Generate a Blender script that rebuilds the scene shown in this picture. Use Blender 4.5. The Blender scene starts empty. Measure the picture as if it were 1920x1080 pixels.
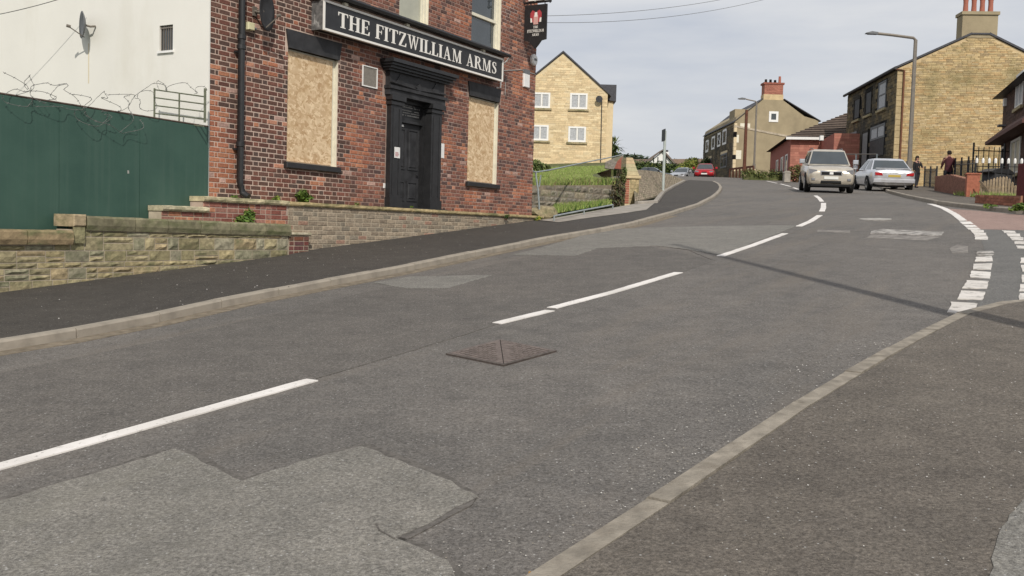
import bpy, bmesh, math, random
from mathutils import Vector, Matrix, noise
random.seed(7)
R = math.radians
scene = bpy.context.scene
C = scene.collection

# ---------------------------------------------------------------- camera
EYE = 1.42
cam_d = bpy.data.cameras.new('camera'); cam = bpy.data.objects.new('camera', cam_d); C.objects.link(cam)
pitch = math.atan(107 / 1840); roll = 0.028
fwd = Vector((0, math.cos(pitch), -math.sin(pitch)))
r0 = Vector((1, 0, 0)); u0 = r0.cross(fwd)
rt = r0 * math.cos(roll) + u0 * math.sin(roll); up = rt.cross(fwd)
m = Matrix((rt, up, -fwd)).transposed().to_4x4(); m.translation = Vector((0, 0, EYE)); cam.matrix_world = m
cam_d.sensor_width = 36; cam_d.lens = 36 * 1840 / 1920; cam_d.clip_start = 0.1; cam_d.clip_end = 2000
scene.camera = cam

# ---------------------------------------------------------------- world, sun, exposure
SUN_EL = R(39)
sun_dir = Vector((0.155 * math.cos(SUN_EL), -0.988 * math.cos(SUN_EL), math.sin(SUN_EL))).normalized()
sd = bpy.data.lights.new('sun', 'SUN'); sd.energy = 3.1; sd.angle = R(0.7); sd.color = (1.0, 0.95, 0.87)
so = bpy.data.objects.new('sun', sd); C.objects.link(so); so.rotation_euler = sun_dir.to_track_quat('Z', 'Y').to_euler()
world = bpy.data.worlds.new('World'); scene.world = world; world.use_nodes = True
nt = world.node_tree; nt.nodes.clear()
wo = nt.nodes.new('ShaderNodeOutputWorld'); bg = nt.nodes.new('ShaderNodeBackground'); bg.inputs[1].default_value = 0.1
sky = nt.nodes.new('ShaderNodeTexSky'); sky.sky_type = 'NISHITA'; sky.sun_disc = False
sky.sun_elevation = SUN_EL; sky.sun_rotation = math.atan2(sun_dir.x, sun_dir.y); sky.dust_density = 3.0
tc = nt.nodes.new('ShaderNodeTexCoord'); mp = nt.nodes.new('ShaderNodeMapping'); mp.inputs['Scale'].default_value = (1.0, 1.0, 5.0)
mp.inputs['Rotation'].default_value = (0.1, -0.12, 0)
n1 = nt.nodes.new('ShaderNodeTexNoise'); n1.inputs['Scale'].default_value = 2.2; n1.inputs['Detail'].default_value = 6; n1.inputs['Roughness'].default_value = .55
rp = nt.nodes.new('ShaderNodeValToRGB'); rp.color_ramp.elements[0].position = .40; rp.color_ramp.elements[1].position = .62
rp.color_ramp.elements[0].color = (.55, .58, .645, 1); rp.color_ramp.elements[1].color = (.73, .735, .75, 1)
sc_ = nt.nodes.new('ShaderNodeMix'); sc_.data_type = 'RGBA'; sc_.blend_type = 'MULTIPLY'; sc_.inputs[0].default_value = 1; sc_.inputs[7].default_value = (10, 10, 10, 1)
mx = nt.nodes.new('ShaderNodeMix'); mx.data_type = 'RGBA'; mx.inputs[0].default_value = .88
L = nt.links.new
L(tc.outputs['Generated'], mp.inputs[0]); L(mp.outputs[0], n1.inputs[0]); L(n1.outputs[0], rp.inputs[0]); L(rp.outputs[0], sc_.inputs[6])
L(sky.outputs[0], mx.inputs[6]); L(sc_.outputs[2], mx.inputs[7]); L(mx.outputs[2], bg.inputs[0]); L(bg.outputs[0], wo.inputs[0])
scene.view_settings.view_transform = 'Standard'; scene.view_settings.look = 'None'; scene.view_settings.exposure = 0.06; scene.view_settings.gamma = 1
scene.view_settings.use_curve_mapping = False

# ---------------------------------------------------------------- materials
def srgb(r, g, b):
    f = lambda c: (c / 255) / 12.92 if c / 255 <= .04045 else ((c / 255 + .055) / 1.055) ** 2.4
    return (f(r), f(g), f(b), 1)
def newmat(name):
    mt = bpy.data.materials.new(name); mt.use_nodes = True
    return mt, mt.node_tree, mt.node_tree.nodes['Principled BSDF']
def nd(t, kind, **kw):
    n = t.nodes.new(kind)
    for k, v in kw.items():
        if k.startswith('i_'): n.inputs[k[2:].replace('_', ' ')].default_value = v
        else: setattr(n, k, v)
    return n
def mixc(t, a, b, fac, mode='MIX'):
    n = t.nodes.new('ShaderNodeMix'); n.data_type = 'RGBA'; n.blend_type = mode
    for i, v in ((0, fac), (6, a), (7, b)):
        if hasattr(v, 'is_output') or isinstance(v, bpy.types.NodeSocket): t.links.new(v, n.inputs[i])
        else: n.inputs[i].default_value = v
    return n.outputs[2]
def ramp(t, src, p0, p1, c0=(0, 0, 0, 1), c1=(1, 1, 1, 1)):
    n = t.nodes.new('ShaderNodeValToRGB'); n.color_ramp.elements[0].position = p0; n.color_ramp.elements[1].position = p1
    n.color_ramp.elements[0].color = c0; n.color_ramp.elements[1].color = c1
    t.links.new(src, n.inputs[0]); return n.outputs[0]
def coords(t, world=False, scale=None):
    if world: o = t.nodes.new('ShaderNodeNewGeometry').outputs['Position']
    else: o = t.nodes.new('ShaderNodeTexCoord').outputs['Object']
    if scale:
        mpn = t.nodes.new('ShaderNodeMapping'); mpn.inputs['Scale'].default_value = scale; t.links.new(o, mpn.inputs[0]); o = mpn.outputs[0]
    return o
def tex_noise(t, co, scale, detail=4, rough=.55):
    n = nd(t, 'ShaderNodeTexNoise', i_Scale=scale, i_Detail=detail, i_Roughness=rough); t.links.new(co, n.inputs['Vector']); return n.outputs[0]
def bump(t, bs, h, strength=.3, dist=.01):
    b = nd(t, 'ShaderNodeBump', i_Strength=strength, i_Distance=dist); t.links.new(h, b.inputs['Height']); t.links.new(b.outputs[0], bs.inputs['Normal'])
def mat(name, col, rough=.8, var=.25, scale=6, metal=0, bmp=.0, bscale=60, world=False, attr=False, spec=.3, stain=None, stain_scale=(1, 1, 1)):
    mt, t, bs = newmat(name)
    co = coords(t, world)
    c = col if len(col) == 4 else (*col, 1)
    base = c
    if attr:
        a = nd(t, 'ShaderNodeAttribute', attribute_name='col'); base = a.outputs['Color']
    n = tex_noise(t, co, scale, 5)
    f = ramp(t, n, .3, .7, (1 - var,) * 3 + (1,), (1 + var * .6,) * 3 + (1,))
    o = mixc(t, base, f, 1.0, 'MULTIPLY')
    if stain:
        co2 = coords(t, world, stain_scale); n2 = tex_noise(t, co2, 1.0, 6, .65)
        o = mixc(t, o, stain[0], ramp(t, n2, stain[1], stain[2]))
    t.links.new(o, bs.inputs['Base Color'])
    bs.inputs['Roughness'].default_value = rough; bs.inputs['Metallic'].default_value = metal; bs.inputs['Specular IOR Level'].default_value = spec
    if bmp: bump(t, bs, tex_noise(t, co, bscale, 4, .6), bmp, .01)
    return mt
def asphalt(name, base, dark, light, chip=.02, chipcol=(.42, .41, .39, 1), rough=.85, streak=None):
    mt, t, bs = newmat(name)
    co = coords(t, True)
    big = tex_noise(t, co, .45, 8, .68); mid = tex_noise(t, co, 4.0, 6, .65); fine2 = tex_noise(t, co, 34, 3, .75); fine = tex_noise(t, co, 70, 3, .7); grit = tex_noise(t, co, 210, 2, .7)
    o = mixc(t, dark, light, ramp(t, big, .36, .64))
    o = mixc(t, o, base, .3)
    o = mixc(t, o, ramp(t, mid, .25, .75, (.8, .8, .8, 1), (1.18, 1.17, 1.15, 1)), 1.0, 'MULTIPLY')
    o = mixc(t, o, ramp(t, fine, .32, .68, (.52, .52, .53, 1), (1.46, 1.45, 1.44, 1)), .9, 'MULTIPLY')
    o = mixc(t, o, ramp(t, fine2, .3, .7, (.74, .73, .72, 1), (1.25, 1.26, 1.28, 1)), .9, 'MULTIPLY')
    o = mixc(t, o, ramp(t, grit, .3, .72, (.6, .6, .6, 1), (1.42, 1.42, 1.42, 1)), .8, 'MULTIPLY')
    if streak:
        cs = coords(t, True, (1, 1, 1)); mpn = t.nodes.new('ShaderNodeMapping'); mpn.vector_type = 'TEXTURE'; mpn.inputs['Rotation'].default_value = (0, 0, R(-30.7)); mpn.inputs['Scale'].default_value = (.8, 9, 1)
        t.links.new(cs, mpn.inputs[0]); ns = tex_noise(t, mpn.outputs[0], 1.3, 5, .6)
        o = mixc(t, o, streak, ramp(t, ns, .56, .8), 'MIX') if False else mixc(t, o, mixc(t, o, streak, .5), ramp(t, ns, .5, .78)); nsd = tex_noise(t, mpn.outputs[0], 2.9, 4, .6); o = mixc(t, o, (.085, .08, .074, 1), ramp(t, nsd, .56, .95))
    # pale chips scattered through the surface
    for sc, th, keep in ((24, .14, .94), (55, .24, .92)):
        v = nd(t, 'ShaderNodeTexVoronoi', i_Scale=sc); t.links.new(co, v.inputs['Vector'])
        near = nd(t, 'ShaderNodeMath', operation='LESS_THAN'); t.links.new(v.outputs['Distance'], near.inputs[0]); near.inputs[1].default_value = th
        sep = nd(t, 'ShaderNodeSeparateColor'); t.links.new(v.outputs['Color'], sep.inputs[0])
        pick = nd(t, 'ShaderNodeMath', operation='GREATER_THAN'); t.links.new(sep.outputs[0], pick.inputs[0]); pick.inputs[1].default_value = keep + (.04 if chip < .015 else 0)
        both = nd(t, 'ShaderNodeMath', operation='MULTIPLY'); t.links.new(near.outputs[0], both.inputs[0]); t.links.new(pick.outputs[0], both.inputs[1])
        o = mixc(t, o, mixc(t, o, chipcol, .75), both.outputs[0])
    t.links.new(o, bs.inputs['Base Color']); bs.inputs['Roughness'].default_value = rough; bs.inputs['Specular IOR Level'].default_value = .25
    add = nd(t, 'ShaderNodeMath', operation='ADD'); t.links.new(fine, add.inputs[0]); t.links.new(grit, add.inputs[1])
    bump(t, bs, add.outputs[0], .55, .006)
    return mt

M = {}
M['road'] = asphalt('road asphalt', (.146, .136, .124, 1), (.122, .115, .106, 1), (.170, .156, .14, 1), streak=(.215, .178, .138, 1))
M['pave_dark'] = asphalt('new pavement asphalt', (.066, .06, .053, 1), (.059, .0535, .048, 1), (.078, .07, .061, 1), chip=.01)
M['pave_brown'] = asphalt('weathered pavement asphalt', (.128, .112, .094, 1), (.105, .092, .077, 1), (.152, .134, .112, 1), chip=.01)
M['patch'] = asphalt('pale repair asphalt', (.2, .19, .168, 1), (.184, .175, .155, 1), (.218, .204, .18, 1), streak=(.25, .235, .19, 1))
M['patch2'] = asphalt('grey repair asphalt', (.195, .188, .168, 1), (.185, .178, .16, 1), (.21, .2, .18, 1), chip=.01)
M['lane_dark'] = asphalt('darker lane asphalt', (.129, .119, .108, 1), (.114, .107, .098, 1), (.144, .132, .118, 1))
M['pink_road'] = asphalt('pinkish surface dressing', (.30, .21, .18, 1), (.275, .192, .165, 1), (.33, .235, .2, 1), chip=.01)
M['side_road'] = asphalt('side road asphalt', (.145, .142, .134, 1), (.13, .128, .12, 1), (.165, .16, .15, 1))
def joint_mat():
    mt, t, bs = newmat('tar joint'); co = coords(t, True); n = tex_noise(t, co, 28, 6, .75)
    o = mixc(t, (.135, .122, .108, 1), (.062, .055, .047, 1), ramp(t, n, .40, .62)); t.links.new(o, bs.inputs['Base Color']); bs.inputs['Roughness'].default_value = .9; return mt
M['joint'] = joint_mat()
M['concrete'] = mat('concrete apron', (.32, .29, .25), .9, .3, 3, bmp=.3, world=True)
M['kerb'] = mat('worn kerb stone', (.325, .287, .235), .9, .25, 5, bmp=.5, bscale=90, world=True, stain=((.25, .21, .165, 1), .55, .85), stain_scale=(5, 5, 5))
M['kerb2'] = mat('old flush kerb stone', (.285, .252, .205), .9, .35, 9, bmp=.6, bscale=70, world=True, stain=((.16, .135, .105, 1), .5, .8), stain_scale=(7, 7, 7))
M['grime'] = mat('gutter grit', (.2, .165, .12), .95, .4, 12, bmp=.4, world=True)
def paint_mat():
    mt, t, bs = newmat('road paint'); co = coords(t, True)
    n = tex_noise(t, co, 26, 7, .75); n2 = tex_noise(t, co, 2.2, 4, .6)
    o = mixc(t, (.76, .72, .68, 1), (.62, .585, .54, 1), ramp(t, n2, .4, .7))
    o = mixc(t, o, (.3, .28, .25, 1), ramp(t, n, .57, .66))
    t.links.new(o, bs.inputs['Base Color']); bs.inputs['Roughness'].default_value = .75; return mt
M['paint'] = paint_mat()
def worn_mat():
    mt, t, bs = newmat('worn road paint'); co = coords(t, True)
    n = tex_noise(t, co, 5, 7, .7)
    o = mixc(t, (.15, .138, .124, 1), (.5, .47, .43, 1), ramp(t, n, .44, .62))
    t.links.new(o, bs.inputs['Base Color']); bs.inputs['Roughness'].default_value = .8; return mt
M['worn'] = worn_mat()
def paint2_mat():
    mt, t, bs = newmat('worn junction paint'); co = coords(t, True); n = tex_noise(t, co, 7, 9, .8); n2 = tex_noise(t, co, 1.1, 4, .6)
    o = mixc(t, (.68, .64, .59, 1), (.5, .465, .42, 1), ramp(t, n2, .4, .7)); o = mixc(t, o, (.19, .175, .155, 1), ramp(t, n, .52, .66)); t.links.new(o, bs.inputs['Base Color']); bs.inputs['Roughness'].default_value = .8; return mt
M['paint2'] = paint2_mat()
def faint_mat():
    mt, t, bs = newmat('faint old marking'); co = coords(t, True); n = tex_noise(t, co, 6, 9, .8)
    o = mixc(t, (.147, .133, .118, 1), (.3, .275, .245, 1), ramp(t, n, .45, .62)); t.links.new(o, bs.inputs['Base Color']); bs.inputs['Roughness'].default_value = .85; return mt
M['faint'] = faint_mat()
M['ground'] = mat('rough turf', (.07, .1, .03), .95, .5, .8, world=True, stain=((.16, .13, .08, 1), .5, .7), stain_scale=(.5, .5, .5))
def mortar_mat():
    mt, t, bs = newmat('pub mortar'); co = coords(t); sx = nd(t, 'ShaderNodeSeparateXYZ'); t.links.new(co, sx.inputs[0])
    mr = nd(t, 'ShaderNodeMapRange'); t.links.new(sx.outputs[0], mr.inputs[0]); mr.inputs[1].default_value = 2.6; mr.inputs[2].default_value = 3.4
    n = tex_noise(t, co, 1.1, 6, .65); n2 = tex_noise(t, co, 9, 4)
    left = mixc(t, (.56, .43, .35, 1), (.44, .31, .245, 1), ramp(t, n, .45, .65)); right = mixc(t, (.33, .225, .18, 1), (.46, .37, .32, 1), ramp(t, n, .52, .66))
    o = mixc(t, left, right, mr.outputs[0]); o = mixc(t, o, ramp(t, n2, .3, .7, (.8, .8, .8, 1), (1.12, 1.12, 1.12, 1)), 1.0, 'MULTIPLY')
    t.links.new(o, bs.inputs['Base Color']); bs.inputs['Roughness'].default_value = .95; bump(t, bs, n2, .3, .01); return mt
M['mortar'] = mortar_mat()
M['brick'] = mat('pub brick', (.2, .08, .05), .88, .35, 26, bmp=.5, bscale=120, attr=True)
M['mortar2'] = mat('wall mortar', (.45, .385, .29), .95, .3, 4, bmp=.4)
M['stone'] = mat('rock faced sandstone', (.3, .26, .16), .92, .4, 16, bmp=.7, bscale=70, attr=True, stain=((.13, .14, .07, 1), .5, .72), stain_scale=(3, 3, 5))
M['coping'] = mat('mossy coping stone', (.3, .26, .16), .92, .35, 12, bmp=.6, bscale=60, attr=True, stain=((.12, .13, .06, 1), .48, .68), stain_scale=(2.5, 2.5, 7))
M['render'] = mat('white render', (.76, .74, .68), .9, .035, 1.2, bmp=.12, bscale=30, stain=((.64, .61, .53, 1), .55, .9), stain_scale=(.9, .9, .3))
M['black'] = mat('black gloss paint', (.022, .022, .023), .42, .3, 8, spec=.5, bmp=.08, bscale=20)
M['black_dull'] = mat('weathered black paint', (.034, .034, .036), .6, .5, 5, spec=.4, stain=((.09, .09, .09, 1), .62, .85), stain_scale=(3, 3, .6))
M['cream'] = mat('cream paint', (.72, .68, .55), .6, .1, 10)
M['white'] = mat('white paint', (.78, .77, .74), .5, .08, 10)
M['letter'] = mat('cream lettering', (.82, .79, .73), .5, .05, 10)
M['glass'] = mat('window glass', (.05, .06, .065), .04, .2, 2, spec=.9)
M['pale_pane'] = mat('pale pane', (.42, .42, .34), .35, .12, 3, spec=.6)  # plain pale opaque surface used as a window pane
M['curtain'] = mat('net curtain', (.42, .43, .44), .6, .25, 9)
M['slate'] = mat('slate', (.07, .07, .078), .7, .3, 8, bmp=.2)
M['tile'] = mat('concrete roof tile', (.15, .115, .09), .9, .3, 5, bmp=.3, attr=True)
M['galv'] = mat('galvanised steel', (.36, .40, .40), .5, .2, 8, metal=.4)
M['grey_metal'] = mat('grey painted steel', (.22, .195, .165), .55, .15, 6, metal=.3)
M['rust'] = mat('weathered wood pole', (.13, .055, .035), .9, .3, 6)
M['wire'] = mat('razor wire', (.16, .16, .15), .6, .2, 10, metal=.3)
M['iron'] = mat('rusty iron', (.135, .1, .085), .75, .4, 25, metal=.3, bmp=.5, bscale=80, attr=True)
M['leaf'] = mat('leaf', (.1, .16, .03), .7, .3, 4, attr=True, spec=.25)
M['grass_blade'] = mat('grass blade', (.1, .15, .03), .8, .2, 3, attr=True, spec=.2)
M['soil'] = mat('soil and turf', (.09, .105, .035), .95, .4, 3, world=True, stain=((.19, .15, .09, 1), .52, .7), stain_scale=(1.5, 1.5, 1.5))
M['sett'] = mat('sett joints', (.25, .205, .15), .95, .25, 6, world=True)
M['beige'] = mat('beige block', (.45, .35, .2), .9, .18, 9, bmp=.3, bscale=20, attr=True)
M['beige_mortar'] = mat('beige mortar', (.66, .54, .35), .95, .1, 4)
M['gable_stone'] = mat('gable rubble stone', (.42, .3, .14), .92, .22, 6, bmp=.5, bscale=20, attr=True, stain=((.21, .18, .085, 1), .5, .72), stain_scale=(.33, .33, .42))
M['gable_mortar'] = mat('gable mortar', (.56, .43, .25), .95, .2, 3, stain=((.3, .25, .13, 1), .55, .78), stain_scale=(.4, .4, .5))
M['dark_stone'] = mat('dark stone', (.14, .115, .065), .92, .35, 7, bmp=.4, bscale=20, attr=True, stain=((.05, .045, .035, 1), .45, .65), stain_scale=(.5, .5, .35))  # dark brown stone colour with darker patches
M['pebble'] = mat('brown pebble render', (.34, .28, .18), .95, .15, 1.2, bmp=.3, bscale=30, stain=((.2, .165, .11, 1), .5, .8), stain_scale=(.3, .3, .15))
M['hall_brick'] = mat('hall brick', (.3, .115, .085), .9, .15, 3, attr=True, bmp=.2)
M['dark_brick'] = mat('dark brown brick', (.085, .05, .038), .9, .25, 6, attr=True)
M['red_brick'] = mat('red brick', (.3, .09, .05), .9, .25, 10, attr=True, bmp=.3)
M['red_mortar'] = mat('red wall mortar', (.3, .15, .1), .95, .2, 6)
M['tyre'] = mat('tyre rubber', (.015, .015, .015), .85, .2, 8)
M['rim'] = mat('alloy rim', (.45, .45, .46), .35, .1, 8, metal=.8)
M['lens_red'] = mat('red lamp lens', (.4, .01, .012), .2, .1, 8, spec=.7)
M['lens_clear'] = mat('clear lamp lens', (.2, .2, .21), .15, .2, 30, spec=.9)
M['plate_white'] = mat('white number plate', (.72, .72, .68), .4, .03, 8)
M['plate_yellow'] = mat('yellow number plate', (.5, .37, .09), .4, .03, 8)
M['skin'] = mat('skin', (.4, .22, .16), .6, .1, 8)
M['cloth_black'] = mat('black cloth', (.018, .018, .02), .9, .3, 12)
M['cloth_maroon'] = mat('maroon cloth', (.07, .02, .025), .9, .3, 12)
M['wood'] = mat('weathered pickets', (.42, .32, .2), .9, .3, 10, attr=True)
def carpaint(name, c):
    mt, t, bs = newmat(name); bs.inputs['Base Color'].default_value = (*c, 1); bs.inputs['Metallic'].default_value = .55; bs.inputs['Roughness'].default_value = .28
    bs.inputs['Coat Weight'].default_value = .6; bs.inputs['Coat Roughness'].default_value = .08
    co = coords(t); bs.inputs['Base Color'].default_value = (*c, 1)
    o = mixc(t, (*c, 1), (c[0] * .7, c[1] * .68, c[2] * .62, 1), ramp(t, tex_noise(t, co, 3, 5), .45, .85)); t.links.new(o, bs.inputs['Base Color']); return mt
M['champagne'] = carpaint('champagne car paint', (.62, .56, .46))
M['silver'] = carpaint('silver car paint', (.66, .67, .70))
M['palesilver'] = carpaint('pale silver car paint', (.55, .57, .6))
M['redpaint'] = carpaint('red car paint', (.5, .012, .02))
M['darkpaint'] = carpaint('dark car paint', (.03, .035, .045))
def gable_tex(name):  # green hoarding boards
    mt, t, bs = newmat(name); co = coords(t)
    n = tex_noise(t, co, 1.4, 6, .6); n2 = tex_noise(t, coords(t, False, (14, 14, .5)), 1, 5, .6)
    o = mixc(t, (.031, .078, .058, 1), (.044, .098, .073, 1), ramp(t, n, .35, .65))
    o = mixc(t, o, (.055, .105, .08, 1), ramp(t, n2, .5, .85)); t.links.new(o, bs.inputs['Base Color']); bs.inputs['Roughness'].default_value = .6
    bump(t, bs, n2, .05, .01); return mt
M['scuff'] = mat('pale scuff', (.42, .42, .38), .8, .2, 9)
M['green'] = gable_tex('green painted hoarding')
def osb():
    mt, t, bs = newmat('oriented strand board'); co = coords(t)
    n = tex_noise(t, co, 6, 2); off = nd(t, 'ShaderNodeVectorMath', operation='SCALE'); 
    nc = nd(t, 'ShaderNodeTexNoise', i_Scale=9.0, i_Detail=2.0); t.links.new(co, nc.inputs['Vector']); t.links.new(nc.outputs['Color'], off.inputs[0]); off.inputs['Scale'].default_value = .12
    o = None
    for i, (rot, sc) in enumerate((((0, .5, 0), (26, 26, 7)), ((0, -.7, 0), (24, 24, 6.5)), ((0, 1.35, 0), (28, 28, 8)))):
        ad = nd(t, 'ShaderNodeVectorMath', operation='ADD'); t.links.new(co, ad.inputs[0]); t.links.new(off.outputs[0], ad.inputs[1])
        mpn = t.nodes.new('ShaderNodeMapping'); mpn.inputs['Rotation'].default_value = rot; mpn.inputs['Location'].default_value = (i * 3.1, 0, i); t.links.new(ad.outputs[0], mpn.inputs[0])
        mp2 = t.nodes.new('ShaderNodeMapping'); mp2.inputs['Scale'].default_value = sc; t.links.new(mpn.outputs[0], mp2.inputs[0])
        v = nd(t, 'ShaderNodeTexVoronoi', i_Scale=1.0); t.links.new(mp2.outputs[0], v.inputs['Vector'])
        s = nd(t, 'ShaderNodeSeparateColor'); t.links.new(v.outputs['Color'], s.inputs[0])
        c = ramp(t, s.outputs[0], 0, 1, (.46, .295, .15, 1), (.80, .62, .40, 1))
        o = c if o is None else mixc(t, o, c, ramp(t, s.outputs[1], .5, .55))
    o = mixc(t, o, (.56, .39, .21, 1), ramp(t, n, .5, .95)); t.links.new(o, bs.inputs['Base Color']); bs.inputs['Roughness'].default_value = .75
    return mt
M['osb'] = osb()
M['pink'] = mat('crest pink', (.62, .36, .32), .6, .1, 10)
M['crest_red'] = mat('crest red', (.42, .06, .07), .6, .1, 10)
M['grey_text'] = mat('faded grey lettering', (.32, .31, .29), .6, .2, 20)
M['door_grey'] = mat('boarded grey panel', (.2, .2, .2), .7, .15, 6)

# ---------------------------------------------------------------- mesh helpers
class MB:
    def __init__(self): self.v = []; self.f = []; self.c = []; self.m = []; self.hascol = False
    def face(self, pts, col=None, mi=0):
        i = len(self.v); self.v.extend([tuple(p) for p in pts]); self.f.append(tuple(range(i, i + len(pts)))); self.c.append(col); self.m.append(mi)
        if col: self.hascol = True
    def obox(self, o, u, v, w, col=None, mi=0, skip=()):
        o, u, v, w = map(Vector, (o, u, v, w))
        if u.cross(v).dot(w) < 0: u, v = v, u
        p = [o, o + u, o + u + v, o + v, o + w, o + u + w, o + u + v + w, o + v + w]
        for k, q in enumerate(((0, 3, 2, 1), (4, 5, 6, 7), (0, 1, 5, 4), (1, 2, 6, 5), (2, 3, 7, 6), (3, 0, 4, 7))):
            if k not in skip: self.face([p[j] for j in q], col, mi)
    def box(self, x0, x1, y0, y1, z0, z1, col=None, mi=0):
        self.obox((x0, y0, z0), (x1 - x0, 0, 0), (0, y1 - y0, 0), (0, 0, z1 - z0), col, mi)
    def bevbox(self, x0, x1, y0, y1, z0, z1, b=.01, col=None):
        # front (-y) face set in by a chamfer
        F = [(x0 + b, y0, z0 + b), (x1 - b, y0, z0 + b), (x1 - b, y0, z1 - b), (x0 + b, y0, z1 - b)]
        B = [(x0, y0 + b, z0), (x1, y0 + b, z0), (x1, y0 + b, z1), (x0, y0 + b, z1)]
        K = [(x0, y1, z0), (x1, y1, z0), (x1, y1, z1), (x0, y1, z1)]
        self.face(F, col)
        for i in range(4):
            j = (i + 1) % 4; self.face([F[i], B[i], B[j], F[j]], col); self.face([B[i], K[i], K[j], B[j]], col)
    def prism(self, poly, ax, d0, d1, col=None, mi=0):
        # poly of 2D points; ax 'y': points are (x,z) extruded in y; 'x': (y,z) extruded in x; 'z': (x,y)
        mk = {'y': lambda p, d: (p[0], d, p[1]), 'x': lambda p, d: (d, p[0], p[1]), 'z': lambda p, d: (p[0], p[1], d)}[ax]
        A_ = [mk(p, d0) for p in poly]; B_ = [mk(p, d1) for p in poly]
        self.face(A_, col, mi); self.face(B_[::-1], col, mi)
        for i in range(len(poly)):
            j = (i + 1) % len(poly); self.face([A_[j], A_[i], B_[i], B_[j]], col, mi)
    def tube(self, pts, r, n=6, col=None, mi=0, r1=None):
        pts = [Vector(p) for p in pts]; rings = []
        for i, p in enumerate(pts):
            t = (pts[min(i + 1, len(pts) - 1)] - pts[max(i - 1, 0)]).normalized()
            a = t.cross(Vector((0, 0, 1)) if abs(t.z) < .9 else Vector((1, 0, 0))).normalized(); b_ = t.cross(a)
            rr = r if r1 is None else r + (r1 - r) * i / (len(pts) - 1)
            rings.append([p + (a * math.cos(k * 2 * math.pi / n) + b_ * math.sin(k * 2 * math.pi / n)) * rr for k in range(n)])
        for i in range(len(rings) - 1):
            for k in range(n):
                k2 = (k + 1) % n; self.face([rings[i][k], rings[i][k2], rings[i + 1][k2], rings[i + 1][k]], col, mi)
        self.face(rings[0][::-1], col, mi); self.face(rings[-1], col, mi)
    def lathe(self, o, prof, n=16, axis='z', col=None, mi=0):
        o = Vector(o); rings = []
        for r, h in prof:
            ring = []
            for k in range(n):
                a = 2 * math.pi * k / n; c, s = math.cos(a) * r, math.sin(a) * r
                ring.append(o + Vector({'z': (c, s, h), 'y': (c, h, s), 'x': (h, c, s)}[axis]))
            rings.append(ring)
        for i in range(len(rings) - 1):
            for k in range(n):
                k2 = (k + 1) % n; self.face([rings[i][k], rings[i][k2], rings[i + 1][k2], rings[i + 1][k]], col, mi)
        self.face(rings[0][::-1], col, mi); self.face(rings[-1], col, mi)
    def mesh(self, name, mats, smooth=False):
        me = bpy.data.meshes.new(name); me.from_pydata(self.v, [], self.f)
        for mm in (mats if isinstance(mats, (list, tuple)) else [mats]): me.materials.append(mm)
        if any(self.m): me.polygons.foreach_set('material_index', self.m)
        if self.hascol:
            at = me.color_attributes.new('col', 'FLOAT_COLOR', 'CORNER'); data = []
            for f, c in zip(self.f, self.c):
                c = c or (.3, .3, .3); data.extend((c[0], c[1], c[2], 1.0) * len(f))
            at.data.foreach_set('color', data)
        if smooth:
            bm = bmesh.new(); bm.from_mesh(me); bmesh.ops.remove_doubles(bm, verts=bm.verts, dist=.0005)
            for f in bm.faces: f.smooth = True
            bm.to_mesh(me); bm.free()
            if hasattr(me, 'set_sharp_from_angle'): me.set_sharp_from_angle(angle=R(38))
        me.update(); return me
    def build(self, name, mats, parent=None, smooth=False, fix=True):
        me = self.mesh(name, mats, smooth)
        if fix:
            bm = bmesh.new(); bm.from_mesh(me)
            if not smooth: bmesh.ops.remove_doubles(bm, verts=bm.verts, dist=.00005)
            bmesh.ops.recalc_face_normals(bm, faces=bm.faces); bm.to_mesh(me); bm.free()
        o = bpy.data.objects.new(name, me); C.objects.link(o); o.parent = parent; return o
def tag(o, label, cat, group=None, kind=None):
    if label: o['label'] = label
    if cat: o['category'] = cat
    if group: o['group'] = group
    if kind: o['kind'] = kind
    return o
def thing(name, label, cat, loc=(0, 0, 0), rz=0, group=None):
    o = bpy.data.objects.new(name, None); C.objects.link(o); o.location = loc; o.rotation_euler = (0, 0, rz); return tag(o, label, cat, group)
def wire_obj(name, me, parent, loc=(0, 0, 0)):
    o = bpy.data.objects.new(name, me); C.objects.link(o); o.parent = parent; o.location = loc; return o

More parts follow.
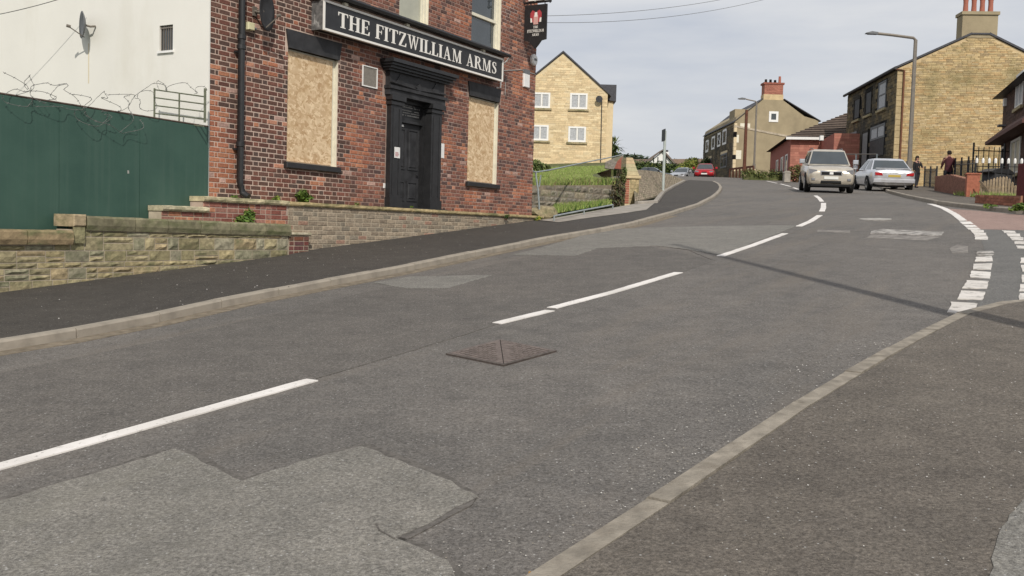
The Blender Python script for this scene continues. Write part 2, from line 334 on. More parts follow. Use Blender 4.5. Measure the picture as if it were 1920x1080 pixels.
# ---------------------------------------------------------------- terrain
GA, GB = 0.05168920, 0.06923967
XC = 11.5; KX = .05; KY = ((55, .002), (84, -.09), (100, -.03))
def H(x, y):
    z = GA * x + GB * y - KX * max(0, x - XC)
    for k, s in KY: z += s * max(0, y - k)
    return z
def sheet(name, pts, off, m_, parent=None, zfun=None, ragged=0):
    if ragged:
        q = []
        for a, b in zip(pts, list(pts[1:]) + [pts[0]]):
            n = max(1, int(math.dist(a, b) / .06)) if abs(a[0]) < 6 and abs(b[0]) < 6 and math.dist(a, b) < 8 else 1
            for k in range(n): t_ = k / n; q.append((a[0] + (b[0] - a[0]) * t_ + random.uniform(-ragged, ragged), a[1] + (b[1] - a[1]) * t_ + random.uniform(-ragged, ragged)))
        pts = q
    bm = bmesh.new(); vs = [bm.verts.new((p[0], p[1], 0)) for p in pts]; f = bm.faces.new(vs)
    bmesh.ops.triangulate(bm, faces=[f])
    planes = [((XC, 0, 0), (1, 0, 0))] + [((0, k, 0), (0, 1, 0)) for k, _ in KY]
    for co, no in planes:
        bmesh.ops.bisect_plane(bm, geom=bm.verts[:] + bm.edges[:] + bm.faces[:], plane_co=co, plane_no=no)
    for v in bm.verts: v.co.z = (zfun or H)(v.co.x, v.co.y) + off
    bmesh.ops.recalc_face_normals(bm, faces=bm.faces)
    for f in bm.faces:
        if f.normal.z < 0: f.normal_flip()
    if 0 < off < .03 and zfun is None:      # a real edge down to the surface below
        ed = [e for e in bm.edges if e.is_boundary]; ret = bmesh.ops.extrude_edge_only(bm, edges=ed)
        for v in ret['geom']:
            if isinstance(v, bmesh.types.BMVert): v.co.z -= off + .001
    me = bpy.data.meshes.new(name); bm.to_mesh(me); bm.free(); me.materials.append(m_)
    o = bpy.data.objects.new(name, me); C.objects.link(o); o.parent = parent
    if parent is None: o['kind'] = 'structure'
    return o
def offset_line(pl, d):
    out = []
    for i, p in enumerate(pl):
        a = Vector(pl[max(i - 1, 0)]); b = Vector(pl[min(i + 1, len(pl) - 1)]); t = (b - a).normalized(); out.append((p[0] + t.y * d, p[1] - t.x * d))
    return out
def ribbon(pl, w):
    return offset_line(pl, -w / 2) + offset_line(pl, w / 2)[::-1]
def resample(pl, step):
    out = [Vector(pl[0])]; need = step
    for a, b in zip(pl[:-1], pl[1:]):
        a = Vector(a); b = Vector(b); L_ = (b - a).length; pos = 0
        while L_ - pos >= need: pos += need; out.append(a.lerp(b, pos / L_)); need = step
        need -= L_ - pos
    return out
def smooth_line(pl, it=2):
    for _ in range(it):
        q = [pl[0]]
        for a, b in zip(pl[:-1], pl[1:]):
            q.append((a[0] * .75 + b[0] * .25, a[1] * .75 + b[1] * .25)); q.append((a[0] * .25 + b[0] * .75, a[1] * .25 + b[1] * .75))
        q.append(pl[-1]); pl = q
    return pl

# survey of the street, metres (x to the right, y up the street)
LK = [(-4.120, 7.878), (-3.966, 8.090), (-3.795, 8.288), (-3.321, 9.166), (-2.871, 10.348), (-2.257, 11.516), (-1.430, 13.093), (-0.507, 15.118), (0.643, 17.546), (2.025, 19.977), (2.770, 21.593), (3.888, 24.560), (5.478, 29.097), (7.150, 35.025), (9.181, 43.542), (10.663, 51.276), (11.504, 56.977)]
LKd = (LK[3][0] - LK[0][0], LK[3][1] - LK[0][1])
LK = [(LK[0][0] - LKd[0] * 5, LK[0][1] - LKd[1] * 5)] + LK
LK = LK[:-5] + smooth_line(LK[-5:], 1)
RK = [(0.096, 3.281), (0.712, 4.165), (1.474, 5.311), (1.999, 6.042), (2.821, 7.150), (3.520, 8.056), (3.949, 8.568), (4.373, 8.918), (4.771, 9.127)]
RKd = (RK[2][0] - RK[0][0], RK[2][1] - RK[0][1])
RK = [(RK[0][0] - RKd[0] * 3.4, RK[0][1] - RKd[1] * 3.4)] + RK
RK = RK[:-5] + smooth_line(RK[-5:], 1)
RK = RK + [(RK[-1][0] + 3, RK[-1][1] + .9), (RK[-1][0] + 16, RK[-1][1] + 3.2)]
FK = [(15.433, 40.884), (13.229, 33.396), (11.478, 26.692), (11.307, 23.931), (11.355, 21.936)]
FK = [(29, 100), (27.0, 84), (25.0, 72), (22.0, 60), (18.6, 50)] + FK + [(FK[-1][0] + 3, FK[-1][1] - 2.2), (FK[-1][0] + 15, FK[-1][1] - 6.5)]

PB = [(-5.954, 11.388), (-5.161, 12.469), (-4.227, 13.853), (-3.468, 15.131), (-3.326, 16.455), (-2.152, 18.642), (0.325, 22.726), (0.991, 21.633), (1.838, 23.193), (2.672, 24.531), (3.501, 26.086), (4.305, 30.186), (5.891, 39.319), (7.821, 48.270), (10.046, 58.560)]   # back edge of the left pavement
PBs = [(PB[0][0] - 8, PB[0][1] - 13.5)] + PB

sheet('ground', [(-140, -60), (180, -60), (180, 330), (-140, 330)], -.05, M['ground'])
road_pts = LK + [(10.0, 62.0), (4.0, 66.0), (-6, 70), (-6, 96), (20, 99), (29, 100)] + FK[1:] + RK[::-1] + [(-30, -16)]
sheet('road', road_pts, 0, M['road'])
left_pave = LK[:] + [(10.9, 61.5), (10.6, 61.0)] + PBs[::-1]
sheet('pavement', offset_line(LK, -.12)[:] + [(10.75, 60.7)] + PBs[::-1], .084, M['pave_dark'])
sheet('pavement', offset_line(RK, .13) + [(30, -8), (12, -16), (-2, -16)], .052, M['pave_brown'])
fkb = offset_line(FK, -.12)

# lane and repairs
sheet('lane_surface', [(-3.272, 4.752), (-2.675, 3.879), (-2.464, 4.709), (-1.323, 6.528), (-0.990, 7.071), (-0.467, 7.978), (-0.132, 8.619), (0.767, 10.017), (2.059, 12.170), (2.794, 13.591), (2.134, 16.544), (0.395, 15.065), (-1.585, 11.201), (-2.963, 8.180), (-3.662, 7.001)], .003, M['lane_dark'])
sheet('repair_patch', [(-2.516, 3.770), (-2.210, 4.223), (-1.977, 4.543), (-1.705, 4.951), (-1.613, 4.879), (-1.403, 4.630), (-1.212, 4.404), (-1.007, 4.684), (-0.736, 4.930), (-0.590, 4.746), (-0.318, 4.439), (-0.127, 4.124), (-0.273, 3.876), (-0.410, 3.677), (-0.310, 3.588), (-0.245, 3.514), (-0.178, 3.379), (-0.134, 3.246), (-0.101, 2.940), (-0.099, 2.333), (-2.016, 2.196)], .006, M['patch'], ragged=.012)
sheet('repair_patch', [(1.829, 20.204), (2.632, 20.495), (4.087, 20.562), (5.246, 20.305), (5.783, 20.106), (5.117, 18.615), (3.769, 15.868), (3.019, 14.318), (2.735, 15.364), (2.349, 16.164), (1.366, 15.928), (0.948, 14.754), (-0.014, 15.169), (0.421, 16.185)], .006, M['patch2'], ragged=.02)
sheet('repair_patch', [(-1.696, 11.974), (-1.297, 12.512), (-0.242, 12.473), (-0.734, 11.235), (-1.233, 11.327)], .006, M['patch2'], ragged=.015)
# tar joints along the repairs
def strip(name, pts, w, m_, off, parent=None, rough=0.0):
    if rough:
        pts = [(p.x + random.uniform(-rough, rough), p.y + random.uniform(-rough, rough)) for p in resample(pts, .12)] + [pts[-1]]
    return sheet(name, ribbon([tuple(p[:2]) for p in pts], w), off, m_, parent)
strip('road_joint', [(-2.207, 4.216), (-1.973, 4.535), (-1.705, 4.951), (-1.608, 4.879), (-1.210, 4.397), (-0.739, 4.949), (-0.592, 4.764), (-0.319, 4.454), (-0.127, 4.124), (-0.410, 3.677)], .075, M['joint'], .0045, rough=.013)
strip('road_joint', [(-0.409, 3.672), (-0.310, 3.588), (-0.241, 3.514), (-0.178, 3.379), (-0.137, 3.246)], .05, M['joint'], .0045, rough=.01)
strip('road_crack', [(-0.410, 3.677), (-0.466, 3.745), (-0.513, 3.833)], .007, M['joint'], .0085, rough=.012)
strip('road_joint', [(-1.311, 6.559), (-0.993, 7.091), (-0.469, 8.003), (-0.242, 8.411)], .012, M['joint'], .0045, rough=.008)
strip('road_joint', [(2.794, 13.591), (2.720, 15.275), (2.391, 16.153), (1.902, 16.083)], .014, M['joint'], .0045, rough=.01)
sheet('gutter', offset_line(LK[0:13], .0)[:] + offset_line(LK[0:13], .2)[::-1], .004, M['grime'])
sheet('side_road_surface', [(4.001, 8.508), (3.838, 8.473), (4.889, 10.240), (5.857, 12.134), (6.767, 14.108), (8.399, 17.775), (9.306, 20.347), (10.427, 23.318), (11.169, 21.576)] + [(15.5, 20.0), (25, 17), (25, 12.2)] + RK[-2:-8:-1], .003, M['side_road'])
sheet('pink_surfacing', [(10.915, 24.965), (11.106, 23.502), (11.169, 21.576)] + [(15.4, 20.4), (15.4, 17.8)] + [(9.093, 17.535), (8.472, 18.034), (9.379, 20.506)], .006, M['pink_road'])

# painted markings
def mark(pts, w=.11, m_='paint', name='road_marking', rough=.004):
    pl = resample(pts, .15); pl = [tuple(p) for p in pl] + [pts[-1]]
    A_ = [(p[0] + random.uniform(-rough, rough), p[1] + random.uniform(-rough, rough)) for p in offset_line(pl, -w / 2)]
    B_ = [(p[0] + random.uniform(-rough, rough), p[1] + random.uniform(-rough, rough)) for p in offset_line(pl, w / 2)]
    return sheet(name, A_ + B_[::-1], .008, M[m_])
mark([(-2.981, 3.945), (-2.473, 4.726), (-1.971, 5.501), (-1.321, 6.520)])
mark([(-0.124, 8.675), (0.368, 9.354)]); mark([(0.395, 9.522), (1.095, 10.581), (2.073, 12.256)])
mark([(3.002, 14.200), (3.866, 15.840), (4.995, 18.095)], .12); mark([(5.756, 19.862), (6.426, 21.312), (7.239, 23.320)], .13)
mark([(7.798, 24.963), (8.345, 26.588), (9.175, 29.252)], .14); mark([(9.448, 30.288), (10.072, 32.585), (10.625, 34.814)], .13)
mark([(12.281, 42.700), (13.245, 46.859)], .13); mark([(14.035, 50.338), (15.500, 57.510)], .13); mark([(15.914, 60.018), (17.399, 68.141)], .13)
mark([(11.561, 27.406), (10.893, 24.976), (10.072, 22.518), (9.288, 20.355)], .15)
for q in ([(9.175, 20.033), (8.926, 19.346)], [(8.815, 19.058), (8.641, 18.570)], [(8.559, 18.371), (8.418, 17.981)]): mark(q, .2, rough=0)
def cq(*p): return p
def block(q, m_='paint'):
    s = [q[i] for i in range(len(q))]; pts = []
    for a, b in zip(s, s[1:] + s[:1]):
        for k in range(4):
            t = k / 4; pts.append((a[0] + (b[0] - a[0]) * t + random.uniform(-.008, .008), a[1] + (b[1] - a[1]) * t + random.uniform(-.008, .008)))
    return sheet('road_marking', pts, .010, M[m_])
GW = [[(8.323, 17.943), (8.469, 17.751), (8.260, 17.278), (8.074, 17.340)], [(8.037, 17.221), (8.208, 17.099), (7.980, 16.610), (7.783, 16.612)], [(7.734, 16.507), (7.928, 16.446), (7.638, 15.828), (7.461, 15.882)],
      [(6.605, 14.023), (6.824, 13.965), (6.707, 13.707), (6.498, 13.761)], [(6.424, 13.635), (6.617, 13.530), (6.554, 13.391), (6.359, 13.478)], [(6.222, 13.208), (6.453, 13.241), (6.199, 12.685), (5.991, 12.734)],
      [(5.818, 12.398), (6.055, 12.422), (5.739, 11.755), (5.567, 11.881)], [(5.461, 11.682), (5.606, 11.503), (5.320, 10.941), (5.183, 11.127)], [(5.021, 10.831), (5.196, 10.709), (4.912, 10.149), (4.705, 10.243)],
      [(4.597, 10.036), (4.776, 9.892), (4.499, 9.369), (4.310, 9.479)], [(4.167, 9.284), (4.350, 9.145), (4.207, 8.882), (3.919, 8.624), (3.873, 8.686)]]
for i, q in enumerate(GW): block(q, 'worn' if i in (3, 4) else 'paint2')
GW2 = [[(8.722, 17.580), (8.838, 17.350), (8.635, 16.920), (8.506, 17.065)], [(8.454, 16.890), (8.613, 16.738), (8.363, 16.226), (8.220, 16.353)], [(8.166, 16.195), (8.311, 16.035), (8.066, 15.537), (7.919, 15.635)],
       [(7.850, 15.433), (7.995, 15.286), (7.798, 14.873), (7.658, 15.011)], [(7.502, 14.661), (7.642, 14.528), (7.435, 14.101), (7.328, 14.280)], [(6.718, 12.984), (6.913, 12.965), (6.611, 12.379), (6.426, 12.423)],
       [(6.297, 12.161), (6.472, 12.090), (6.148, 11.478), (5.977, 11.526)], [(5.808, 11.204), (5.972, 11.133), (5.657, 10.548), (5.495, 10.589)], [(5.386, 10.406), (5.552, 10.338), (5.268, 9.833), (5.124, 9.900)], [(5.046, 9.739), (5.186, 9.687), (4.967, 9.309), (4.832, 9.331)]]
for i, q in enumerate(GW2): block(q, 'paint2')
block([(6.584, 18.116), (6.966, 18.563), (7.682, 17.539), (7.293, 16.768), (6.375, 17.573)], 'worn'); sheet('road_marking', [(6.016, 16.749), (6.321, 17.395), (7.224, 16.609), (6.714, 15.964)], .004, M['faint'])
sheet('road_marking', [(5.813, 18.817), (6.302, 18.427), (6.132, 17.922), (5.644, 18.294)], .004, M['faint'])
sheet('road_marking', [(6.454, 14.544), (6.821, 15.103), (6.849, 14.805), (6.418, 13.863), (6.183, 13.842)], .004, M['faint'])
sheet('repair_patch', [(2.020, 3.797), (2.177, 3.817), (1.981, 3.100), (1.706, 2.751), (1.379, 2.766), (1.574, 3.122), (1.775, 3.478)], .056, M['patch2'], ragged=.006)
sheet('road_marking', [(8.454, 60.263), (11.819, 64.434), (11.897, 60.396), (10.288, 56.892)], .12, M['faint']) if False else None

# kerbs: every stone its own part
def kerb(name, line, w, top, step, side, label=None, m_='kerb', jitter=.004):
    root = bpy.data.objects.new(name, None); C.objects.link(root); root['kind'] = 'structure'
    pl = resample(line, step)
    for i, (a, b) in enumerate(zip(pl[:-1], pl[1:])):
        a = Vector((a[0], a[1])); b = Vector((b[0], b[1])); t = (b - a).normalized(); n = Vector((-t.y, t.x)) * side
        a = a + t * .006; b = b - t * .006; jz = random.uniform(-jitter, jitter); jo = random.uniform(-jitter, jitter)
        mb = MB(); ch = .018
        def P_(p, o, z): q = p + n * o; return (q.x, q.y, H(q.x, q.y) + z)
        prof = [(jo, -.12), (jo + .004, top - ch + jz), (jo + ch, top + jz), (jo + w, top + jz - .002), (jo + w, -.12)]
        for (o0, z0), (o1, z1) in zip(prof[:-1], prof[1:]): mb.face([P_(a, o0, z0), P_(b, o0, z0), P_(b, o1, z1), P_(a, o1, z1)])
        mb.face([P_(a, *p) for p in prof]); mb.face([P_(b, *p) for p in prof][::-1])
        mb.build('kerb_stone', M[m_], root)
    return root
kerb('kerb', LK[:], .125, .088, .915, 1)
kerb('kerb', RK[:-1], .115, .054, .915, -1, m_='kerb2')
kerb('kerb', FK[3:], .125, .11, .915, 1)
sheet('pavement', fkb + [(26, 22), (30, 40), (36, 60), (44, 100)], .10, M['pave_brown'])

# iron cover in the road
CV = [(-0.481, 7.294), (-0.088, 7.837), (0.348, 7.311), (-0.045, 6.824)]
cov = thing('access_cover', 'rusty square iron cover split into two triangles, set in the middle of the road', 'road cover', (*CV[0], H(*CV[0])))
base = Vector((*CV[0], H(*CV[0])))
def CP(u, v, z):   # u along edge 0-1, v along edge 0-3
    p = Vector(CV[0]) * (1 - u) * (1 - v) + Vector(CV[1]) * u * (1 - v) + Vector(CV[2]) * u * v + Vector(CV[3]) * (1 - u) * v
    return Vector((p.x, p.y, H(p.x, p.y) + z)) - base
fr = MB()
for (a, b, c, d_) in (((0, 0), (1, 0), (.97, .03), (.03, .03)), ((1, 0), (1, 1), (.97, .97), (.97, .03)), ((1, 1), (0, 1), (.03, .97), (.97, .97)), ((0, 1), (0, 0), (.03, .03), (.03, .97))):
    P4 = [CP(*q, .014) for q in (a, b, c, d_)]; fr.face(P4, (.15, .13, .115)); fr.face([CP(*a, -.02), CP(*b, -.02), P4[1], P4[0]], (.1, .08, .07)); fr.face([P4[3], P4[2], CP(*c, -.01), CP(*d_, -.01)], (.05, .04, .04))
fr.build('frame', M['iron'], cov)
pit = MB(); pit.face([CP(.02, .02, .0145 - .006), CP(.98, .02, .0145 - .006), CP(.98, .98, .0145 - .006), CP(.02, .98, .0145 - .006)], (.03, .025, .022)); pit.build('seat', M['iron'], cov)
# the split runs from the far corner to the near corner, two triangles left and right
def tri(left):
    mb = MB(); e = .012
    if left: P3 = [(.035, .035), (.965, .035), (.035, .965)]
    else: P3 = [(.967, .967), (.967, .047), (.047, .967)]
    c_ = (.185, .15, .132)
    mb.face([CP(*q, .015) for q in P3], c_)
    for a, b in zip(P3, P3[1:] + P3[:1]): mb.face([CP(*a, .015), CP(*b, .015), CP(*b, .0), CP(*a, .0)], (.05, .04, .035))
    pl = mb.build('triangular_plate', M['iron'], cov)
    rb = MB(); n = 11
    for i in range(n):
        for j in range(n):
            u, v = .09 + i * .08, .09 + j * .08
            if (left and u + v < .86) or (not left and u + v > 1.14):
                q = [CP(u, v, .0155), CP(u + .045, v, .0155), CP(u + .045, v + .045, .0155), CP(u, v + .045, .0155)]; q2 = [p + Vector((0, 0, .002)) for p in q]
                cc = random.uniform(.9, 1.15); col = (.18 * cc, .148 * cc, .13 * cc)
                rb.face(q2, col)
                for k in range(4): rb.face([q[k], q[(k + 1) % 4], q2[(k + 1) % 4], q2[k]], (.08, .06, .05))
    o = rb.build('tread_studs', M['iron'], pl); o['kind'] = 'stuff'
tri(True); tri(False)
q_ = [(7.860, 21.422)][0]; o = sheet('road_cover', [(q_[0] + .34 * math.cos(k * .3927), q_[1] + .34 * math.sin(k * .3927)) for k in range(16)], .012, mat('pale worn cover', (.36, .34, .31), .8, .5, 9)); del o['kind']; tag(o, 'small round pale cover in the right-hand lane below the silver saloon', 'road cover')
# ---------------------------------------------------------------- loose grit: pale chips lying on road and pavement
def chips(n, region, off, name, rmin=.003, rmax=.009):
    mb = MB(); xs = [p[0] for p in region]; ys = [p[1] for p in region]
    def inside(x, y):
        c = False
        for a, b in zip(region, region[1:] + region[:1]):
            if (a[1] > y) != (b[1] > y) and x < (b[0] - a[0]) * (y - a[1]) / (b[1] - a[1]) + a[0]: c = not c
        return c
    k = 0
    while k < n:
        x, y = random.uniform(min(xs), max(xs)), random.uniform(min(ys), max(ys))
        if not inside(x, y): continue
        k += 1; r = random.uniform(rmin, rmax) * (1 + .03 * y); z = H(x, y) + off; a = random.uniform(0, 6.28); c = random.choice([(.42, .4, .37), (.34, .32, .28), (.55, .53, .5), (.07, .06, .05), (.28, .25, .2)])
        P = [(x + r * math.cos(a + j * 2.09) * random.uniform(.7, 1.2), y + r * math.sin(a + j * 2.09), z) for j in range(3)]; T = (x, y, z + r * .7)
        for j in range(3): mb.face([P[j], P[(j + 1) % 3], T], c)
    o = mb.build(name, M['stone_chip'], None, fix=False); o['kind'] = 'stuff'; return o
M['stone_chip'] = mat('stone chip', (.5, .5, .5), .9, .1, 10, attr=True)
tag(chips(330, [(0.101, 3.324), (1.664, 5.563), (2.961, 7.304), (2.616, 7.459), (1.442, 5.913), (0.374, 4.563), (-0.455, 3.354)], .008, 'loose_grit', .0022, .006), 'pale grit and small stones gathered on the road beside the near kerb', 'grit')
tag(chips(300, [(0.310, 3.195), (2.743, 6.760), (3.796, 7.994), (4.156, 7.941), (1.681, 3.121)], .056, 'loose_grit', .002, .005), 'sparse pale chips scattered on the brown pavement in the foreground', 'grit')
tag(chips(110, [(-5.816, 11.124), (-3.132, 15.503), (0.315, 21.903), (-0.498, 14.804), (-4.170, 7.973)], .086, 'loose_grit', .004, .008), 'sparse pale chips scattered on the dark pavement by the pub wall', 'grit')

# ---------------------------------------------------------------- the pub frame: x along the front, -y towards the street, z from eye level
PO = (-4.50317449, 14.46703638, EYE); PR = math.atan2(0.87144271, 0.4904973)
def pubthing(name, label, cat, x=0, y=0, z=0, group=None):
    v = Vector(PO) + Matrix.Rotation(PR, 3, 'Z') @ Vector((x, y, z)); return thing(name, label, cat, v, PR, group)
class Sh(MB):  # a mesh written in pub coordinates but placed under a thing standing elsewhere in the same frame
    def __init__(self, ox=0, oy=0, oz=0): super().__init__(); self.o = (ox, oy, oz)
    def face(self, pts, col=None, mi=0): super().face([(p[0] - self.o[0], p[1] - self.o[1], p[2] - self.o[2]) for p in pts], col, mi)
def wall_holes(mb, x0, x1, z0, z1, yf, depth, holes, col=None):
    xs = sorted({x0, x1, *[h[0] for h in holes], *[h[1] for h in holes]}); zs = sorted({z0, z1, *[h[2] for h in holes], *[h[3] for h in holes]})
    for a, b in zip(xs[:-1], xs[1:]):
        for c, d_ in zip(zs[:-1], zs[1:]):
            if any(h[0] <= a and b <= h[1] and h[2] <= c and d_ <= h[3] for h in holes): continue
            mb.face([(a, yf, c), (b, yf, c), (b, yf, d_), (a, yf, d_)], col)
    for h in holes:
        y2 = yf + depth
        mb.face([(h[0], yf, h[2]), (h[0], y2, h[2]), (h[0], y2, h[3]), (h[0], yf, h[3])], col); mb.face([(h[1], yf, h[3]), (h[1], y2, h[3]), (h[1], y2, h[2]), (h[1], yf, h[2])], col)
        mb.face([(h[0], yf, h[3]), (h[0], y2, h[3]), (h[1], y2, h[3]), (h[1], yf, h[3])], col); mb.face([(h[0], yf, h[2]), (h[1], yf, h[2]), (h[1], y2, h[2]), (h[0], y2, h[2])], col)

pub = pubthing('pub', 'red brick pub with black name board, boarded windows and black door', 'pub')
W1 = (1.65, 2.90, 1.01, 2.83); W2 = (7.12, 8.35, 1.01, 2.80); DR = (4.32, 5.98, .30, 2.50)
U1 = (1.65, 2.90, 3.87, 5.6); U3 = (4.62, 5.58, 3.87, 5.6); U4 = (7.15, 8.36, 3.87, 5.6)
holes = [W1, W2, (4.63, 5.63, .30, 2.45), U1, U3, U4]
PWID = 10.02; PTOP = 6.5
wb = MB(); wall_holes(wb, 0.004, PWID, -.9, PTOP, 0, .22, holes)
wb.face([(PWID, 0, -.9), (PWID, 8.5, -.9), (PWID, 8.5, PTOP), (PWID, 0, PTOP)])
wb.face([(0, 8.5, -.9), (PWID, 8.5, -.9), (PWID, 8.5, PTOP), (0, 8.5, PTOP)])
brickwall = wb.build('wall', M['mortar'], pub)
def brick_col(x, z):
    n = noise.noise(Vector((x * .8, z * .9, 3.1))); n2 = noise.noise(Vector((x * 2.1, z * 2.4, 9.7))); r = random.random()
    edge = max(0, 1 - x / .55)
    spall = n2 * .6 + n * .5 + edge * (.85 if z < 1.9 else .2) + (.28 if (x > 3.0 and x < 3.7 and z < 1.9) else 0) + (.18 if x > 5.9 else 0)
    if z < .55: spall -= .1
    if r < .03: c = (.42, .20, .13)
    elif r < .045: c = (.42, .27, .22)
    elif spall + random.uniform(-.12, .12) > .43: c = random.choice([(.38, .15, .085), (.34, .135, .08), (.40, .175, .10), (.30, .115, .07)])
    elif x < 3.3 and r < .6: c = random.choice([(.11, .062, .048), (.10, .06, .048), (.125, .066, .05), (.09, .06, .05)])
    elif x < 3.3: c = random.choice([(.16, .072, .052), (.18, .075, .055), (.135, .06, .046)])
    elif r < .36: c = random.choice([(.115, .066, .056), (.10, .062, .055), (.13, .068, .057)])
    else: c = random.choice([(.22, .1, .072), (.24, .104, .07), (.195, .088, .066), (.28, .12, .078)])
    k = random.uniform(.9, 1.3); return tuple(v * k for v in c)
def flemish(x0, x1, z0, z1, hole_list, course=.075, unit=(.211, .099), joint=.016):
    out = []; row = 0; z = z0
    while z < z1 - .02:
        x = x0; k = row % 2; first = True
        while x < x1 - .02:
            if first and row % 2: w = unit[1]; nxt = 'closer'
            elif first: w = unit[0]; nxt = None
            elif nxt == 'closer': w = .046; nxt = 'S'
            else:
                w = unit[1] if (k % 2) else unit[0]
            if nxt == 'S' and w == .046: k = 0
            elif not first or not row % 2: k += 1
            if first and row % 2: pass
            first = False
            xe = min(x + w, x1 - .002); a, b = x + .001, xe
            segs = [(a, b)]
            for h in hole_list:
                if h[2] < z + course - .02 and h[3] > z + .012:
                    ns = []
                    for s0, s1 in segs:
                        if h[1] <= s0 or h[0] >= s1: ns.append((s0, s1)); continue
                        if h[0] > s0 + .02: ns.append((s0, h[0] - .002))
                        if h[1] < s1 - .02: ns.append((h[1] + .002, s1))
                    segs = ns
            for s0, s1 in segs:
                if s1 - s0 > .02: out.append((s0, s1, z, z + course - joint))
            x = xe + joint
            if nxt == 'S' and w == .046: nxt = None
        z += course; row += 1
    return out
bh = [W1, W2, (4.27, 6.03, .30, 2.56), (4.15, 6.25, 2.45, 2.98), (1.58, 2.95, 2.80, 3.13), (7.05, 8.45, 2.78, 3.06), U1, U3, U4]
bricks = flemish(.004, PWID, .30, PTOP, bh)
bricks = [b for b in bricks if b[2] < 6.4]
vis = [b for b in bricks if b[2] < 3.35 + b[0] * .22 and b[1] - b[0] > .09 and not (2.1 < b[0] < 8.2 and b[2] > 3.2)]
vis.sort(key=lambda b: b[0]); single = set(vis[:292])
variants = {}
def brick_mesh(w, col):
    mb = MB(); y0 = -random.uniform(.004, .009); mb.bevbox(0, w, y0, .004, 0, .059, .005, col); return mb.mesh('brick', M['brick'])
rest = MB()
for b in bricks:
    col = brick_col(b[0], b[2])
    if b in single:
        key = (round(b[1] - b[0], 3), tuple(round(c * 24) for c in col))
        if key not in variants: variants[key] = brick_mesh(b[1] - b[0], col)
        o = wire_obj('brick', variants[key], brickwall, (b[0], 0, b[2]))
    else:
        j = random.uniform(-.002, .002); rest.bevbox(b[0], b[1], -random.uniform(.004, .009), .004, b[2] + j * .3, b[3], .005, col)
o = rest.build('brickwork', M['brick'], brickwall, fix=False); o['kind'] = 'stuff'
# brick return on the far side wall
sideb = MB(); z = .3; row = 0
while z < 6.4:
    y = .0 if row % 2 else -.0
    while y < 8.4:
        w = .215 if row % 2 else .33; sideb.obox((PWID, y + .006, z), (.007, 0, 0), (0, w - .012, 0), (0, 0, .063), brick_col(9, z)); y += w
    z += .075; row += 1
o = sideb.build('side_brickwork', M['brick'], brickwall, fix=False); o['kind'] = 'stuff'
# rendered side wall facing down the street
sw = MB(); HW = (.74, 1.03, 2.55, 2.93)  # in y,z
ys = [-.012, .74, 1.03, 8.5]; zs = [-1.4, 2.55, 2.93, PTOP + .2]
for a, b in zip(ys[:-1], ys[1:]):
    for c, d_ in zip(zs[:-1], zs[1:]):
        if (a, b, c, d_) == (.74, 1.03, 2.55, 2.93): continue
        sw.face([(-.02, a, c), (-.02, b, c), (-.02, b, d_), (-.02, a, d_)])
for q in ([(-.02, .74, 2.55), (.1, .74, 2.55), (.1, .74, 2.93), (-.02, .74, 2.93)], [(-.02, 1.03, 2.55), (.1, 1.03, 2.55), (.1, 1.03, 2.93), (-.02, 1.03, 2.93)],
          [(-.02, .74, 2.93), (.1, .74, 2.93), (.1, 1.03, 2.93), (-.02, 1.03, 2.93)], [(-.02, .74, 2.55), (.1, .74, 2.55), (.1, 1.03, 2.55), (-.02, 1.03, 2.55)],
          [(-.02, -.012, -1.4), (.004, -.012, -1.4), (.004, -.012, 6.7), (-.02, -.012, 6.7)]): sw.face(q)
sw.build('rendered_side_wall', M['render'], pub)
sv = MB(); sv.box(.03, .034, .74, 1.03, 2.55, 2.93); o = sv.build('side_window', M['glass'], pub)
sb = MB()
for k in range(6): sb.box(0.0, .012, .755 + k * .05, .765 + k * .05, 2.56, 2.92)
sb.box(-.002, .012, .74, 1.03, 2.885, 2.905); sb.build('window_bars', M['grey_metal'], o)
sl = MB(); sl.box(-.05, .02, .71, 1.05, 2.515, 2.548); sl.build('sill', M['white'], o)
rf = MB(); e = .35; ridge = 8.9
A4 = [(-e, -e, PTOP - .05), (PWID + e, -e, PTOP - .05), (PWID + e, 8.85, PTOP - .05), (-e, 8.85, PTOP - .05)]; B2 = [(4.2, 4.25, ridge), (5.8, 4.25, ridge)]
rf.face([A4[0], A4[1], B2[1], B2[0]]); rf.face([A4[1], A4[2], B2[1]]); rf.face([A4[2], A4[3], B2[0], B2[1]]); rf.face([A4[3], A4[0], B2[0]]); rf.face(A4[::-1]); rf.build('roof', M['slate'], pub)

def boarded(w, lint_flare=.06):
    x0, x1, z0, z1 = w
    fo = MB(); t = .05
    for q in ((x0, x0 + t, z0, z1), (x1 - t, x1, z0, z1), (x0 + t, x1 - t, z1 - t, z1), (x0 + t, x1 - t, z0, z0 + t)): fo.box(q[0], q[1], .075, .15, q[2], q[3])
    wnd = fo.build('window', M['cream'], pub); wnd['label'] = 'ground-floor window boarded up with chipboard'
    rv = MB(); rv.box(x1 - .012, x1 - .002, .004, .12, z0 + .0, z1 - .01); rv.build('reveal_lining', M['cream'], wnd)
    bd = MB(); bd.box(x0 + .02, x1 - .085, .055, .073, z0 + .025, z1 - .03); bd.build('board', M['osb'], wnd)
    sl = MB(); sl.bevbox(x0 - .06, x1 + .05, -.075, .05, z0 - .1, z0 - .002, .012); sl.build('sill', M['black'], wnd)
    ln = MB(); ln.prism([(x0 - .0, z1 - .0), (x1, z1 - .0), (x1 + lint_flare, z1 + .29), (x0 - lint_flare, z1 + .29)], 'y', -.03, .1); ln.build('lintel', M['black_dull'], wnd)
    sc = MB()
    for k in range(5): sc.box(x0 + .1 + k * .25, x0 + .11 + k * .25, .048, .055, z0 + .1, z0 + .11)
    return wnd
boarded(W1); boarded(W2)

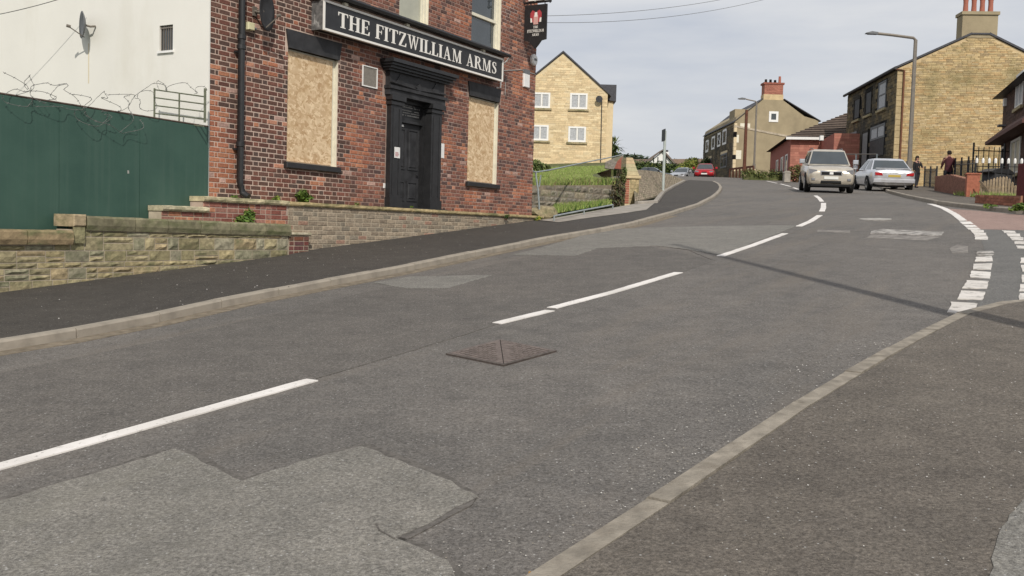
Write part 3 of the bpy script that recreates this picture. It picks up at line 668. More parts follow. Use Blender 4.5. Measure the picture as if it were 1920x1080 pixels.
def sash(w, pane, pale_pane=False, split=.62):
    x0, x1, z0, z1 = w; t = .07; zm = z0 + (z1 - z0) * split
    fo = MB()
    for q in ((x0, x0 + t, z0, z1), (x1 - t, x1, z0, z1), (x0 + t, x1 - t, z1 - t, z1), (x0 + t, x1 - t, z0, z0 + t)): fo.box(q[0], q[1], .05, .16, q[2], q[3])
    fo.box(x0 + t, x1 - t, .07, .15, zm - .03, zm + .03); fo.box(x0 + t, x0 + t + .04, .08, .14, z0 + t, z1 - t); fo.box(x1 - t - .04, x1 - t, .08, .14, z0 + t, z1 - t)
    wnd = fo.build('window', M['cream'], pub)
    for a, b in ((z0 + t, zm - .03), (zm + .03, z1 - t)):
        pn = MB(); pn.box(x0 + t + .04, x1 - t - .04, .12, .125, a, b); pn.build('pane', M[pane], wnd)
    if not pale_pane:
        cb = MB()
        for k in range(7): cb.face([(x1 - .45 + k * .045, .19 + (k % 2) * .03, z0 + .1), (x1 - .405 + k * .045, .19 + ((k + 1) % 2) * .03, z0 + .1), (x1 - .405 + k * .045, .19 + ((k + 1) % 2) * .03, z1 - .1), (x1 - .45 + k * .045, .19 + (k % 2) * .03, z1 - .1)])
        cb.build('curtain', M['curtain'], wnd)
    rv = MB(); rv.box(x1 - .012, x1 - .002, .004, .1, z0, z1); rv.build('reveal_lining', M['cream'], wnd)
    sl = MB(); sl.bevbox(x0 - .05, x1 + .05, -.06, .06, z0 - .09, z0 - .002, .01); sl.build('sill', M['cream'], wnd)
sash(U1, 'glass'); sash(U3, 'pale_pane', True); sash(U4, 'glass', False, .38)

# door case
for x0, x1 in ((4.30, 4.64), (5.62, 5.98)):
    pl = MB(); pl.box(x0, x1, -.10, .06, .30, 2.34); pl.box(x0 - .02, x1 + .02, -.125, .06, .30, .56); pl.box(x0 - .03, x1 + .03, -.13, .06, 2.26, 2.32); pl.box(x0 - .05, x1 + .05, -.16, .06, 2.342, 2.43)
    pl.box(x0 + .06, x0 + .09, -.108, -.09, .62, 2.2); pl.box(x1 - .09, x1 - .06, -.108, -.09, .62, 2.2)
    pl.build('pilaster', M['black'], pub)
en = MB(); en.box(4.22, 6.06, -.12, .06, 2.432, 2.54); en.box(4.20, 6.08, -.155, .06, 2.542, 2.60); en.box(4.24, 6.04, -.10, .06, 2.602, 2.86)
en.build('frieze', M['black_dull'], pub)
bd_ = MB()   # raised bead and a diamond boss on the frieze
bd_.tube([(4.24, -.125, 2.66), (5.14, -.125, 2.62), (6.04, -.125, 2.66)], .018, 6); bd_.prism([(5.04, 2.66), (5.14, 2.58), (5.24, 2.66), (5.14, 2.74)], 'y', -.14, -.1)
bd_.prism([(4.4, 2.66), (4.7, 2.66), (4.55, 2.84)], 'y', -.115, -.09); bd_.prism([(5.58, 2.66), (5.88, 2.66), (5.73, 2.84)], 'y', -.115, -.09)
bd_.build('frieze_moulding', M['black_dull'], pub)
cn = MB()
for k, (o_, za, zb) in enumerate(((.16, 2.862, 2.90), (.22, 2.902, 2.945), (.27, 2.947, 2.99), (.32, 2.992, 3.055))): cn.box(4.24 - o_ * .6, 6.04 + o_ * .6, -o_, .06, za, zb)
cn.build('cornice', M['black'], pub)
fr = MB(); fr.box(4.642, 4.70, .06, .2, .30, 2.43); fr.box(5.56, 5.618, .06, .2, .30, 2.43); fr.box(4.70, 5.56, .07, .2, 2.0, 2.05); fr.box(4.70, 5.56, .07, .2, 2.37, 2.43); fr.box(4.6435, 4.6495, .0, .2, .30, 2.43); fr.box(5.6195, 5.6255, -.02, .2, .30, 2.43); dfr = fr.build('door_frame', M['black'], pub)
tp = MB(); tp.box(4.70, 5.56, .13, .14, 2.05, 2.37); tpo = tp.build('transom_panel', M['black'], dfr)
dl = MB(); dl.box(4.702, 5.558, .14, .19, .40, 1.998); door = dl.build('door', M['black_dull'], pub); door['label'] = 'black panelled front door'
def panel(x0, x1, z0, z1):
    mb = MB(); b = .028
    for q in ((x0, x1, z0, z0 + b), (x0, x1, z1 - b, z1), (x0, x0 + b, z0 + b, z1 - b), (x1 - b, x1, z0 + b, z1 - b)): mb.box(q[0], q[1], .124, .14, q[2], q[3])
    mb.bevbox(x0 + .05, x1 - .05, .128, .14, z0 + .05, z1 - .05, .008); mb.build('panel', M['black_dull'], door)
panel(4.76, 5.08, 1.12, 1.9); panel(5.17, 5.50, 1.12, 1.9); panel(4.76, 5.08, .52, .9); panel(5.17, 5.50, .52, .9)
hb = MB(); hb.tube([(5.44, .11, 1.03), (5.50, .11, 1.03), (5.50, .14, 1.03)], .012, 6); hb.build('handle', M['black'], door)
lb = MB(); lb.box(4.86, 5.0, .116, .122, 1.93, 1.965); lb.build('letter_label', M['white'], door)
# licence lettering on the transom: too small to read, worn rows
tx = MB()
for k, (z, h, x0, x1) in enumerate(((2.335, .012, 4.78, 5.40), (2.295, .024, 4.74, 5.50), (2.235, .022, 4.74, 5.50), (2.19, .022, 4.74, 5.52), (2.14, .03, 4.74, 5.48))):
    x = x0
    while x < x1:
        w = random.uniform(.012, .03)
        if random.random() > .12: tx.box(x, x + w, .124, .1285, z, z + h * random.uniform(.7, 1))
        x += w + .008
o = tx.build('small_print', M['grey_text'], dfr); o['kind'] = 'stuff'
st = MB(); st.box(4.3, 5.98, -.29, .14, .24, .385); st.build('door_step', M['black'], pub)

# ---- serif lettering
def stroke(mb, pts, ws, d0, d1, T):
    L_, R_ = [], []
    for i, p in enumerate(pts):
        a = Vector(pts[max(i - 1, 0)]); b = Vector(pts[min(i + 1, len(pts) - 1)]); t = (b - a).normalized(); w = ws[i] / 2; L_.append((p[0] - t.y * w, p[1] + t.x * w)); R_.append((p[0] + t.y * w, p[1] - t.x * w))
    for i in range(len(pts) - 1):
        q = [L_[i], R_[i], R_[i + 1], L_[i + 1]]; P = [T(x, y) for x, y in q]
        mb.face([(x, d0, z) for x, z in P]); 
        mb.face([(P[0][0], d0, P[0][1]), (P[3][0], d0, P[3][1]), (P[3][0], d1, P[3][1]), (P[0][0], d1, P[0][1])]); mb.face([(P[1][0], d0, P[1][1]), (P[1][0], d1, P[1][1]), (P[2][0], d1, P[2][1]), (P[2][0], d0, P[2][1])])
def letter(ch, x, z, h, y, wsc, mname, parent, name='letter', depth=.008):
    T = lambda a, b: (x + a * h * wsc, z + b * h); mb = MB(); k = [0]
    def quad(*q):
        k[0] += 1; yy = y - k[0] * .0004; P = [T(a, b) for a, b in q]; mb.face([(p[0], yy, p[1]) for p in P])
        n = len(P)
        for i in range(n):
            j = (i + 1) % n; mb.face([(P[j][0], yy, P[j][1]), (P[i][0], yy, P[i][1]), (P[i][0], y + depth, P[i][1]), (P[j][0], y + depth, P[j][1])])
    def rect(a, b, c, d_): quad((a, c), (b, c), (b, d_), (a, d_))
    S = .215; s_ = .055
    def stem(cx, b=True, t=True):
        rect(cx - S / 2, cx + S / 2, 0, 1)
        if b: rect(cx - S / 2 - .09, cx + S / 2 + .09, 0, s_)
        if t: rect(cx - S / 2 - .09, cx + S / 2 + .09, 1 - s_, 1)
    def st(pts, ws):
        k[0] += 1; yy = y - k[0] * .0004; stroke(mb, pts, ws, yy, y + depth, T)
    w = .7
    if ch == 'T': rect(0, .78, .93, 1); stem(.39, t=False); quad((0, .76), (.05, .76), (.09, .93), (0, .93)); quad((.78, .76), (.73, .76), (.69, .93), (.78, .93)); w = .78
    elif ch == 'H': stem(.18); stem(.72); rect(.2, .7, .47, .54); w = .9
    elif ch in 'EF':
        stem(.18, t=False); rect(.09, .68, .93, 1); quad((.68, .74), (.63, .74), (.58, .93), (.68, .93)); rect(.2, .52, .48, .54); rect(.49, .54, .38, .64)
        if ch == 'E': rect(.09, .70, 0, .07); quad((.73, .27), (.68, .27), (.58, .07), (.70, .0))
        w = .72 if ch == 'E' else .68
    elif ch == 'I': stem(.18); w = .36
    elif ch == 'L': stem(.18); rect(.09, .64, 0, .07); quad((.68, .28), (.63, .28), (.54, .07), (.65, .0)); w = .67
    elif ch == 'Z': rect(.05, .68, .93, 1); rect(.02, .70, 0, .07); quad((.02, .07), (.22, .07), (.68, .93), (.48, .93)); quad((.05, .74), (.1, .74), (.16, .93), (.05, .93)); quad((.72, .27), (.67, .27), (.58, .07), (.70, .07)); w = .72
    elif ch == 'W':
        quad((.08, 1), (.26, 1), (.42, 0), (.36, 0)); quad((.36, 0), (.42, 0), (.64, .98), (.57, .98)); quad((.50, 1), (.68, 1), (.83, 0), (.77, 0)); quad((.77, 0), (.83, 0), (1.06, .98), (.99, .98))
        rect(.0, .34, 1 - s_, 1); rect(.44, .76, 1 - s_, 1); rect(.92, 1.14, 1 - s_, 1); w = 1.12
    elif ch == 'A':
        quad((.13, 0), (.19, 0), (.46, 1), (.38, 1)); quad((.60, 0), (.79, 0), (.48, 1), (.36, 1)); rect(.24, .66, .30, .36); rect(.03, .30, 0, s_); rect(.50, .88, 0, s_); w = .88
    elif ch == 'M':
        quad((.14, 0), (.20, 0), (.22, 1), (.14, 1)); quad((.14, 1), (.31, 1), (.58, .05), (.50, .0)); quad((.50, .0), (.57, .0), (.86, 1), (.80, 1)); rect(.80, .97, 0, 1)
        rect(.03, .31, 0, s_); rect(.70, 1.06, 0, s_); rect(.03, .28, 1 - s_, 1); rect(.82, 1.06, 1 - s_, 1); w = 1.08
    elif ch == 'R':
        stem(.18); st([(.22, .965), (.42, .965), (.56, .90), (.60, .75), (.56, .60), (.42, .525), (.22, .525)], [.07, .08, .13, .17, .13, .08, .07])
        quad((.34, .52), (.50, .52), (.84, 0), (.64, 0)); rect(.62, .90, 0, s_); w = .84
    elif ch == 'S':
        st([(.53, .74), (.50, .86), (.40, .955), (.26, .955), (.15, .86), (.15, .73), (.24, .62), (.40, .50), (.50, .38), (.52, .24), (.43, .09), (.28, .045), (.15, .10), (.09, .26)], [.05, .06, .07, .08, .13, .16, .18, .19, .18, .14, .08, .07, .07, .05])
        rect(.50, .545, .70, .98); rect(.075, .12, .02, .30); w = .60
    if mname is None: return w * h * wsc
    mb.build(name, M[mname], parent); return w * h * wsc
def text(s, x0, x1, z, h, y, mname, parent, depth=.008, name='letter'):
    adv = [letter(c, 0, 0, 1, 0, 1, None, None) if c != ' ' else .34 for c in s]; tot = sum(adv) + .09 * (len(s) - 1); wsc = (x1 - x0) / (tot * h); x = x0
    for c, a in zip(s, adv):
        if c != ' ': letter(c, x, z, h, y, wsc, mname, parent, name, depth)
        x += (a + .09) * h * wsc

# ---- fascia board
sg = pubthing('name_board', 'long black name board with white serif lettering across the pub front', 'sign', 2.2, -.25, 3.2)
sh = Sh(2.2, -.25, 3.2)
bx = Sh(2.2, -.25, 3.2); bx.box(2.21, 8.06, -.245, -.02, 3.215, 3.68); bx.build('board', M['black'], sg)
tr = Sh(2.2, -.25, 3.2); t_ = .04
tr.box(2.20, 8.07, -.262, -.2, 3.20, 3.235); tr.box(2.20, 8.07, -.262, -.2, 3.655, 3.69); tr.box(2.20, 2.235, -.2625, -.2, 3.235, 3.655); tr.box(8.035, 8.07, -.2625, -.2, 3.235, 3.655); tr.build('white_trim', M['letter'], sg)
ec = Sh(2.2, -.25, 3.2); ec.box(2.19, 2.208, -.24, -.01, 3.205, 3.675); ec.build('end_panel', mat('weathered grey end panel', (.14, .135, .13), .8, .5, 14, stain=((.4, .39, .37, 1), .55, .7), stain_scale=(9, 9, 6)), sg)
tp_ = Sh(2.2, -.25, 3.2); text('THE FITZWILLIAM ARMS', 2.55, 7.84, 3.325, .235, -.2465, 'letter', sg) if False else None
class Off: pass
_build = MB.build
def build_shift(off):
    def b(self, name, mats, parent=None, smooth=False, fix=True):
        self.v = [(x - off[0], y - off[1], z - off[2]) for x, y, z in self.v]; return _build(self, name, mats, parent, smooth, fix)
    return b
MB.build = build_shift((2.2, -.25, 3.2)); text('THE FITZWILLIAM ARMS', 2.58, 7.80, 3.318, .25, -.2465, 'letter', sg); MB.build = _build
gt = Sh(2.2, -.25, 3.2); gt.tube([(2.12, -.33, 3.79), (5.1, -.33, 3.785), (8.22, -.33, 3.77)], .042, 8); gt.box(2.14, 8.2, -.29, -.0, 3.745, 3.775); gt.build('gutter', M['black'], sg)
rr = Sh(2.2, -.25, 3.2); rr.box(2.14, 8.2, -.2, -.01, 3.692, 3.742); rr.build('weathered_batten', M['mortar'], sg)
for x in (2.72, 4.5, 7.2):
    br = Sh(2.2, -.25, 3.2); br.box(x, x + .09, -.27, -.2, 3.70, 3.745); br.build('lamp_bracket', M['cream'], sg)
dp = MB(); dp.tube([(8.28, -.31, 3.78), (8.33, -.2, 3.7), (8.34, -.05, 3.60), (8.34, -.04, 3.12), (8.2, -.03, 3.10)], .018, 6); dp.build('overflow_pipe', M['white'], pub)

# ---- drainpipe
pp = MB(); pp.tube([(.55, -.085, 6.4), (.55, -.085, .62), (.58, -.12, .46), (.60, -.22, .40)], .052, 10)
for z in (1.15, 2.6, 2.75, 4.4): pp.lathe((.55, -.085, z), [(.055, 0), (.064, .01), (.064, .07), (.055, .08)], 10)
for z in (1.1, 2.55, 4.35): pp.box(.47, .63, -.06, 0, z, z + .03)
tag(pp.build('drainpipe', M['black'], None, True), 'black cast drainpipe running down the brick front beside the meter light', 'drainpipe')
o = C.objects['drainpipe']; o.location = PO; o.rotation_euler = (0, 0, PR)

# ---- satellite dishes
def dish(name_label, cx, cz, r, face_y, nx=0, mname='black', mount='front', tint=None):
    if mount == 'front': t = pubthing('satellite_dish', name_label, 'satellite dish', cx, -.02, cz, 'satellite dishes on the pub walls')
    else: t = pubthing('satellite_dish', name_label, 'satellite dish', -.02, cx, cz, 'satellite dishes on the pub walls')
    T = (Matrix.Rotation(R(0), 4, 'X') if mount == 'front' else Matrix.Rotation(R(-90), 4, 'Z'))
    yaw = Matrix.Rotation(nx, 4, 'Z')
    b = MB(); n = 20; rings = [(r * k / 4, .055 * (k / 4) ** 2) for k in range(5)]
    for i in range(4):
        for k in range(n):
            P = []
            for (rr_, dd) in (rings[i], rings[i + 1]):
                for kk in ((k, k + 1) if (rr_, dd) == rings[i] else (k + 1, k)):
                    a = 2 * math.pi * kk / n; P.append(T @ yaw @ Vector((math.cos(a) * rr_ * .92, -.16 - dd, math.sin(a) * rr_)))
            b.face(P)
    o = b.build('reflector', M[mname], t, True); sm = o.modifiers.new('s', 'SOLIDIFY'); sm.thickness = .008
    a = MB(); a.tube([T @ Vector((0, -.015, 0)), T @ Vector((0, -.1, -.02)), T @ yaw @ Vector((0, -.16, 0))], .018, 6); a.box(-.04, .04, -.02, .0, -.07, .07) if mount == 'front' else None
    a.build('bracket', M['grey_metal'], t)
    f_ = MB(); f_.tube([T @ yaw @ Vector((0, -.17, -r * .9)), T @ yaw @ Vector((0, -.40, -r * .25))], .009, 6); f_.tube([T @ yaw @ Vector((0, -.37, -r * .25)), T @ yaw @ Vector((0, -.43, -r * .2))], .024, 8)
    f_.build('feed_arm', M['grey_metal'], t)
    return t
M['dish_grey'] = mat('grey dish', (.15, .155, .16), .6, .2, 8)
dish('black oval satellite dish on the brick front above the boarded window', .87, 3.24, .30, 0, R(20), 'black_dull')
dish('grey oval satellite dish with a rust streak below it on the white side wall', 2.47, 3.03, .21, 0, R(-27), 'dish_grey', 'side')
rs = MB(); rs.box(-.0215, -.02, 2.63, 2.655, 2.15, 2.78); rs.build('rust_streak', mat('rust streak', (.66, .58, .42), .9, .1, 3), pub)

# ---- small fixtures on the front
def fix(name, label, cat, x, z, w, h, d_, m_, extra=None):
    t = pubthing(name, label, cat, x, 0, z); mb = MB(); mb.bevbox(0, w, -d_, 0, 0, h, min(.008, d_ * .4)); mb.build('body', M[m_], t)
    if extra: extra(t)
    return t
def sensor(t):
    mb = MB(); mb.tube([(.13, -.05, .05), (.19, -.07, .04)], .018, 8); mb.build('sensor', M['dish_grey'], t)
M['lamp_cream'] = mat('yellowed plastic', (.7, .66, .42), .5, .1, 10)
fix('security_light', 'small cream box light with a sensor beside the drainpipe', 'light', .68, 2.93, .13, .11, .10, 'lamp_cream', sensor)
def mesh_g(t):
    mb = MB()
    for k in range(18): mb.box(.02, .41, -.018, -.014, .02 + k * .0195, .03 + k * .0195)
    mb.build('louvres', mat('vent louvre', (.34, .31, .27), .8, .2, 20), t)
    fb = MB()
    for q in ((0, .43, 0, .018), (0, .43, .352, .37), (0, .018, .018, .352), (.412, .43, .018, .352)): fb.box(q[0], q[1], -.03, -.0125, q[2], q[3])
    fb.build('frame', M['white'], t)
M['vent'] = mat('vent grille', (.36, .32, .27), .8, .2, 30)
fix('air_vent', 'grey mesh air vent with a pale frame left of the pub door', 'vent', 3.54, 2.49, .43, .37, .012, 'vent', mesh_g)
def lines(t, w, h, red=False):
    mb = MB()
    for k in range(6): mb.box(.02, w * random.uniform(.6, .88), -.0075, -.006, .03 + k * h / 7, .036 + k * h / 7)
    mb.build('print', M['crest_red' if red else 'dish_grey'], t)
fix('notice', 'small white and red notice fixed to the left door pilaster', 'notice', 4.41, 1.29, .17, .2, .006, 'white', lambda t: lines(t, .17, .1, True)).location = tuple(Vector(PO) + Matrix.Rotation(PR, 3, 'Z') @ Vector((4.41, -.11, 1.29)))
fix('notice', 'white paper notice on the brickwork right of the pub door', 'notice', 6.04, 1.42, .19, .29, .01, 'white', lambda t: lines(t, .19, .28))
fix('socket_cover', 'tiny white cover low on the brick beside the door case', 'cover', 4.23, .72, .06, .09, .012, 'white')
al = pubthing('alarm_box', 'round white burglar alarm on the pub corner under the swing sign', 'alarm', 9.84, -.01, 3.97); mb = MB(); mb.lathe((0, 0, 0), [(.135, 0), (.135, -.05), (.11, -.075)], 8, 'y'); mb.build('case', M['white'], al)
mb = MB(); mb.box(-.06, .06, -.08, -.076, -.02, .03); mb.build('badge', M['dish_grey'], al)
pb = fix('street_plate', 'grey and white plate high on the brick near the pub corner', 'plate', 9.40, 3.30, .26, .30, .05, 'white', lambda t: lines(t, .24, .28))
mb = MB(); mb.box(.0, .26, -.052, -.002, .302, .4); mb.build('top', M['dish_grey'], pb)
cb = MB(); cb.tube([(8.4, -.012, 3.50), (9.3, -.012, 3.66), (10.0, -.012, 3.66)], .012, 5); cb.tube([(8.6, -.012, 3.0), (8.62, -.012, 3.4), (8.4, -.012, 3.52)], .008, 5); cb.build('cable', M['grey_text'], pub)
# lettering-free pale patches of old mortar
# ---- swing sign
ss = pubthing('hanging_sign', 'black hanging pub sign with red and pink crest on the corner bracket', 'sign', 9.35, -.05, 4.1)
# board hangs square to the wall; built in its own frame: u away from the wall, v up
def SP(u, v, w): return (w, -u, v)
def scale_poly(pts, w0, w1, parent, name, m_):
    mb = MB(); A_ = [SP(u, v, w0) for u, v in pts]; B_ = [SP(u, v, w1) for u, v in pts]; mb.face(A_); mb.face(B_[::-1])
    for i in range(len(pts)): j = (i + 1) % len(pts); mb.face([A_[j], A_[i], B_[i], B_[j]])
    return mb.build(name, M[m_], parent)
SW = .56; SHh = 1.0
prof = [(.0, .22), (.12, .20), (.2, .1), (.28, .02), (.36, .1), (.44, .20), (SW, .22), (SW, SHh), (0, SHh)]
scale_poly(prof, -.02, .02, ss, 'board', 'black')
def sgn(pts, m_, name, k=0): return scale_poly(pts, -.024 - k * .001, -.019, ss, name, m_)
cx = .29
sgn([(cx - .06, .56), (cx + .06, .56), (cx + .055, .76), (cx - .055, .76)], 'pink', 'crest', 2)
sgn([(cx - .04, .73), (cx + .04, .73), (cx + .03, .83), (cx - .03, .83)], 'letter', 'crest_helm', 3)
for s in (-1, 1):
    q = [(cx + s * .05, .60), (cx + s * .12, .63), (cx + s * .145, .74), (cx + s * .14, .82), (cx + s * .09, .88), (cx + s * .03, .85), (cx + s * .05, .74)]
    sgn(q if s > 0 else q[::-1], 'crest_red', 'crest_mantling', 1)
    q = [(cx + s * .09, .61), (cx + s * .135, .61), (cx + s * .14, .71), (cx + s * .1, .70)]; sgn(q if s > 0 else q[::-1], 'letter', 'crest_mantling', 2)
def sign_text(s, u0, u1, v, h):
    before = set(C.objects); text(s, 0, u1 - u0, 0, h, 0, 'letter', ss, .002)
    for o in set(C.objects) - before:
        for vv in o.data.vertices: x, y, z = vv.co; vv.co = (-.026 + y, -(u0 + x), v + z)
        o.data.flip_normals(); o.name = 'letter'
sign_text('THE', cx - .06, cx + .06, .475, .055); sign_text('FITZWILLIAM', cx - .21, cx + .21, .385, .065); sign_text('ARMS', cx - .09, cx + .09, .305, .055)
br = MB(); br.tube([SP(-.04, SHh + .06, 0), SP(SW + .1, SHh + .06, 0)], .026, 8); br.tube([SP(-.04, SHh + .17, 0), SP(SW + .1, SHh + .2, 0)], .02, 8); br.tube([SP(SW + .07, SHh + .02, 0), SP(SW + .07, SHh + .22, 0)], .02, 6); br.tube([SP(.06, SHh - .02, 0), SP(.06, SHh + .07, 0)], .012, 6); br.tube([SP(SW - .06, SHh - .02, 0), SP(SW - .06, SHh + .07, 0)], .012, 6)
br.build('bracket', M['black'], ss)
bb = MB(); bb.obox(SP(.1, SHh + .085, -.05), (0, -.14, 0), (.1, 0, 0), (0, 0, .05)); bb.obox(SP(.3, SHh + .085, -.05), (0, -.2, 0), (.1, 0, 0), (0, 0, .06)); bb.build('lamp_trough', M['letter'], ss)

# ---- roadside walls of the pub
def pos_h(x, y): 
    v = Vector(PO) + Matrix.Rotation(PR, 3, 'Z') @ Vector((x, y, 0)); return H(v.x, v.y) - EYE   # ground level in pub coordinates
def rock(mb, x0, x1, yf, z0, z1, dep, col, nx=None, nz=2):
    w = x1 - x0; nx = nx or max(3, int(w / .07)); b = .008; seed = random.uniform(0, 50); G_ = []
    tilt = random.uniform(-.5, .5) * dep; tiltx = random.uniform(-.5, .5) * dep; nz = max(2, int((z1 - z0) / .05))
    for j in range(nz + 1):
        row = []
        for i in range(nx + 1):
            x = x0 + w * i / nx; z = z0 + (z1 - z0) * j / nz; edge = i in (0, nx) or j in (0, nz)
            out = .006 if edge else dep * (.7 + .8 * noise.noise(Vector((x * 9 + seed, z * 13, seed)))) + tilt * (j / nz - .5) + tiltx * (i / nx - .5) + random.uniform(-.005, .005)
            if edge: x += random.uniform(-.004, .004) if i not in (0, nx) else 0
            row.append((x, yf - max(out, .004), z))
        G_.append(row)
    for j in range(nz):
        for i in range(nx):
            q = [G_[j][i], G_[j][i + 1], G_[j + 1][i + 1], G_[j + 1][i]]
            mb.face([q[0], q[1], q[2]], col); mb.face([q[0], q[2], q[3]], col)
    B_ = [(x0, yf + .01, z0), (x1, yf + .01, z0), (x1, yf + .01, z1), (x0, yf + .01, z1)]
    for a, b_, row in ((B_[0], B_[1], G_[0]), (B_[2], B_[3], G_[-1][::-1])):
        for i in range(nx): t0, t1 = i / nx, (i + 1) / nx; mb.face([row[i], row[i + 1], tuple(Vector(a).lerp(Vector(b_), t1)), tuple(Vector(a).lerp(Vector(b_), t0))], col)
    for a, b_, colm in ((B_[1], B_[2], [r[-1] for r in G_]), (B_[3], B_[0], [r[0] for r in G_][::-1])):
        for j in range(nz): t0, t1 = j / nz, (j + 1) / nz; mb.face([colm[j], colm[j + 1], tuple(Vector(a).lerp(Vector(b_), t1)), tuple(Vector(a).lerp(Vector(b_), t0))], col)
def stone_col():
    c = random.choice([(.37, .315, .185), (.33, .285, .17), (.38, .315, .175), (.29, .27, .18), (.33, .30, .21), (.38, .30, .175), (.30, .26, .145)]); k = random.uniform(.8, 1.15); return tuple(v * k for v in c)
YS = -.45
sw_ = pubthing('stone_wall', 'low rock-faced sandstone wall with mossy coping beside the pavement', 'wall', -8, YS, -1.5)
core = Sh(-8, YS, -1.5); core.box(-12, -2.61, YS + .0, YS + .3, -2.4, -.315); core.prism([(-2.61, -2.0), (1.22, -1.4), (1.22, -.165), (-2.61, -.13)], 'y', YS, YS + .28); core.build('core', M['mortar2'], sw_)
z = -1.5
while z < -.14:
    h = random.choice([.07, .10, .12, .14, .17, .20]); ztop = min(z + h, 9)
    x = -7.5 + random.uniform(-.2, .2)
    while x < 1.2:
        w = random.uniform(.2, .58) * (1.15 if h < .11 else .8); xe = min(x + w, 1.215)
        lim = -.325 if xe < -2.55 else -.145 - .035 * (x + 2.5) / 3.7
        z1 = min(ztop, lim)
        if x < -2.62 < xe and z1 > -.3: xe = -2.62
        g = pos_h((x + xe) / 2, YS) + .08
        if z1 > g - .03 and z1 - z > .035 and xe - x > .06:
            hh = [(z, z1)]
            if h > .13 and random.random() < .4: zm = z + h * random.uniform(.4, .6); hh = [(z, min(zm, z1)), (zm, z1)]
            for a, b in hh:
                if b - a > .03:
                    mb = Sh(-8, YS, -1.5); rock(mb, x + .008, xe - .008, YS, a + .007, b - .007, random.uniform(.012, .034), stone_col()); mb.build('stone', M['stone'], sw_)
        x = xe
    z = ztop
def coping_run(parent, off, x0, x1, z0a, z0b, th, yf, yb, lens, tint=(.34, .30, .19), m_='coping', k=.004, rgh=.012):
    x = x0
    while x < x1 - .05:
        xe = min(x + random.uniform(*lens), x1)
        if x1 - xe < .15: xe = x1
        t0 = (x - x0) / (x1 - x0); t1 = (xe - x0) / (x1 - x0); za = z0a + (z0b - z0a) * t0; zb = z0a + (z0b - z0a) * t1; c = random.uniform(.78, 1.2)
        mb = Sh(*off); col = tuple(v * c for v in tint); n = max(3, int((xe - x) / .08)); g = []
        for i in range(n + 1):
            t = i / n; X = x + .006 + (xe - x - .012) * t; Z = za + (zb - za) * t; r1, r2, r3 = (random.uniform(-rgh, rgh) for _ in range(3))
            g.append([(X, yf + .012, Z), (X, yf - abs(r1), Z + th * .35), (X, yf + r2 * .5, Z + th * .85), (X, yf + .025, Z + th + r3 * .3), (X, yb, Z + th + r3 * .3), (X, yb, Z)])
        for i in range(n):
            for j in range(6): j2 = (j + 1) % 6; mb.face([g[i][j], g[i + 1][j], g[i + 1][j2], g[i][j2]], col)
        mb.face(g[0][::-1], col); mb.face(g[-1], col); mb.build('coping_stone', M[m_], parent); x = xe
coping_run(sw_, (-8, YS, -1.5), -12, -2.62, -.315, -.315, .17, YS - .07, YS + .31, (.8, 1.3), (.30, .225, .13))
coping_run(sw_, (-8, YS, -1.5), -2.42, 1.25, -.14, -.175, .18, YS - .045, YS + .32, (.5, .9), (.22, .20, .125))
mb = Sh(-8, YS, -1.5); rock(mb, -2.60, -2.44, YS - .03, -.30, -.09, .03, (.3, .27, .15)); mb.build('stone', M['stone'], sw_)
mb = Sh(-8, YS, -1.5); mb.bevbox(-2.61, -2.43, YS - .055, YS + .33, -.095, .055, .015, (.38, .3, .19)); mb.build('pier_cap', M['coping'], sw_)

def brick_run(parent, off, x0, x1, z0, z1, yf, colf, course=.075, w=.215, skip_below=True, m_='brick', joint=.012, header=.3, name='brick', proud=.007):
    z = z0; row = 0
    while z < z1 - .03:
        x = x0 - (w / 2 if row % 2 else 0) + .0
        while x < x1 - .02:
            ww = w if random.random() > header else .103
            a, b = max(x, x0), min(x + ww, x1)
            if b - a > .03 and z + course > (pos_h((a + b) / 2, yf) + .09 if skip_below else -99):
                mb = Sh(*off); mb.bevbox(a + .001, b, yf - random.uniform(.5, 1.4) * proud, yf + .006, z, min(z + course - joint, z1 - .004), .005, colf(a, z)); mb.build(name, M[m_], parent)
            x += ww + joint
        z += course; row += 1
YT = -.30
def tan_col(x, z):
    r = random.random(); c = random.choice([(.33, .27, .2), (.36, .29, .21), (.30, .24, .175), (.27, .23, .175)])
    if r < .08: c = (.36, .22, .16)
    k = random.uniform(.8, 1.15); return tuple(v * k for v in c)
def pinkred(x, z):
    c = random.choice([(.30, .12, .09), (.25, .10, .08), (.34, .17, .13), (.22, .08, .06), (.44, .20, .12)]); k = random.uniform(.85, 1.15); return tuple(v * k for v in c)
tw = pubthing('terrace_wall', 'long low brown brick terrace wall with sandy coping in front of the pub', 'wall', 2, YT, 0, 'stepped terrace walls below the pub')
off = (2, YT, 0)
core = Sh(*off); core.box(1.38, 9.95, YT, -.012, -1.2, .298); core.build('core', M['mortar2'], tw)
brick_run(tw, off, 1.38, 9.95, -.75 + .0, .298, YT, tan_col, w=.225, header=.12)
coping_run(tw, off, 1.38, 10.0, .30, .30, .065, YT - .045, -.014, (.7, 1.1), (.46, .36, .19), k=.002, rgh=.006)
mw = pubthing('terrace_wall', 'short patchy red brick wall with pale stone coping below the drainpipe', 'wall', 0, YT, 0, 'stepped terrace walls below the pub')
core = Sh(0, YT, 0); core.box(-.38, 1.374, YT, -.014, -1.0, .298); core.build('core', mat('pinkish mortar', (.42, .33, .27), .95, .2, 5), mw)
brick_run(mw, (0, YT, 0), -.37, 1.37, -.15, .298, YT, pinkred, header=.4)
coping_run(mw, (0, YT, 0), -.40, 1.374, .30, .30, .072, YT - .05, -.016, (.35, .5), (.58, .5, .32), rgh=.006)
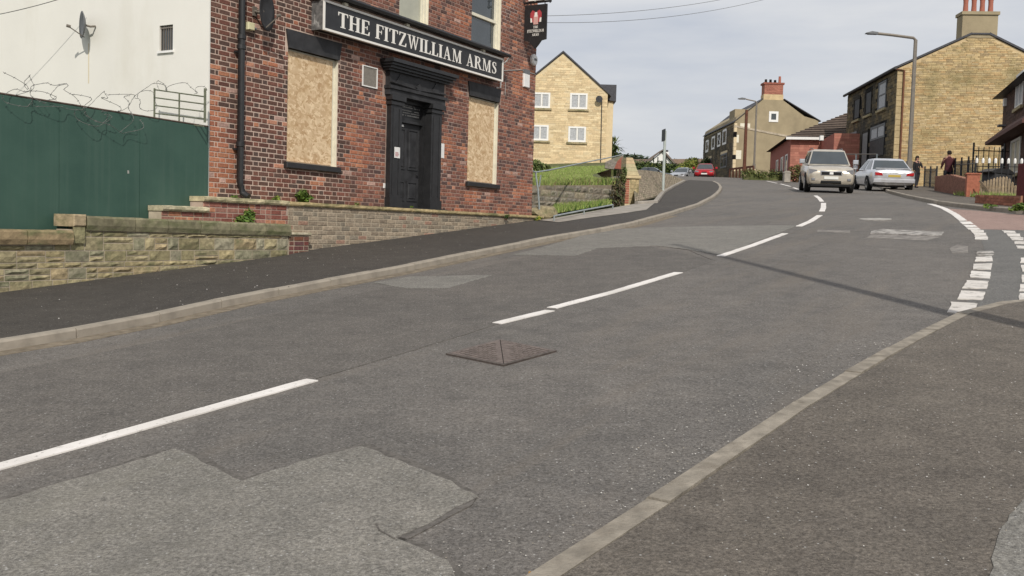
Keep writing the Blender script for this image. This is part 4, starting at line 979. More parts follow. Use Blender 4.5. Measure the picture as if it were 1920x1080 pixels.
lw = pubthing('terrace_wall', 'lowest step of red brick wall with cream coping against the green hoarding', 'wall', -1.1, YT, 0, 'stepped terrace walls below the pub')
core = Sh(-1.1, YT, 0); core.box(-1.12, -.395, YT - .01, -.06, -1.0, .138); core.build('core', M['mortar2'], lw)
brick_run(lw, (-1.1, YT, 0), -1.12, -.395, -.15, .138, YT - .01, pinkred)
coping_run(lw, (-1.1, YT, 0), -1.14, -.30, .14, .14, .075, YT - .06, -.06, (.3, .45), (.56, .5, .34), rgh=.015)
ep = pubthing('brick_pier', 'small dark red brick pier with pale cap ending the stone wall', 'pier', 1.24, YS, -.6)
core = Sh(1.24, YS, -.6); core.box(1.245, 1.70, YS + .0, YS + .2, -1.2, -.17); core.build('core', M['mortar2'], ep)
brick_run(ep, (1.24, YS, -.6), 1.245, 1.70, -.70, -.17, YS, lambda x, z: tuple(v * random.uniform(.8, 1.2) for v in (.17, .07, .055)), header=.5)
coping_run(ep, (1.24, YS, -.6), 1.20, 1.74, -.168, -.168, .05, YS - .03, YS + .22, (.54, .6), (.5, .44, .32), rgh=.004)

# ---- green hoarding beside the pub
gf = pubthing('hoarding', 'tall dark green board hoarding closing the gap left of the pub', 'fence', -6, .05, -1.2)
x = -9.8
while x < -.05:
    xe = min(x + 1.22, -.0); mb = Sh(-6, .05, -1.2)
    za, zb = 1.38 - .0155 * x, 1.38 - .0155 * xe; rr_ = random.uniform(.02, .03)
    mb.prism([(x + .002, -1.3), (xe - .002, -1.3), (xe - .002, zb), (x + .002, za)], 'y', rr_ - .07, .02 if xe < -.03 else -.016); mb.build('board', M['green'], gf); x = xe
mb = Sh(-6, .05, -1.2); mb.tube([(-9.8, -.02, 1.38 + .0155 * 9.8 + .012), (-.03, -.02, 1.395)], .014, 5); mb.build('top_edge', M['iron'] if False else mat('rusted top edge', (.1, .07, .055), .9, .3, 20), gf)
mb = MB()
for px in [(-0.54, -0.040, 0.48), (-0.37, -0.040, 0.50), (-0.31, -0.040, 0.42), (-0.22, -0.040, 0.57), (-0.16, -0.040, 0.66), (-0.45, -0.040, 1.17), (-1.46, -0.040, 0.62)]:
    x_, y_, z_ = px[0] + 6, px[1] - .05, px[2] + 1.2; w_, h_ = random.uniform(.012, .03), random.uniform(.01, .05); a_ = random.uniform(-.04, .04); mb.face([(x_, y_ - .006, z_), (x_ + w_, y_ - .006, z_ + .004), (x_ + w_ + a_, y_ - .006, z_ + h_), (x_ + a_, y_ - .006, z_ + h_)])
mb.build('scuff_marks', M['scuff'], gf)
mb = MB()
for q in ([(-0.58, -0.030, 1.35), (-0.42, -0.030, 1.31), (-0.49, -0.030, 1.25), (-0.54, -0.030, 1.32)], [(-0.42, -0.030, 1.36), (-0.18, -0.030, 1.35), (-0.22, -0.030, 1.32), (-0.38, -0.030, 1.32)]): mb.face([(p[0] + 6, p[1] - .05, p[2] + 1.2) for p in q])
mb.build('peeled_edge', M['render'], gf)
def ring_pts(c, r, ax, n=26, ph=0, sx=1.0): return [Vector(c) + Vector((math.cos(2 * math.pi * k / n + ph) * r * sx * ax[0], math.cos(2 * math.pi * k / n + ph) * r * ax[1], math.sin(2 * math.pi * k / n + ph) * r)) for k in range(n + 1)]
rw = MB(); HOFF = .06
for strand in ([(-3.25, -0.030, 1.69), (-3.12, -0.030, 1.66), (-2.99, -0.030, 1.58), (-2.94, -0.030, 1.53), (-2.96, -0.030, 1.61), (-2.95, -0.030, 1.67), (-2.91, -0.030, 1.70), (-2.86, -0.030, 1.64), (-2.88, -0.030, 1.56), (-2.94, -0.030, 1.50), (-3.05, -0.030, 1.45)], [(-3.24, -0.060, 1.43), (-3.10, -0.060, 1.51), (-3.03, -0.060, 1.49), (-2.93, -0.060, 1.51), (-2.75, -0.060, 1.53), (-2.63, -0.060, 1.49), (-2.59, -0.060, 1.46), (-2.66, -0.060, 1.44)],
               [(-2.90, -0.050, 1.52), (-2.87, -0.050, 1.58), (-2.78, -0.050, 1.62), (-2.68, -0.050, 1.64), (-2.57, -0.050, 1.63), (-2.48, -0.050, 1.66), (-2.41, -0.050, 1.64), (-2.43, -0.050, 1.59), (-2.34, -0.050, 1.52), (-2.21, -0.050, 1.40), (-2.11, -0.050, 1.31), (-1.99, -0.050, 1.24), (-1.87, -0.050, 1.26), (-1.80, -0.050, 1.32), (-1.86, -0.050, 1.40)],
               [(-2.55, -0.030, 1.45), (-2.61, -0.030, 1.50), (-2.61, -0.030, 1.56), (-2.55, -0.030, 1.61), (-2.46, -0.030, 1.65), (-2.43, -0.030, 1.67)], [(-2.90, -0.060, 1.53), (-2.89, -0.060, 1.46), (-2.82, -0.060, 1.40), (-2.72, -0.060, 1.39)], [(-2.34, -0.040, 1.55), (-2.22, -0.040, 1.56), (-2.11, -0.040, 1.54), (-2.08, -0.040, 1.50), (-2.14, -0.040, 1.43), (-2.18, -0.040, 1.40), (-2.03, -0.040, 1.50), (-1.92, -0.040, 1.59), (-1.92, -0.040, 1.63), (-1.87, -0.040, 1.65), (-1.82, -0.040, 1.62), (-1.85, -0.040, 1.56), (-1.91, -0.040, 1.57), (-1.79, -0.040, 1.54), (-1.66, -0.040, 1.48), (-1.63, -0.040, 1.42)],
               [(-1.83, -0.050, 1.61), (-1.67, -0.050, 1.64), (-1.50, -0.050, 1.66), (-1.40, -0.050, 1.65), (-1.43, -0.050, 1.58), (-1.53, -0.050, 1.50), (-1.62, -0.050, 1.43)], [(-1.46, -0.030, 1.65), (-1.53, -0.030, 1.63), (-1.52, -0.030, 1.57), (-1.48, -0.030, 1.52), (-1.44, -0.030, 1.46), (-1.44, -0.030, 1.40)], [(-1.39, -0.040, 1.64), (-1.34, -0.040, 1.68), (-1.24, -0.040, 1.78), (-1.12, -0.040, 1.85), (-1.00, -0.040, 1.88), (-0.93, -0.040, 1.86), (-0.87, -0.040, 1.82), (-0.81, -0.040, 1.81)],
               [(-1.36, -0.060, 1.63), (-1.30, -0.060, 1.72), (-1.19, -0.060, 1.75), (-1.09, -0.060, 1.70), (-1.04, -0.060, 1.62), (-1.08, -0.060, 1.53), (-1.19, -0.060, 1.48), (-1.30, -0.060, 1.51), (-1.35, -0.060, 1.58), (-1.36, -0.060, 1.63)], [(-0.97, -0.030, 1.79), (-0.99, -0.030, 1.91), (-0.94, -0.030, 1.88), (-0.86, -0.030, 1.80), (-0.79, -0.030, 1.87), (-0.66, -0.030, 1.93), (-0.49, -0.030, 1.95), (-0.37, -0.030, 1.90), (-0.31, -0.030, 1.83)], [(-0.33, -0.050, 1.83), (-0.31, -0.050, 1.92), (-0.23, -0.050, 1.94), (-0.15, -0.050, 1.89)],
               [(-3.28, -0.080, 1.41), (-3.23, -0.080, 1.34), (-3.10, -0.080, 1.31), (-2.97, -0.080, 1.32), (-2.91, -0.080, 1.37), (-2.92, -0.080, 1.42)], [(-2.90, -0.070, 1.38), (-2.85, -0.070, 1.34), (-2.65, -0.070, 1.36), (-2.49, -0.070, 1.37), (-2.36, -0.070, 1.36), (-2.21, -0.070, 1.37)], [(-2.33, -0.080, 1.35), (-2.27, -0.080, 1.25), (-2.15, -0.080, 1.19), (-1.99, -0.080, 1.19), (-1.88, -0.080, 1.24), (-1.82, -0.080, 1.31), (-1.84, -0.080, 1.36)],
               [(-2.22, -0.090, 1.39), (-2.06, -0.090, 1.27), (-1.86, -0.090, 1.22), (-1.64, -0.090, 1.14), (-1.49, -0.090, 1.17), (-1.35, -0.090, 1.22), (-1.30, -0.090, 1.30), (-1.31, -0.090, 1.35)], [(-1.64, -0.080, 1.15), (-1.53, -0.080, 1.23), (-1.48, -0.080, 1.32), (-1.48, -0.080, 1.41)]):
    v_ = [Vector(q) for q in strand]; cr = []
    for i in range(len(v_) - 1):
        p0, p1, p2, p3 = v_[max(i - 1, 0)], v_[i], v_[i + 1], v_[min(i + 2, len(v_) - 1)]
        for k in range(5):
            t = k / 5; cr.append(.5 * ((2 * p1) + (p2 - p0) * t + (2 * p0 - 5 * p1 + 4 * p2 - p3) * t * t + (3 * p1 - p0 - 3 * p2 + p3) * t ** 3) + Vector((0, -HOFF + .04 * math.sin((i + t) * 2.1), 0)))
    cr.append(v_[-1]); rw.tube(cr, .0032, 4)
    for k in range(2, len(cr), 4): p = cr[k]; rw.tube([p + Vector((-.012, 0, -.009)), p + Vector((.012, 0, .01))], .0035, 3)
o = rw.build('razor_wire', M['wire'], None, fix=False); o.location = PO; o.rotation_euler = (0, 0, PR); tag(o, 'loose coil of razor wire along the top of the green hoarding', 'razor wire')
gt_ = pubthing('metal_railing', 'rusty five-bar railing standing above the hoarding at the pub corner', 'railing', -.3, .75, 1.4)
def gtb(pts, r, nm):
    mb = MB(); mb.tube([(p[0] + .0, p[1] - .75, p[2] - 1.4) for p in pts], r, 6); mb.build(nm, mat_rail, gt_)
mat_rail = mat('dull rail paint', (.15, .16, .11), .8, .4, 20)
for k in range(5): gtb([(-.0, .80, 1.93 - k * .115), (-.0, -.22, 1.785 - k * .105)], .011, 'rail')
gtb([(0, .80, 1.1), (0, .80, 1.95)], .014, 'post'); gtb([(0, .28, 1.1), (0, .28, 1.86)], .012, 'post')
gtb([(0, -.24, 1.42), (0, -.24, 1.9)], .018, 'post')

# ---------------------------------------------------------------- foliage helpers
def leaves(mb, c, rad, n, size, pal, up=.3, hollow=.0):
    c = Vector(c)
    for _ in range(n):
        d_ = Vector((random.gauss(0, 1), random.gauss(0, 1), random.gauss(0, 1))).normalized(); r = random.random() ** (.33 if hollow == 0 else .15)
        p = c + Vector((d_.x * rad[0], d_.y * rad[1], d_.z * rad[2])) * r
        nn = (d_ + Vector((random.gauss(0, .6), random.gauss(0, .6), random.gauss(0, .6) + up))).normalized(); a = nn.cross(Vector((random.random(), random.random(), random.random()))).normalized(); b = nn.cross(a)
        s = size * random.uniform(.6, 1.4); col = random.choice(pal); k = random.uniform(.75, 1.25); col = tuple(v * k for v in col)
        mb.face([p - a * s, p + b * s * .45, p + a * s, p - b * s * .45], col)
GREEN = [(.10, .17, .03), (.13, .2, .035), (.07, .13, .025), (.16, .22, .05)]
DARK = [(.035, .06, .02), (.05, .085, .025), (.065, .10, .03), (.03, .05, .018)]
def blades(name, pts_fn, n, hmin, hmax, pal, w=.01):
    mb = MB()
    for _ in range(n):
        x, y, z = pts_fn(); h = random.uniform(hmin, hmax); a = random.uniform(0, 6.28); l = h * random.uniform(0, .6); b = random.uniform(0, 6.28); col = random.choice(pal); k = random.uniform(.75, 1.25); col = tuple(v * k for v in col)
        dx, dy = math.cos(a) * w, math.sin(a) * w; mb.face([(x - dx, y - dy, z), (x + dx, y + dy, z), (x + math.cos(b) * l, y + math.sin(b) * l, z + h)], col)
    return mb.build(name, M['grass_blade'], None, fix=False)
WEEDS = 'weeds growing along the pub walls'
def weed(label, x, y, z, r, n, size=.04, pal=GREEN, cat='weed', name='weed'):
    t = pubthing(name, label, cat, x, y, z, WEEDS); s = MB()
    for k in range(5): a = k * 1.25; s.tube([(0, 0, -.02), (math.cos(a) * r * .4, math.sin(a) * r * .3, r * .7)], .004, 4)
    s.build('stem', M['soil'], t); mb = MB()
    for k in range(7): leaves(mb, (random.uniform(-r, r) * .8, random.uniform(-r, r) * .4, r * random.uniform(.2, 1.1)), (r * .45, r * .35, r * .35), n // 7, size, pal, .6)
    mb.build('leaves', M['leaf'], t, fix=False)
weed('leafy weed growing in front of the patchy red brick wall', .40, YS + .1, -.0, .19, 420)
weed('bushy weed on the terrace coping under the left boarded window', 1.95, -.12, .38, .17, 340, .035)
weed('low yellow-green weed strip at the foot of the bricks right of the drainpipe', 1.3, -.1, .36, .09, 180, .03, [(.2, .24, .05), (.14, .2, .04)])
weed('small sprig of weed at the base of the drainpipe', .42, -.1, .36, .06, 60, .025)
weed('thin weed at the threshold in front of the black door', 4.85, -.22, .36, .05, 60, .022)
weed('small dark weed hanging from the terrace wall coping near its right end', 8.2, -.38, .26, .07, 90, .025, DARK + GREEN)
weed('yellow-flowered weed at the far right foot of the pub corner', 9.7, -.36, .2, .12, 160, .03, [(.45, .42, .04), (.2, .25, .05), (.12, .18, .04)])
weed('low dry weed on the terrace wall left of the door', 3.3, -.15, .36, .05, 60, .022, [(.2, .22, .08)])

# ---------------------------------------------------------------- ground left of the street beyond the pub
sheet('concrete_apron', [(0.569, 22.625), (0.991, 21.633), (1.838, 23.193), (2.672, 24.531), (3.501, 26.086), (4.305, 30.186), (4.377, 31.415), (3.636, 29.780), (2.788, 27.720), (1.559, 24.788), (0.894, 23.145)], .092, M['concrete'])
# retaining wall of rough stone
RWa = Vector((.55, 25.5)); RWb = Vector((4.6, 36.0)); 
RWa = Vector([(0.546, 27.988)][0]); RWb = Vector([(3.422, 31.345)][0]) + Vector((.0, .3))
rtw = thing('retaining_wall', 'low rubble stone retaining wall below the grass bank beside the pub', 'wall', (RWa.x, RWa.y, H(RWa.x, RWa.y)), math.atan2(RWb.y - RWa.y, RWb.x - RWa.x))
RL = (RWb - RWa).length; rise = (H(RWb.x, RWb.y) - H(RWa.x, RWa.y)) / RL
mb = MB(); mb.prism([(-2.5, -.8), (RL, rise * RL - .5), (RL, rise * RL + .62), (-2.5, .62)], 'y', 0, .5); mb.build('core', M['sett'], rtw)
z = -.5
while z < .9:
    h = random.uniform(.12, .24); x = -2.4
    while x < RL - .1:
        w = random.uniform(.25, .6); xe = min(x + w, RL); g = rise * x; top = .62 + (rise * RL + .62 - .62) * (x + 2.5) / (RL + 2.5)
        if z > g - .3 and z + h * .6 < top:
            mb = MB(); c = random.choice([(.27, .24, .19), (.22, .19, .15), (.33, .28, .2), (.2, .18, .15)]); rock(mb, x + .015, xe - .015, 0, z + .012, min(z + h, top) - .01, random.uniform(.02, .06), c, 4); mb.build('stone', M['stone'], rtw)
        x = xe
    z += h
def bank_h(x, y):   # lawn above the wall
    return H(x, y) + .57 + .0145 * (y - 26)
LAWN = [(RWa.x - 1.2, RWa.y - 2.2), (RWa.x, RWa.y), (RWb.x, RWb.y), (3.4, 38), (3.7, 45), (6.9, 62), (9.6, 74), (-14, 74), (-14, 30)]
sheet('grass_bank', [(p[0] - .12, p[1] + .15) if i in (1, 2) else p for i, p in enumerate(LAWN)], 0, M['soil'], zfun=lambda x, y: bank_h(x, y))
def lawn_pt():
    while True:
        y = 26 + 34 * random.random() ** 1.7; x = random.uniform(-1.0, 7.0)
        t = (y - RWa.y) / (RWb.y - RWa.y); xl = RWa.x + (RWb.x - RWa.x) * t if y < RWb.y else (3.3 if y < 42 else 3.4 + (y - 42) * .17)
        if x < xl - .15 and x > xl - 5.5 - (y - 26) * .1: return x, y, bank_h(x, y)
YGR = [(.24, .32, .08), (.29, .36, .1), (.2, .28, .065), (.31, .32, .14)]
tag(blades('grass', lawn_pt, 26000, .03, .09, YGR, .02), 'rough green lawn on the bank in front of the pale stone flats', 'grass', kind='stuff')
def rough_pt():
    t = random.random(); p = RWa.lerp(RWb, t); d_ = random.random() ** 1.5 * 1.6; n = Vector((-(RWb - RWa).y, (RWb - RWa).x)).normalized(); q = p + n * (d_ + .05); return q.x, q.y, bank_h(q.x, q.y) - .02
tag(blades('long_grass', rough_pt, 8000, .08, .30, YGR + [(.08, .14, .03), (.2, .15, .08)], .018), 'long tufted grass and weeds along the top of the rubble wall', 'grass', kind='stuff')
VG = [(1.011, 25.824), (3.092, 30.751), (3.624, 32.896), (3.967, 36.593), (2.206, 32.432), (1.215, 29.580)]
sheet('verge', VG, .06, M['soil'])
def verge_pt():
    a, b, c = random.random(), random.random(), 0; p = Vector(VG[0]).lerp(Vector(VG[1]), a); q = Vector(VG[5]).lerp(Vector(VG[3]), a); r = p.lerp(q, b); return r.x, r.y, H(r.x, r.y) + .05
tag(blades('grass', verge_pt, 7000, .06, .22, YGR + [(.07, .14, .03)], .016), 'strip of tall green grass behind the low rail at the pavement edge', 'grass', kind='stuff')
# boulder at the pub corner
bl = bmesh.new(); bmesh.ops.create_icosphere(bl, subdivisions=3, radius=1)
for v in bl.verts: v.co = Vector((v.co.x * .42, v.co.y * .3, v.co.z * .2)) * (1 + .35 * noise.noise(v.co * 1.7)); 
me = bpy.data.meshes.new('boulder'); bl.to_mesh(me); bl.free(); at = me.color_attributes.new('col', 'FLOAT_COLOR', 'CORNER'); at.data.foreach_set('color', [.3, .25, .15, 1] * len(me.loops)); me.materials.append(M['stone'])
q_ = (0.704, 24.000, 1.856); o = wire_obj('boulder', me, None, (q_[0], q_[1], H(q_[0], q_[1]) + .14)); tag(o, 'flat brown rock lying at the right foot of the pub corner', 'rock')
# handrails
hr = thing('handrail', 'galvanised handrail climbing the bank beside the pub corner', 'handrail', (0.617, 23.800, 1.966))
b0 = Vector((0.617, 23.800, 1.966)); P = [Vector(p) - b0 for p in [(0.374, 23.200, 2.846), (0.488, 23.800, 2.848), (0.879, 25.500, 3.015), (2.000, 30.000, 3.533), (3.559, 36.000, 4.220), (4.082, 38.000, 4.466)]]
mb = MB(); mb.tube(P, .02, 6); mb.build('rail', M['galv'], hr); mb = MB(); mb.tube([P[1], P[1] * .5 + Vector((.01, 0, .0)), Vector((0, 0, -.1))], .024, 6); mb.build('post', M['galv'], hr)
P2 = [Vector(p) - b0 for p in [(0.660, 25.400, 2.879), (0.628, 25.400, 2.577)]]; mb = MB(); mb.tube(P2, .02, 6); mb.build('post', M['galv'], hr)
lr = thing('low_rail', 'low galvanised rail along the grass at the pavement edge', 'rail', (*[(1.032, 25.308)][0], 1.6)); b0 = Vector(lr.location)
P = [Vector((p[0], p[1], H(*p) + .2)) - b0 for p in [(0.904, 22.171), (1.737, 24.500), (2.705, 27.061)]]; mb = MB(); mb.tube(P, .022, 6); mb.build('rail', M['galv'], lr)
for p in P: mb = MB(); mb.tube([p, p - Vector((0, 0, .3))], .02, 6); mb.build('post', M['galv'], lr)
# end pier of the sandstone boundary wall
q_ = [(3.781, 31.953)][0]
sp_ = thing('stone_pier', 'stepped sandstone and red brick pier ending the boundary wall by the pavement', 'pier', (*q_, H(*q_)), R(12))
z = 0; row = 0; wl, wr = -.21, .25
while z < .74:
    h = random.uniform(.15, .17)
    x = -.06
    while x < wr:
        xe = min(x + random.uniform(.2, .4), wr); c = random.uniform(.85, 1.15); mb = MB(); rock(mb, x + .004, xe - .004, 0, z + .004, z + h - .004, .012, (.46 * c, .36 * c, .2 * c), 3); mb.build('stone', M['stone'], sp_); x = xe
    z += h
zs = z
mb = MB(); mb.box(wl, wr - .01, .012, .6, -.3, zs); mb.build('core', M['beige_mortar'], sp_)
zz = 0
while zz < zs - .02:
    mb = MB(); c = random.uniform(.8, 1.2); mb.bevbox(wl, -.075, .002, .05, zz, zz + .063, .004, (.36 * c, .13 * c, .085 * c)); mb.build('brick', M['red_brick'], sp_); zz += .075
mb = MB(); mb.bevbox(wl - .04, wr + .05, -.06, .4, zs, zs + .10, .02, (.56, .45, .27)); mb.build('coping_stone', M['beige'], sp_)
z = zs + .112; wr2 = wr; 
for k, (h, wrr) in enumerate(((.13, .19), (.12, .13), (.11, .08), (.10, .04), (.09, .0))):
    mb = MB(); mb.prism([(wl, z), (wrr + .06, z), (wrr, z + h), (wl, z + h)], 'y', -.01, .5, (.54 * random.uniform(.9, 1.08), .44, .27)); mb.build('stone', M['beige'], sp_); wr2 = wrr; wr = wrr; z += h + .004
# boundary wall running uphill behind the pier, with a brick gable end of its own
bw = thing('boundary_wall', 'grey stone boundary wall with red brick patch left of the stepped pier', 'wall', (4.370, 40.000, 3.768), R(178))
b0 = Vector((4.370, 40.000, 3.768)); 
mb = MB(); P = [Vector(p) for p in [(3.625, 40.000, 4.048), (3.617, 40.000, 4.285), (3.957, 40.000, 4.466), (4.342, 40.000, 4.584), (4.362, 40.000, 3.983)]]; mb.prism([((p - b0).x * -1, (p - b0).z) for p in P], 'y', -.1, .25, (.25, .22, .19)); mb.build('wall_face', M['stone'], bw)
mb = MB(); P = [Vector(p) for p in [(3.994, 39.800, 4.046), (4.112, 39.800, 4.349), (4.300, 39.800, 4.525), (4.318, 39.800, 4.012)]]; mb.prism([((p - b0).x * -1, (p - b0).z) for p in P], 'y', .1, .3, (.3, .1, .07)); mb.build('brick_patch', M['red_brick'], bw)
# brown dead shrub slumped against the pier
q_ = (3.186, 30.600, 2.470)
sb_ = thing('dead_shrub', 'brown dead shrub slumped against the left of the stepped pier', 'shrub', (q_[0], q_[1], H(q_[0], q_[1])))
mb = MB()
for k in range(26): mb.tube([(random.uniform(-.15, .1), random.uniform(-.1, .1), 0), (random.uniform(-.1, .25), 0, random.uniform(.5, 1.15))], .012, 4)
mb.build('stem', mat('dead stems', (.1, .075, .05), .95, .3, 9), sb_); mb = MB(); leaves(mb, (.02, 0, .45), (.25, .2, .5), 500, .05, [(.13, .11, .05), (.1, .08, .05), (.08, .1, .04)], .1); leaves(mb, (.18, 0, .95), (.1, .2, .3), 200, .05, [(.13, .13, .05), (.1, .14, .04)], .1); mb.build('leaves', M['leaf'], sb_, fix=False)
# sett-paved slope
S0 = [(p[0], p[1], H(p[0], p[1]) + .12) for p in [(3.681, 30.150), (4.363, 32.333), (4.876, 33.972), (5.863, 38.988), (7.603, 47.396), (10.046, 58.560)]]
S1 = [(4.276, 36.000, 3.736), (4.801, 38.000, 3.873), (5.491, 41.000, 4.053), (6.897, 48.000, 4.464), (8.840, 56.000, 4.813), (10.327, 60.200, 4.799)]
mb = MB(); nrow = 16
for j in range(nrow):
    for i in range(len(S0) - 1):
        nst = 7
        for k in range(nst):
            def PT(u, v): 
                a = Vector(S0[i]).lerp(Vector(S0[i + 1]), u); b = Vector(S1[i]).lerp(Vector(S1[i + 1]), u); return a.lerp(b, v)
            o_ = .5 / nst if j % 2 else 0; u0_, u1_ = k / nst + .01, (k + 1) / nst - .01; v0_, v1_ = (j + .07) / nrow, (j + .93) / nrow; c = random.uniform(.8, 1.2); col = (.29 * c, .235 * c, .17 * c); up_ = Vector((0, 0, .035))
            q = [PT(u0_, v0_), PT(u1_, v0_), PT(u1_, v1_), PT(u0_, v1_)]; mb.face([p + up_ for p in q], col)
            for a_ in range(4): b_ = (a_ + 1) % 4; mb.face([q[a_], q[b_], q[b_] + up_, q[a_] + up_], col)
o = mb.build('stone_setts', M['stone'], None, fix=False); tag(o, 'bank of tan stone setts rising beside the pavement behind the signpost', 'paving', kind='stuff')
mb = MB()
for i in range(len(S0) - 1): mb.face([S0[i], S0[i + 1], tuple(Vector(S1[i + 1])), tuple(Vector(S1[i]))])
o = mb.build('paved_bank', M['sett'], None); o['kind'] = 'structure'
kl = [(p[0], p[1]) for p in [(3.614, 29.598), (4.305, 30.186), (5.798, 38.692), (7.530, 46.938), (9.937, 57.916)]]
kerb('edging', [(p[0] + .1, p[1]) for p in kl], .14, .17, .9, 1, m_='concrete')
# signpost
q_ = [(5.910, 39.304)][0]
spn = thing('signpost', 'pale grey signpost with a dark sign seen edge-on at the pavement back', 'signpost', (*q_, H(*q_) + .11))
mb = MB(); mb.tube([(0, 0, 0), (0, 0, 2.42)], .055, 10); mb.build('pole', M['white'] if False else mat('pale grey post', (.42, .46, .43), .6, .1, 6), spn, True)
mb = MB(); 
for k in range(1): mb.obox((-.05, -.28, 2.02), (.035, .06, 0), (-.04, .56, 0), (0, 0, .46)); mb.build('sign_plate', M['dish_grey'] if False else mat('dark sign back', (.06, .065, .07), .6, .2, 9), spn)

# ---------------------------------------------------------------- buildings
def BX(mb, o, u, v, w, col=None): mb.obox(o, u, v, w, col)
def window(parent, o, u, n, w, h, fr='white', pane='curtain', mull=1, trans=0, fw=.09, sill=None, dep=.05, label=None, surround=None):
    o, u, n = Vector(o), Vector(u), Vector(n); zz = Vector((0, 0, 1))
    mb = MB()
    for a, b, c, d_ in ((0, fw, 0, h), (w - fw, w, 0, h), (fw, w - fw, 0, fw), (fw, w - fw, h - fw, h)): mb.obox(o + u * a + zz * c - n * .02, u * (b - a), n * (dep + .02), zz * (d_ - c))
    for k in range(mull): x = w * (k + 1) / (mull + 1); mb.obox(o + u * (x - fw * .4) + zz * fw, u * fw * .8, n * (dep - .005), zz * (h - 2 * fw))
    if trans: mb.obox(o + u * fw + zz * (h * trans), u * (w - 2 * fw), n * (dep - .008), zz * fw * .7)
    f = mb.build('window', M[fr], parent)
    if label: f['label'] = label
    step = w / (mull + 1)
    for k in range(mull + 1):
        pn = MB(); pn.obox(o + u * (step * k + fw * .5) + zz * fw * .6 + n * .004, u * (step - fw), n * .008, zz * (h - fw * 1.2)); pn.build('pane', M[pane], f)
    if sill: sl = MB(); sl.obox(o - u * .12 - zz * .14, u * (w + .24), n * .13, zz * .135, (.4, .33, .2)); sl.build('sill', M[sill], f)
    if surround: sl = MB(); sl.obox(o - u * .12 + zz * (h + .002), u * (w + .24), n * .04, zz * .22, (.4, .33, .2)); sl.build('lintel', M[surround], f)
    return f
def masonry(mb, o, u, n, W, z0, ztop, course, wid, colf, holes=(), proud=.02, joint=.02):
    o, u, n = Vector(o), Vector(u), Vector(n); z = z0
    while z < 40:
        h = course * random.uniform(.75, 1.3); x = 0; any_ = False
        while x < W - .02:
            w = wid * random.uniform(.55, 1.5); xe = min(x + w, W)
            if W - xe < .1: xe = W
            if z + h <= min(ztop(x), ztop(xe)) + .02:
                any_ = True
                if not any(hh[0] < xe and hh[1] > x and hh[2] < z + h and hh[3] > z for hh in holes):
                    p = proud * random.uniform(.5, 1.5); q = [o + u * (x + joint / 2) + Vector((0, 0, z + joint / 2)), o + u * (xe - joint / 2) + Vector((0, 0, z + joint / 2)), o + u * (xe - joint / 2) + Vector((0, 0, z + h - joint / 2)), o + u * (x + joint / 2) + Vector((0, 0, z + h - joint / 2))]
                    c = colf(x, z); F_ = [p_ + n * p for p_ in q]; mb.face(F_, c)
                    for a in range(4): b = (a + 1) % 4; mb.face([q[a], q[b], F_[b], F_[a]], c)
            x = xe
        z += h
        if not any_ and z > z0 + 2: break
def jit(*cs):
    def f(x, z):
        c = random.choice(cs); k = random.uniform(.85, 1.15); return tuple(v * k for v in c)
    return f

# ---- pale stone flats (the gable faces us)
FX, FY = -.1, 72.0; fz = EYE
fl = thing('apartment_block', 'pale yellow stone flats with white windows and grey slate gable beyond the pub', 'building', (FX, FY, H(3, 72) + .8))
bz = H(3, 72) + .8; Z = lambda z: z + EYE - bz     # eye-relative height to local
mb = MB(); e0, ap, w_ = Z(10.15), Z(12.95), 6.66
mb.prism([(-1.0, -1.5), (w_, -1.5), (w_, e0), (w_ / 2, ap), (0, e0), (-1.0, e0)], 'y', 0, 9); wl_ = mb.build('wall', M['beige_mortar'], fl)
wins = [(3.83 - FX, 5.10 - FX, Z(8.97), Z(10.11)), (1.15 - FX, 2.39 - FX, Z(8.98), Z(10.09)), (3.78 - FX, 5.06 - FX, Z(6.59), Z(7.71)), (1.10 - FX, 2.34 - FX, Z(6.63), Z(7.75))]
mb = MB(); gh = lambda x: e0 + (ap - e0) * (1 - abs(x - w_ / 2) / (w_ / 2)) - .02
masonry(mb, (0, 0, 0), (1, 0, 0), (0, -1, 0), w_, -.4, gh, .14, .42, jit((.68, .54, .33), (.65, .51, .305), (.70, .57, .36), (.67, .52, .315), (.62, .48, .29)), wins, .015, .012)
o = mb.build('stonework', M['beige'], wl_, fix=False); o['kind'] = 'stuff'
for a, b, c, d_ in wins: window(fl, (a, 0, c), (1, 0, 0), (0, -1, 0), b - a, d_ - c, 'white', 'curtain', 1, 0, .13, 'coping')
mb = MB()
for s in (0, 1):
    x0_, x1_ = (-.25, w_ / 2) if s == 0 else (w_ + .25, w_ / 2); za = e0 - .2; mb.obox((x0_, -.12, za), (x1_ - x0_, 0, ap + .05 - za), (0, 9.2, 0), (0, 0, .13))
mb.build('roof', M['slate'], fl)
mb = MB(); mb.box(w_, w_ + .55, 1.2, 9, -1, Z(9.75)); mb.build('side_wing', M['beige_mortar'], fl)
mb = MB(); mb.prism([(w_ - .95, Z(10.0)), (w_ + .72, Z(9.72)), (w_ + .72, Z(10.95)), (w_ - .95, Z(10.95))], 'y', 1.0, 8.8); mb.build('slate_dormer', M['slate'], fl)
mb = MB(); mb.tube([(w_ - .42, -.06, e0 - .5), (w_ - .36, -.06, -.2)], .034, 6); mb.build('downpipe', M['dark_stone'] if False else M['black_dull'], fl)
sd_ = thing('satellite_dish', 'small dark satellite dish on the gable of the pale stone flats', 'satellite dish', (FX + 6.02, FY - .1, EYE + 9.69)); mb = MB(); mb.lathe((0, 0, 0), [(.25, -.25), (.22, -.2), (.0, -.15)], 14, 'y'); mb.build('reflector', M['black_dull'], sd_); mb = MB(); mb.tube([(0, .08, 0), (0, -.2, 0)], .03, 5); mb.build('bracket', M['grey_metal'], sd_)
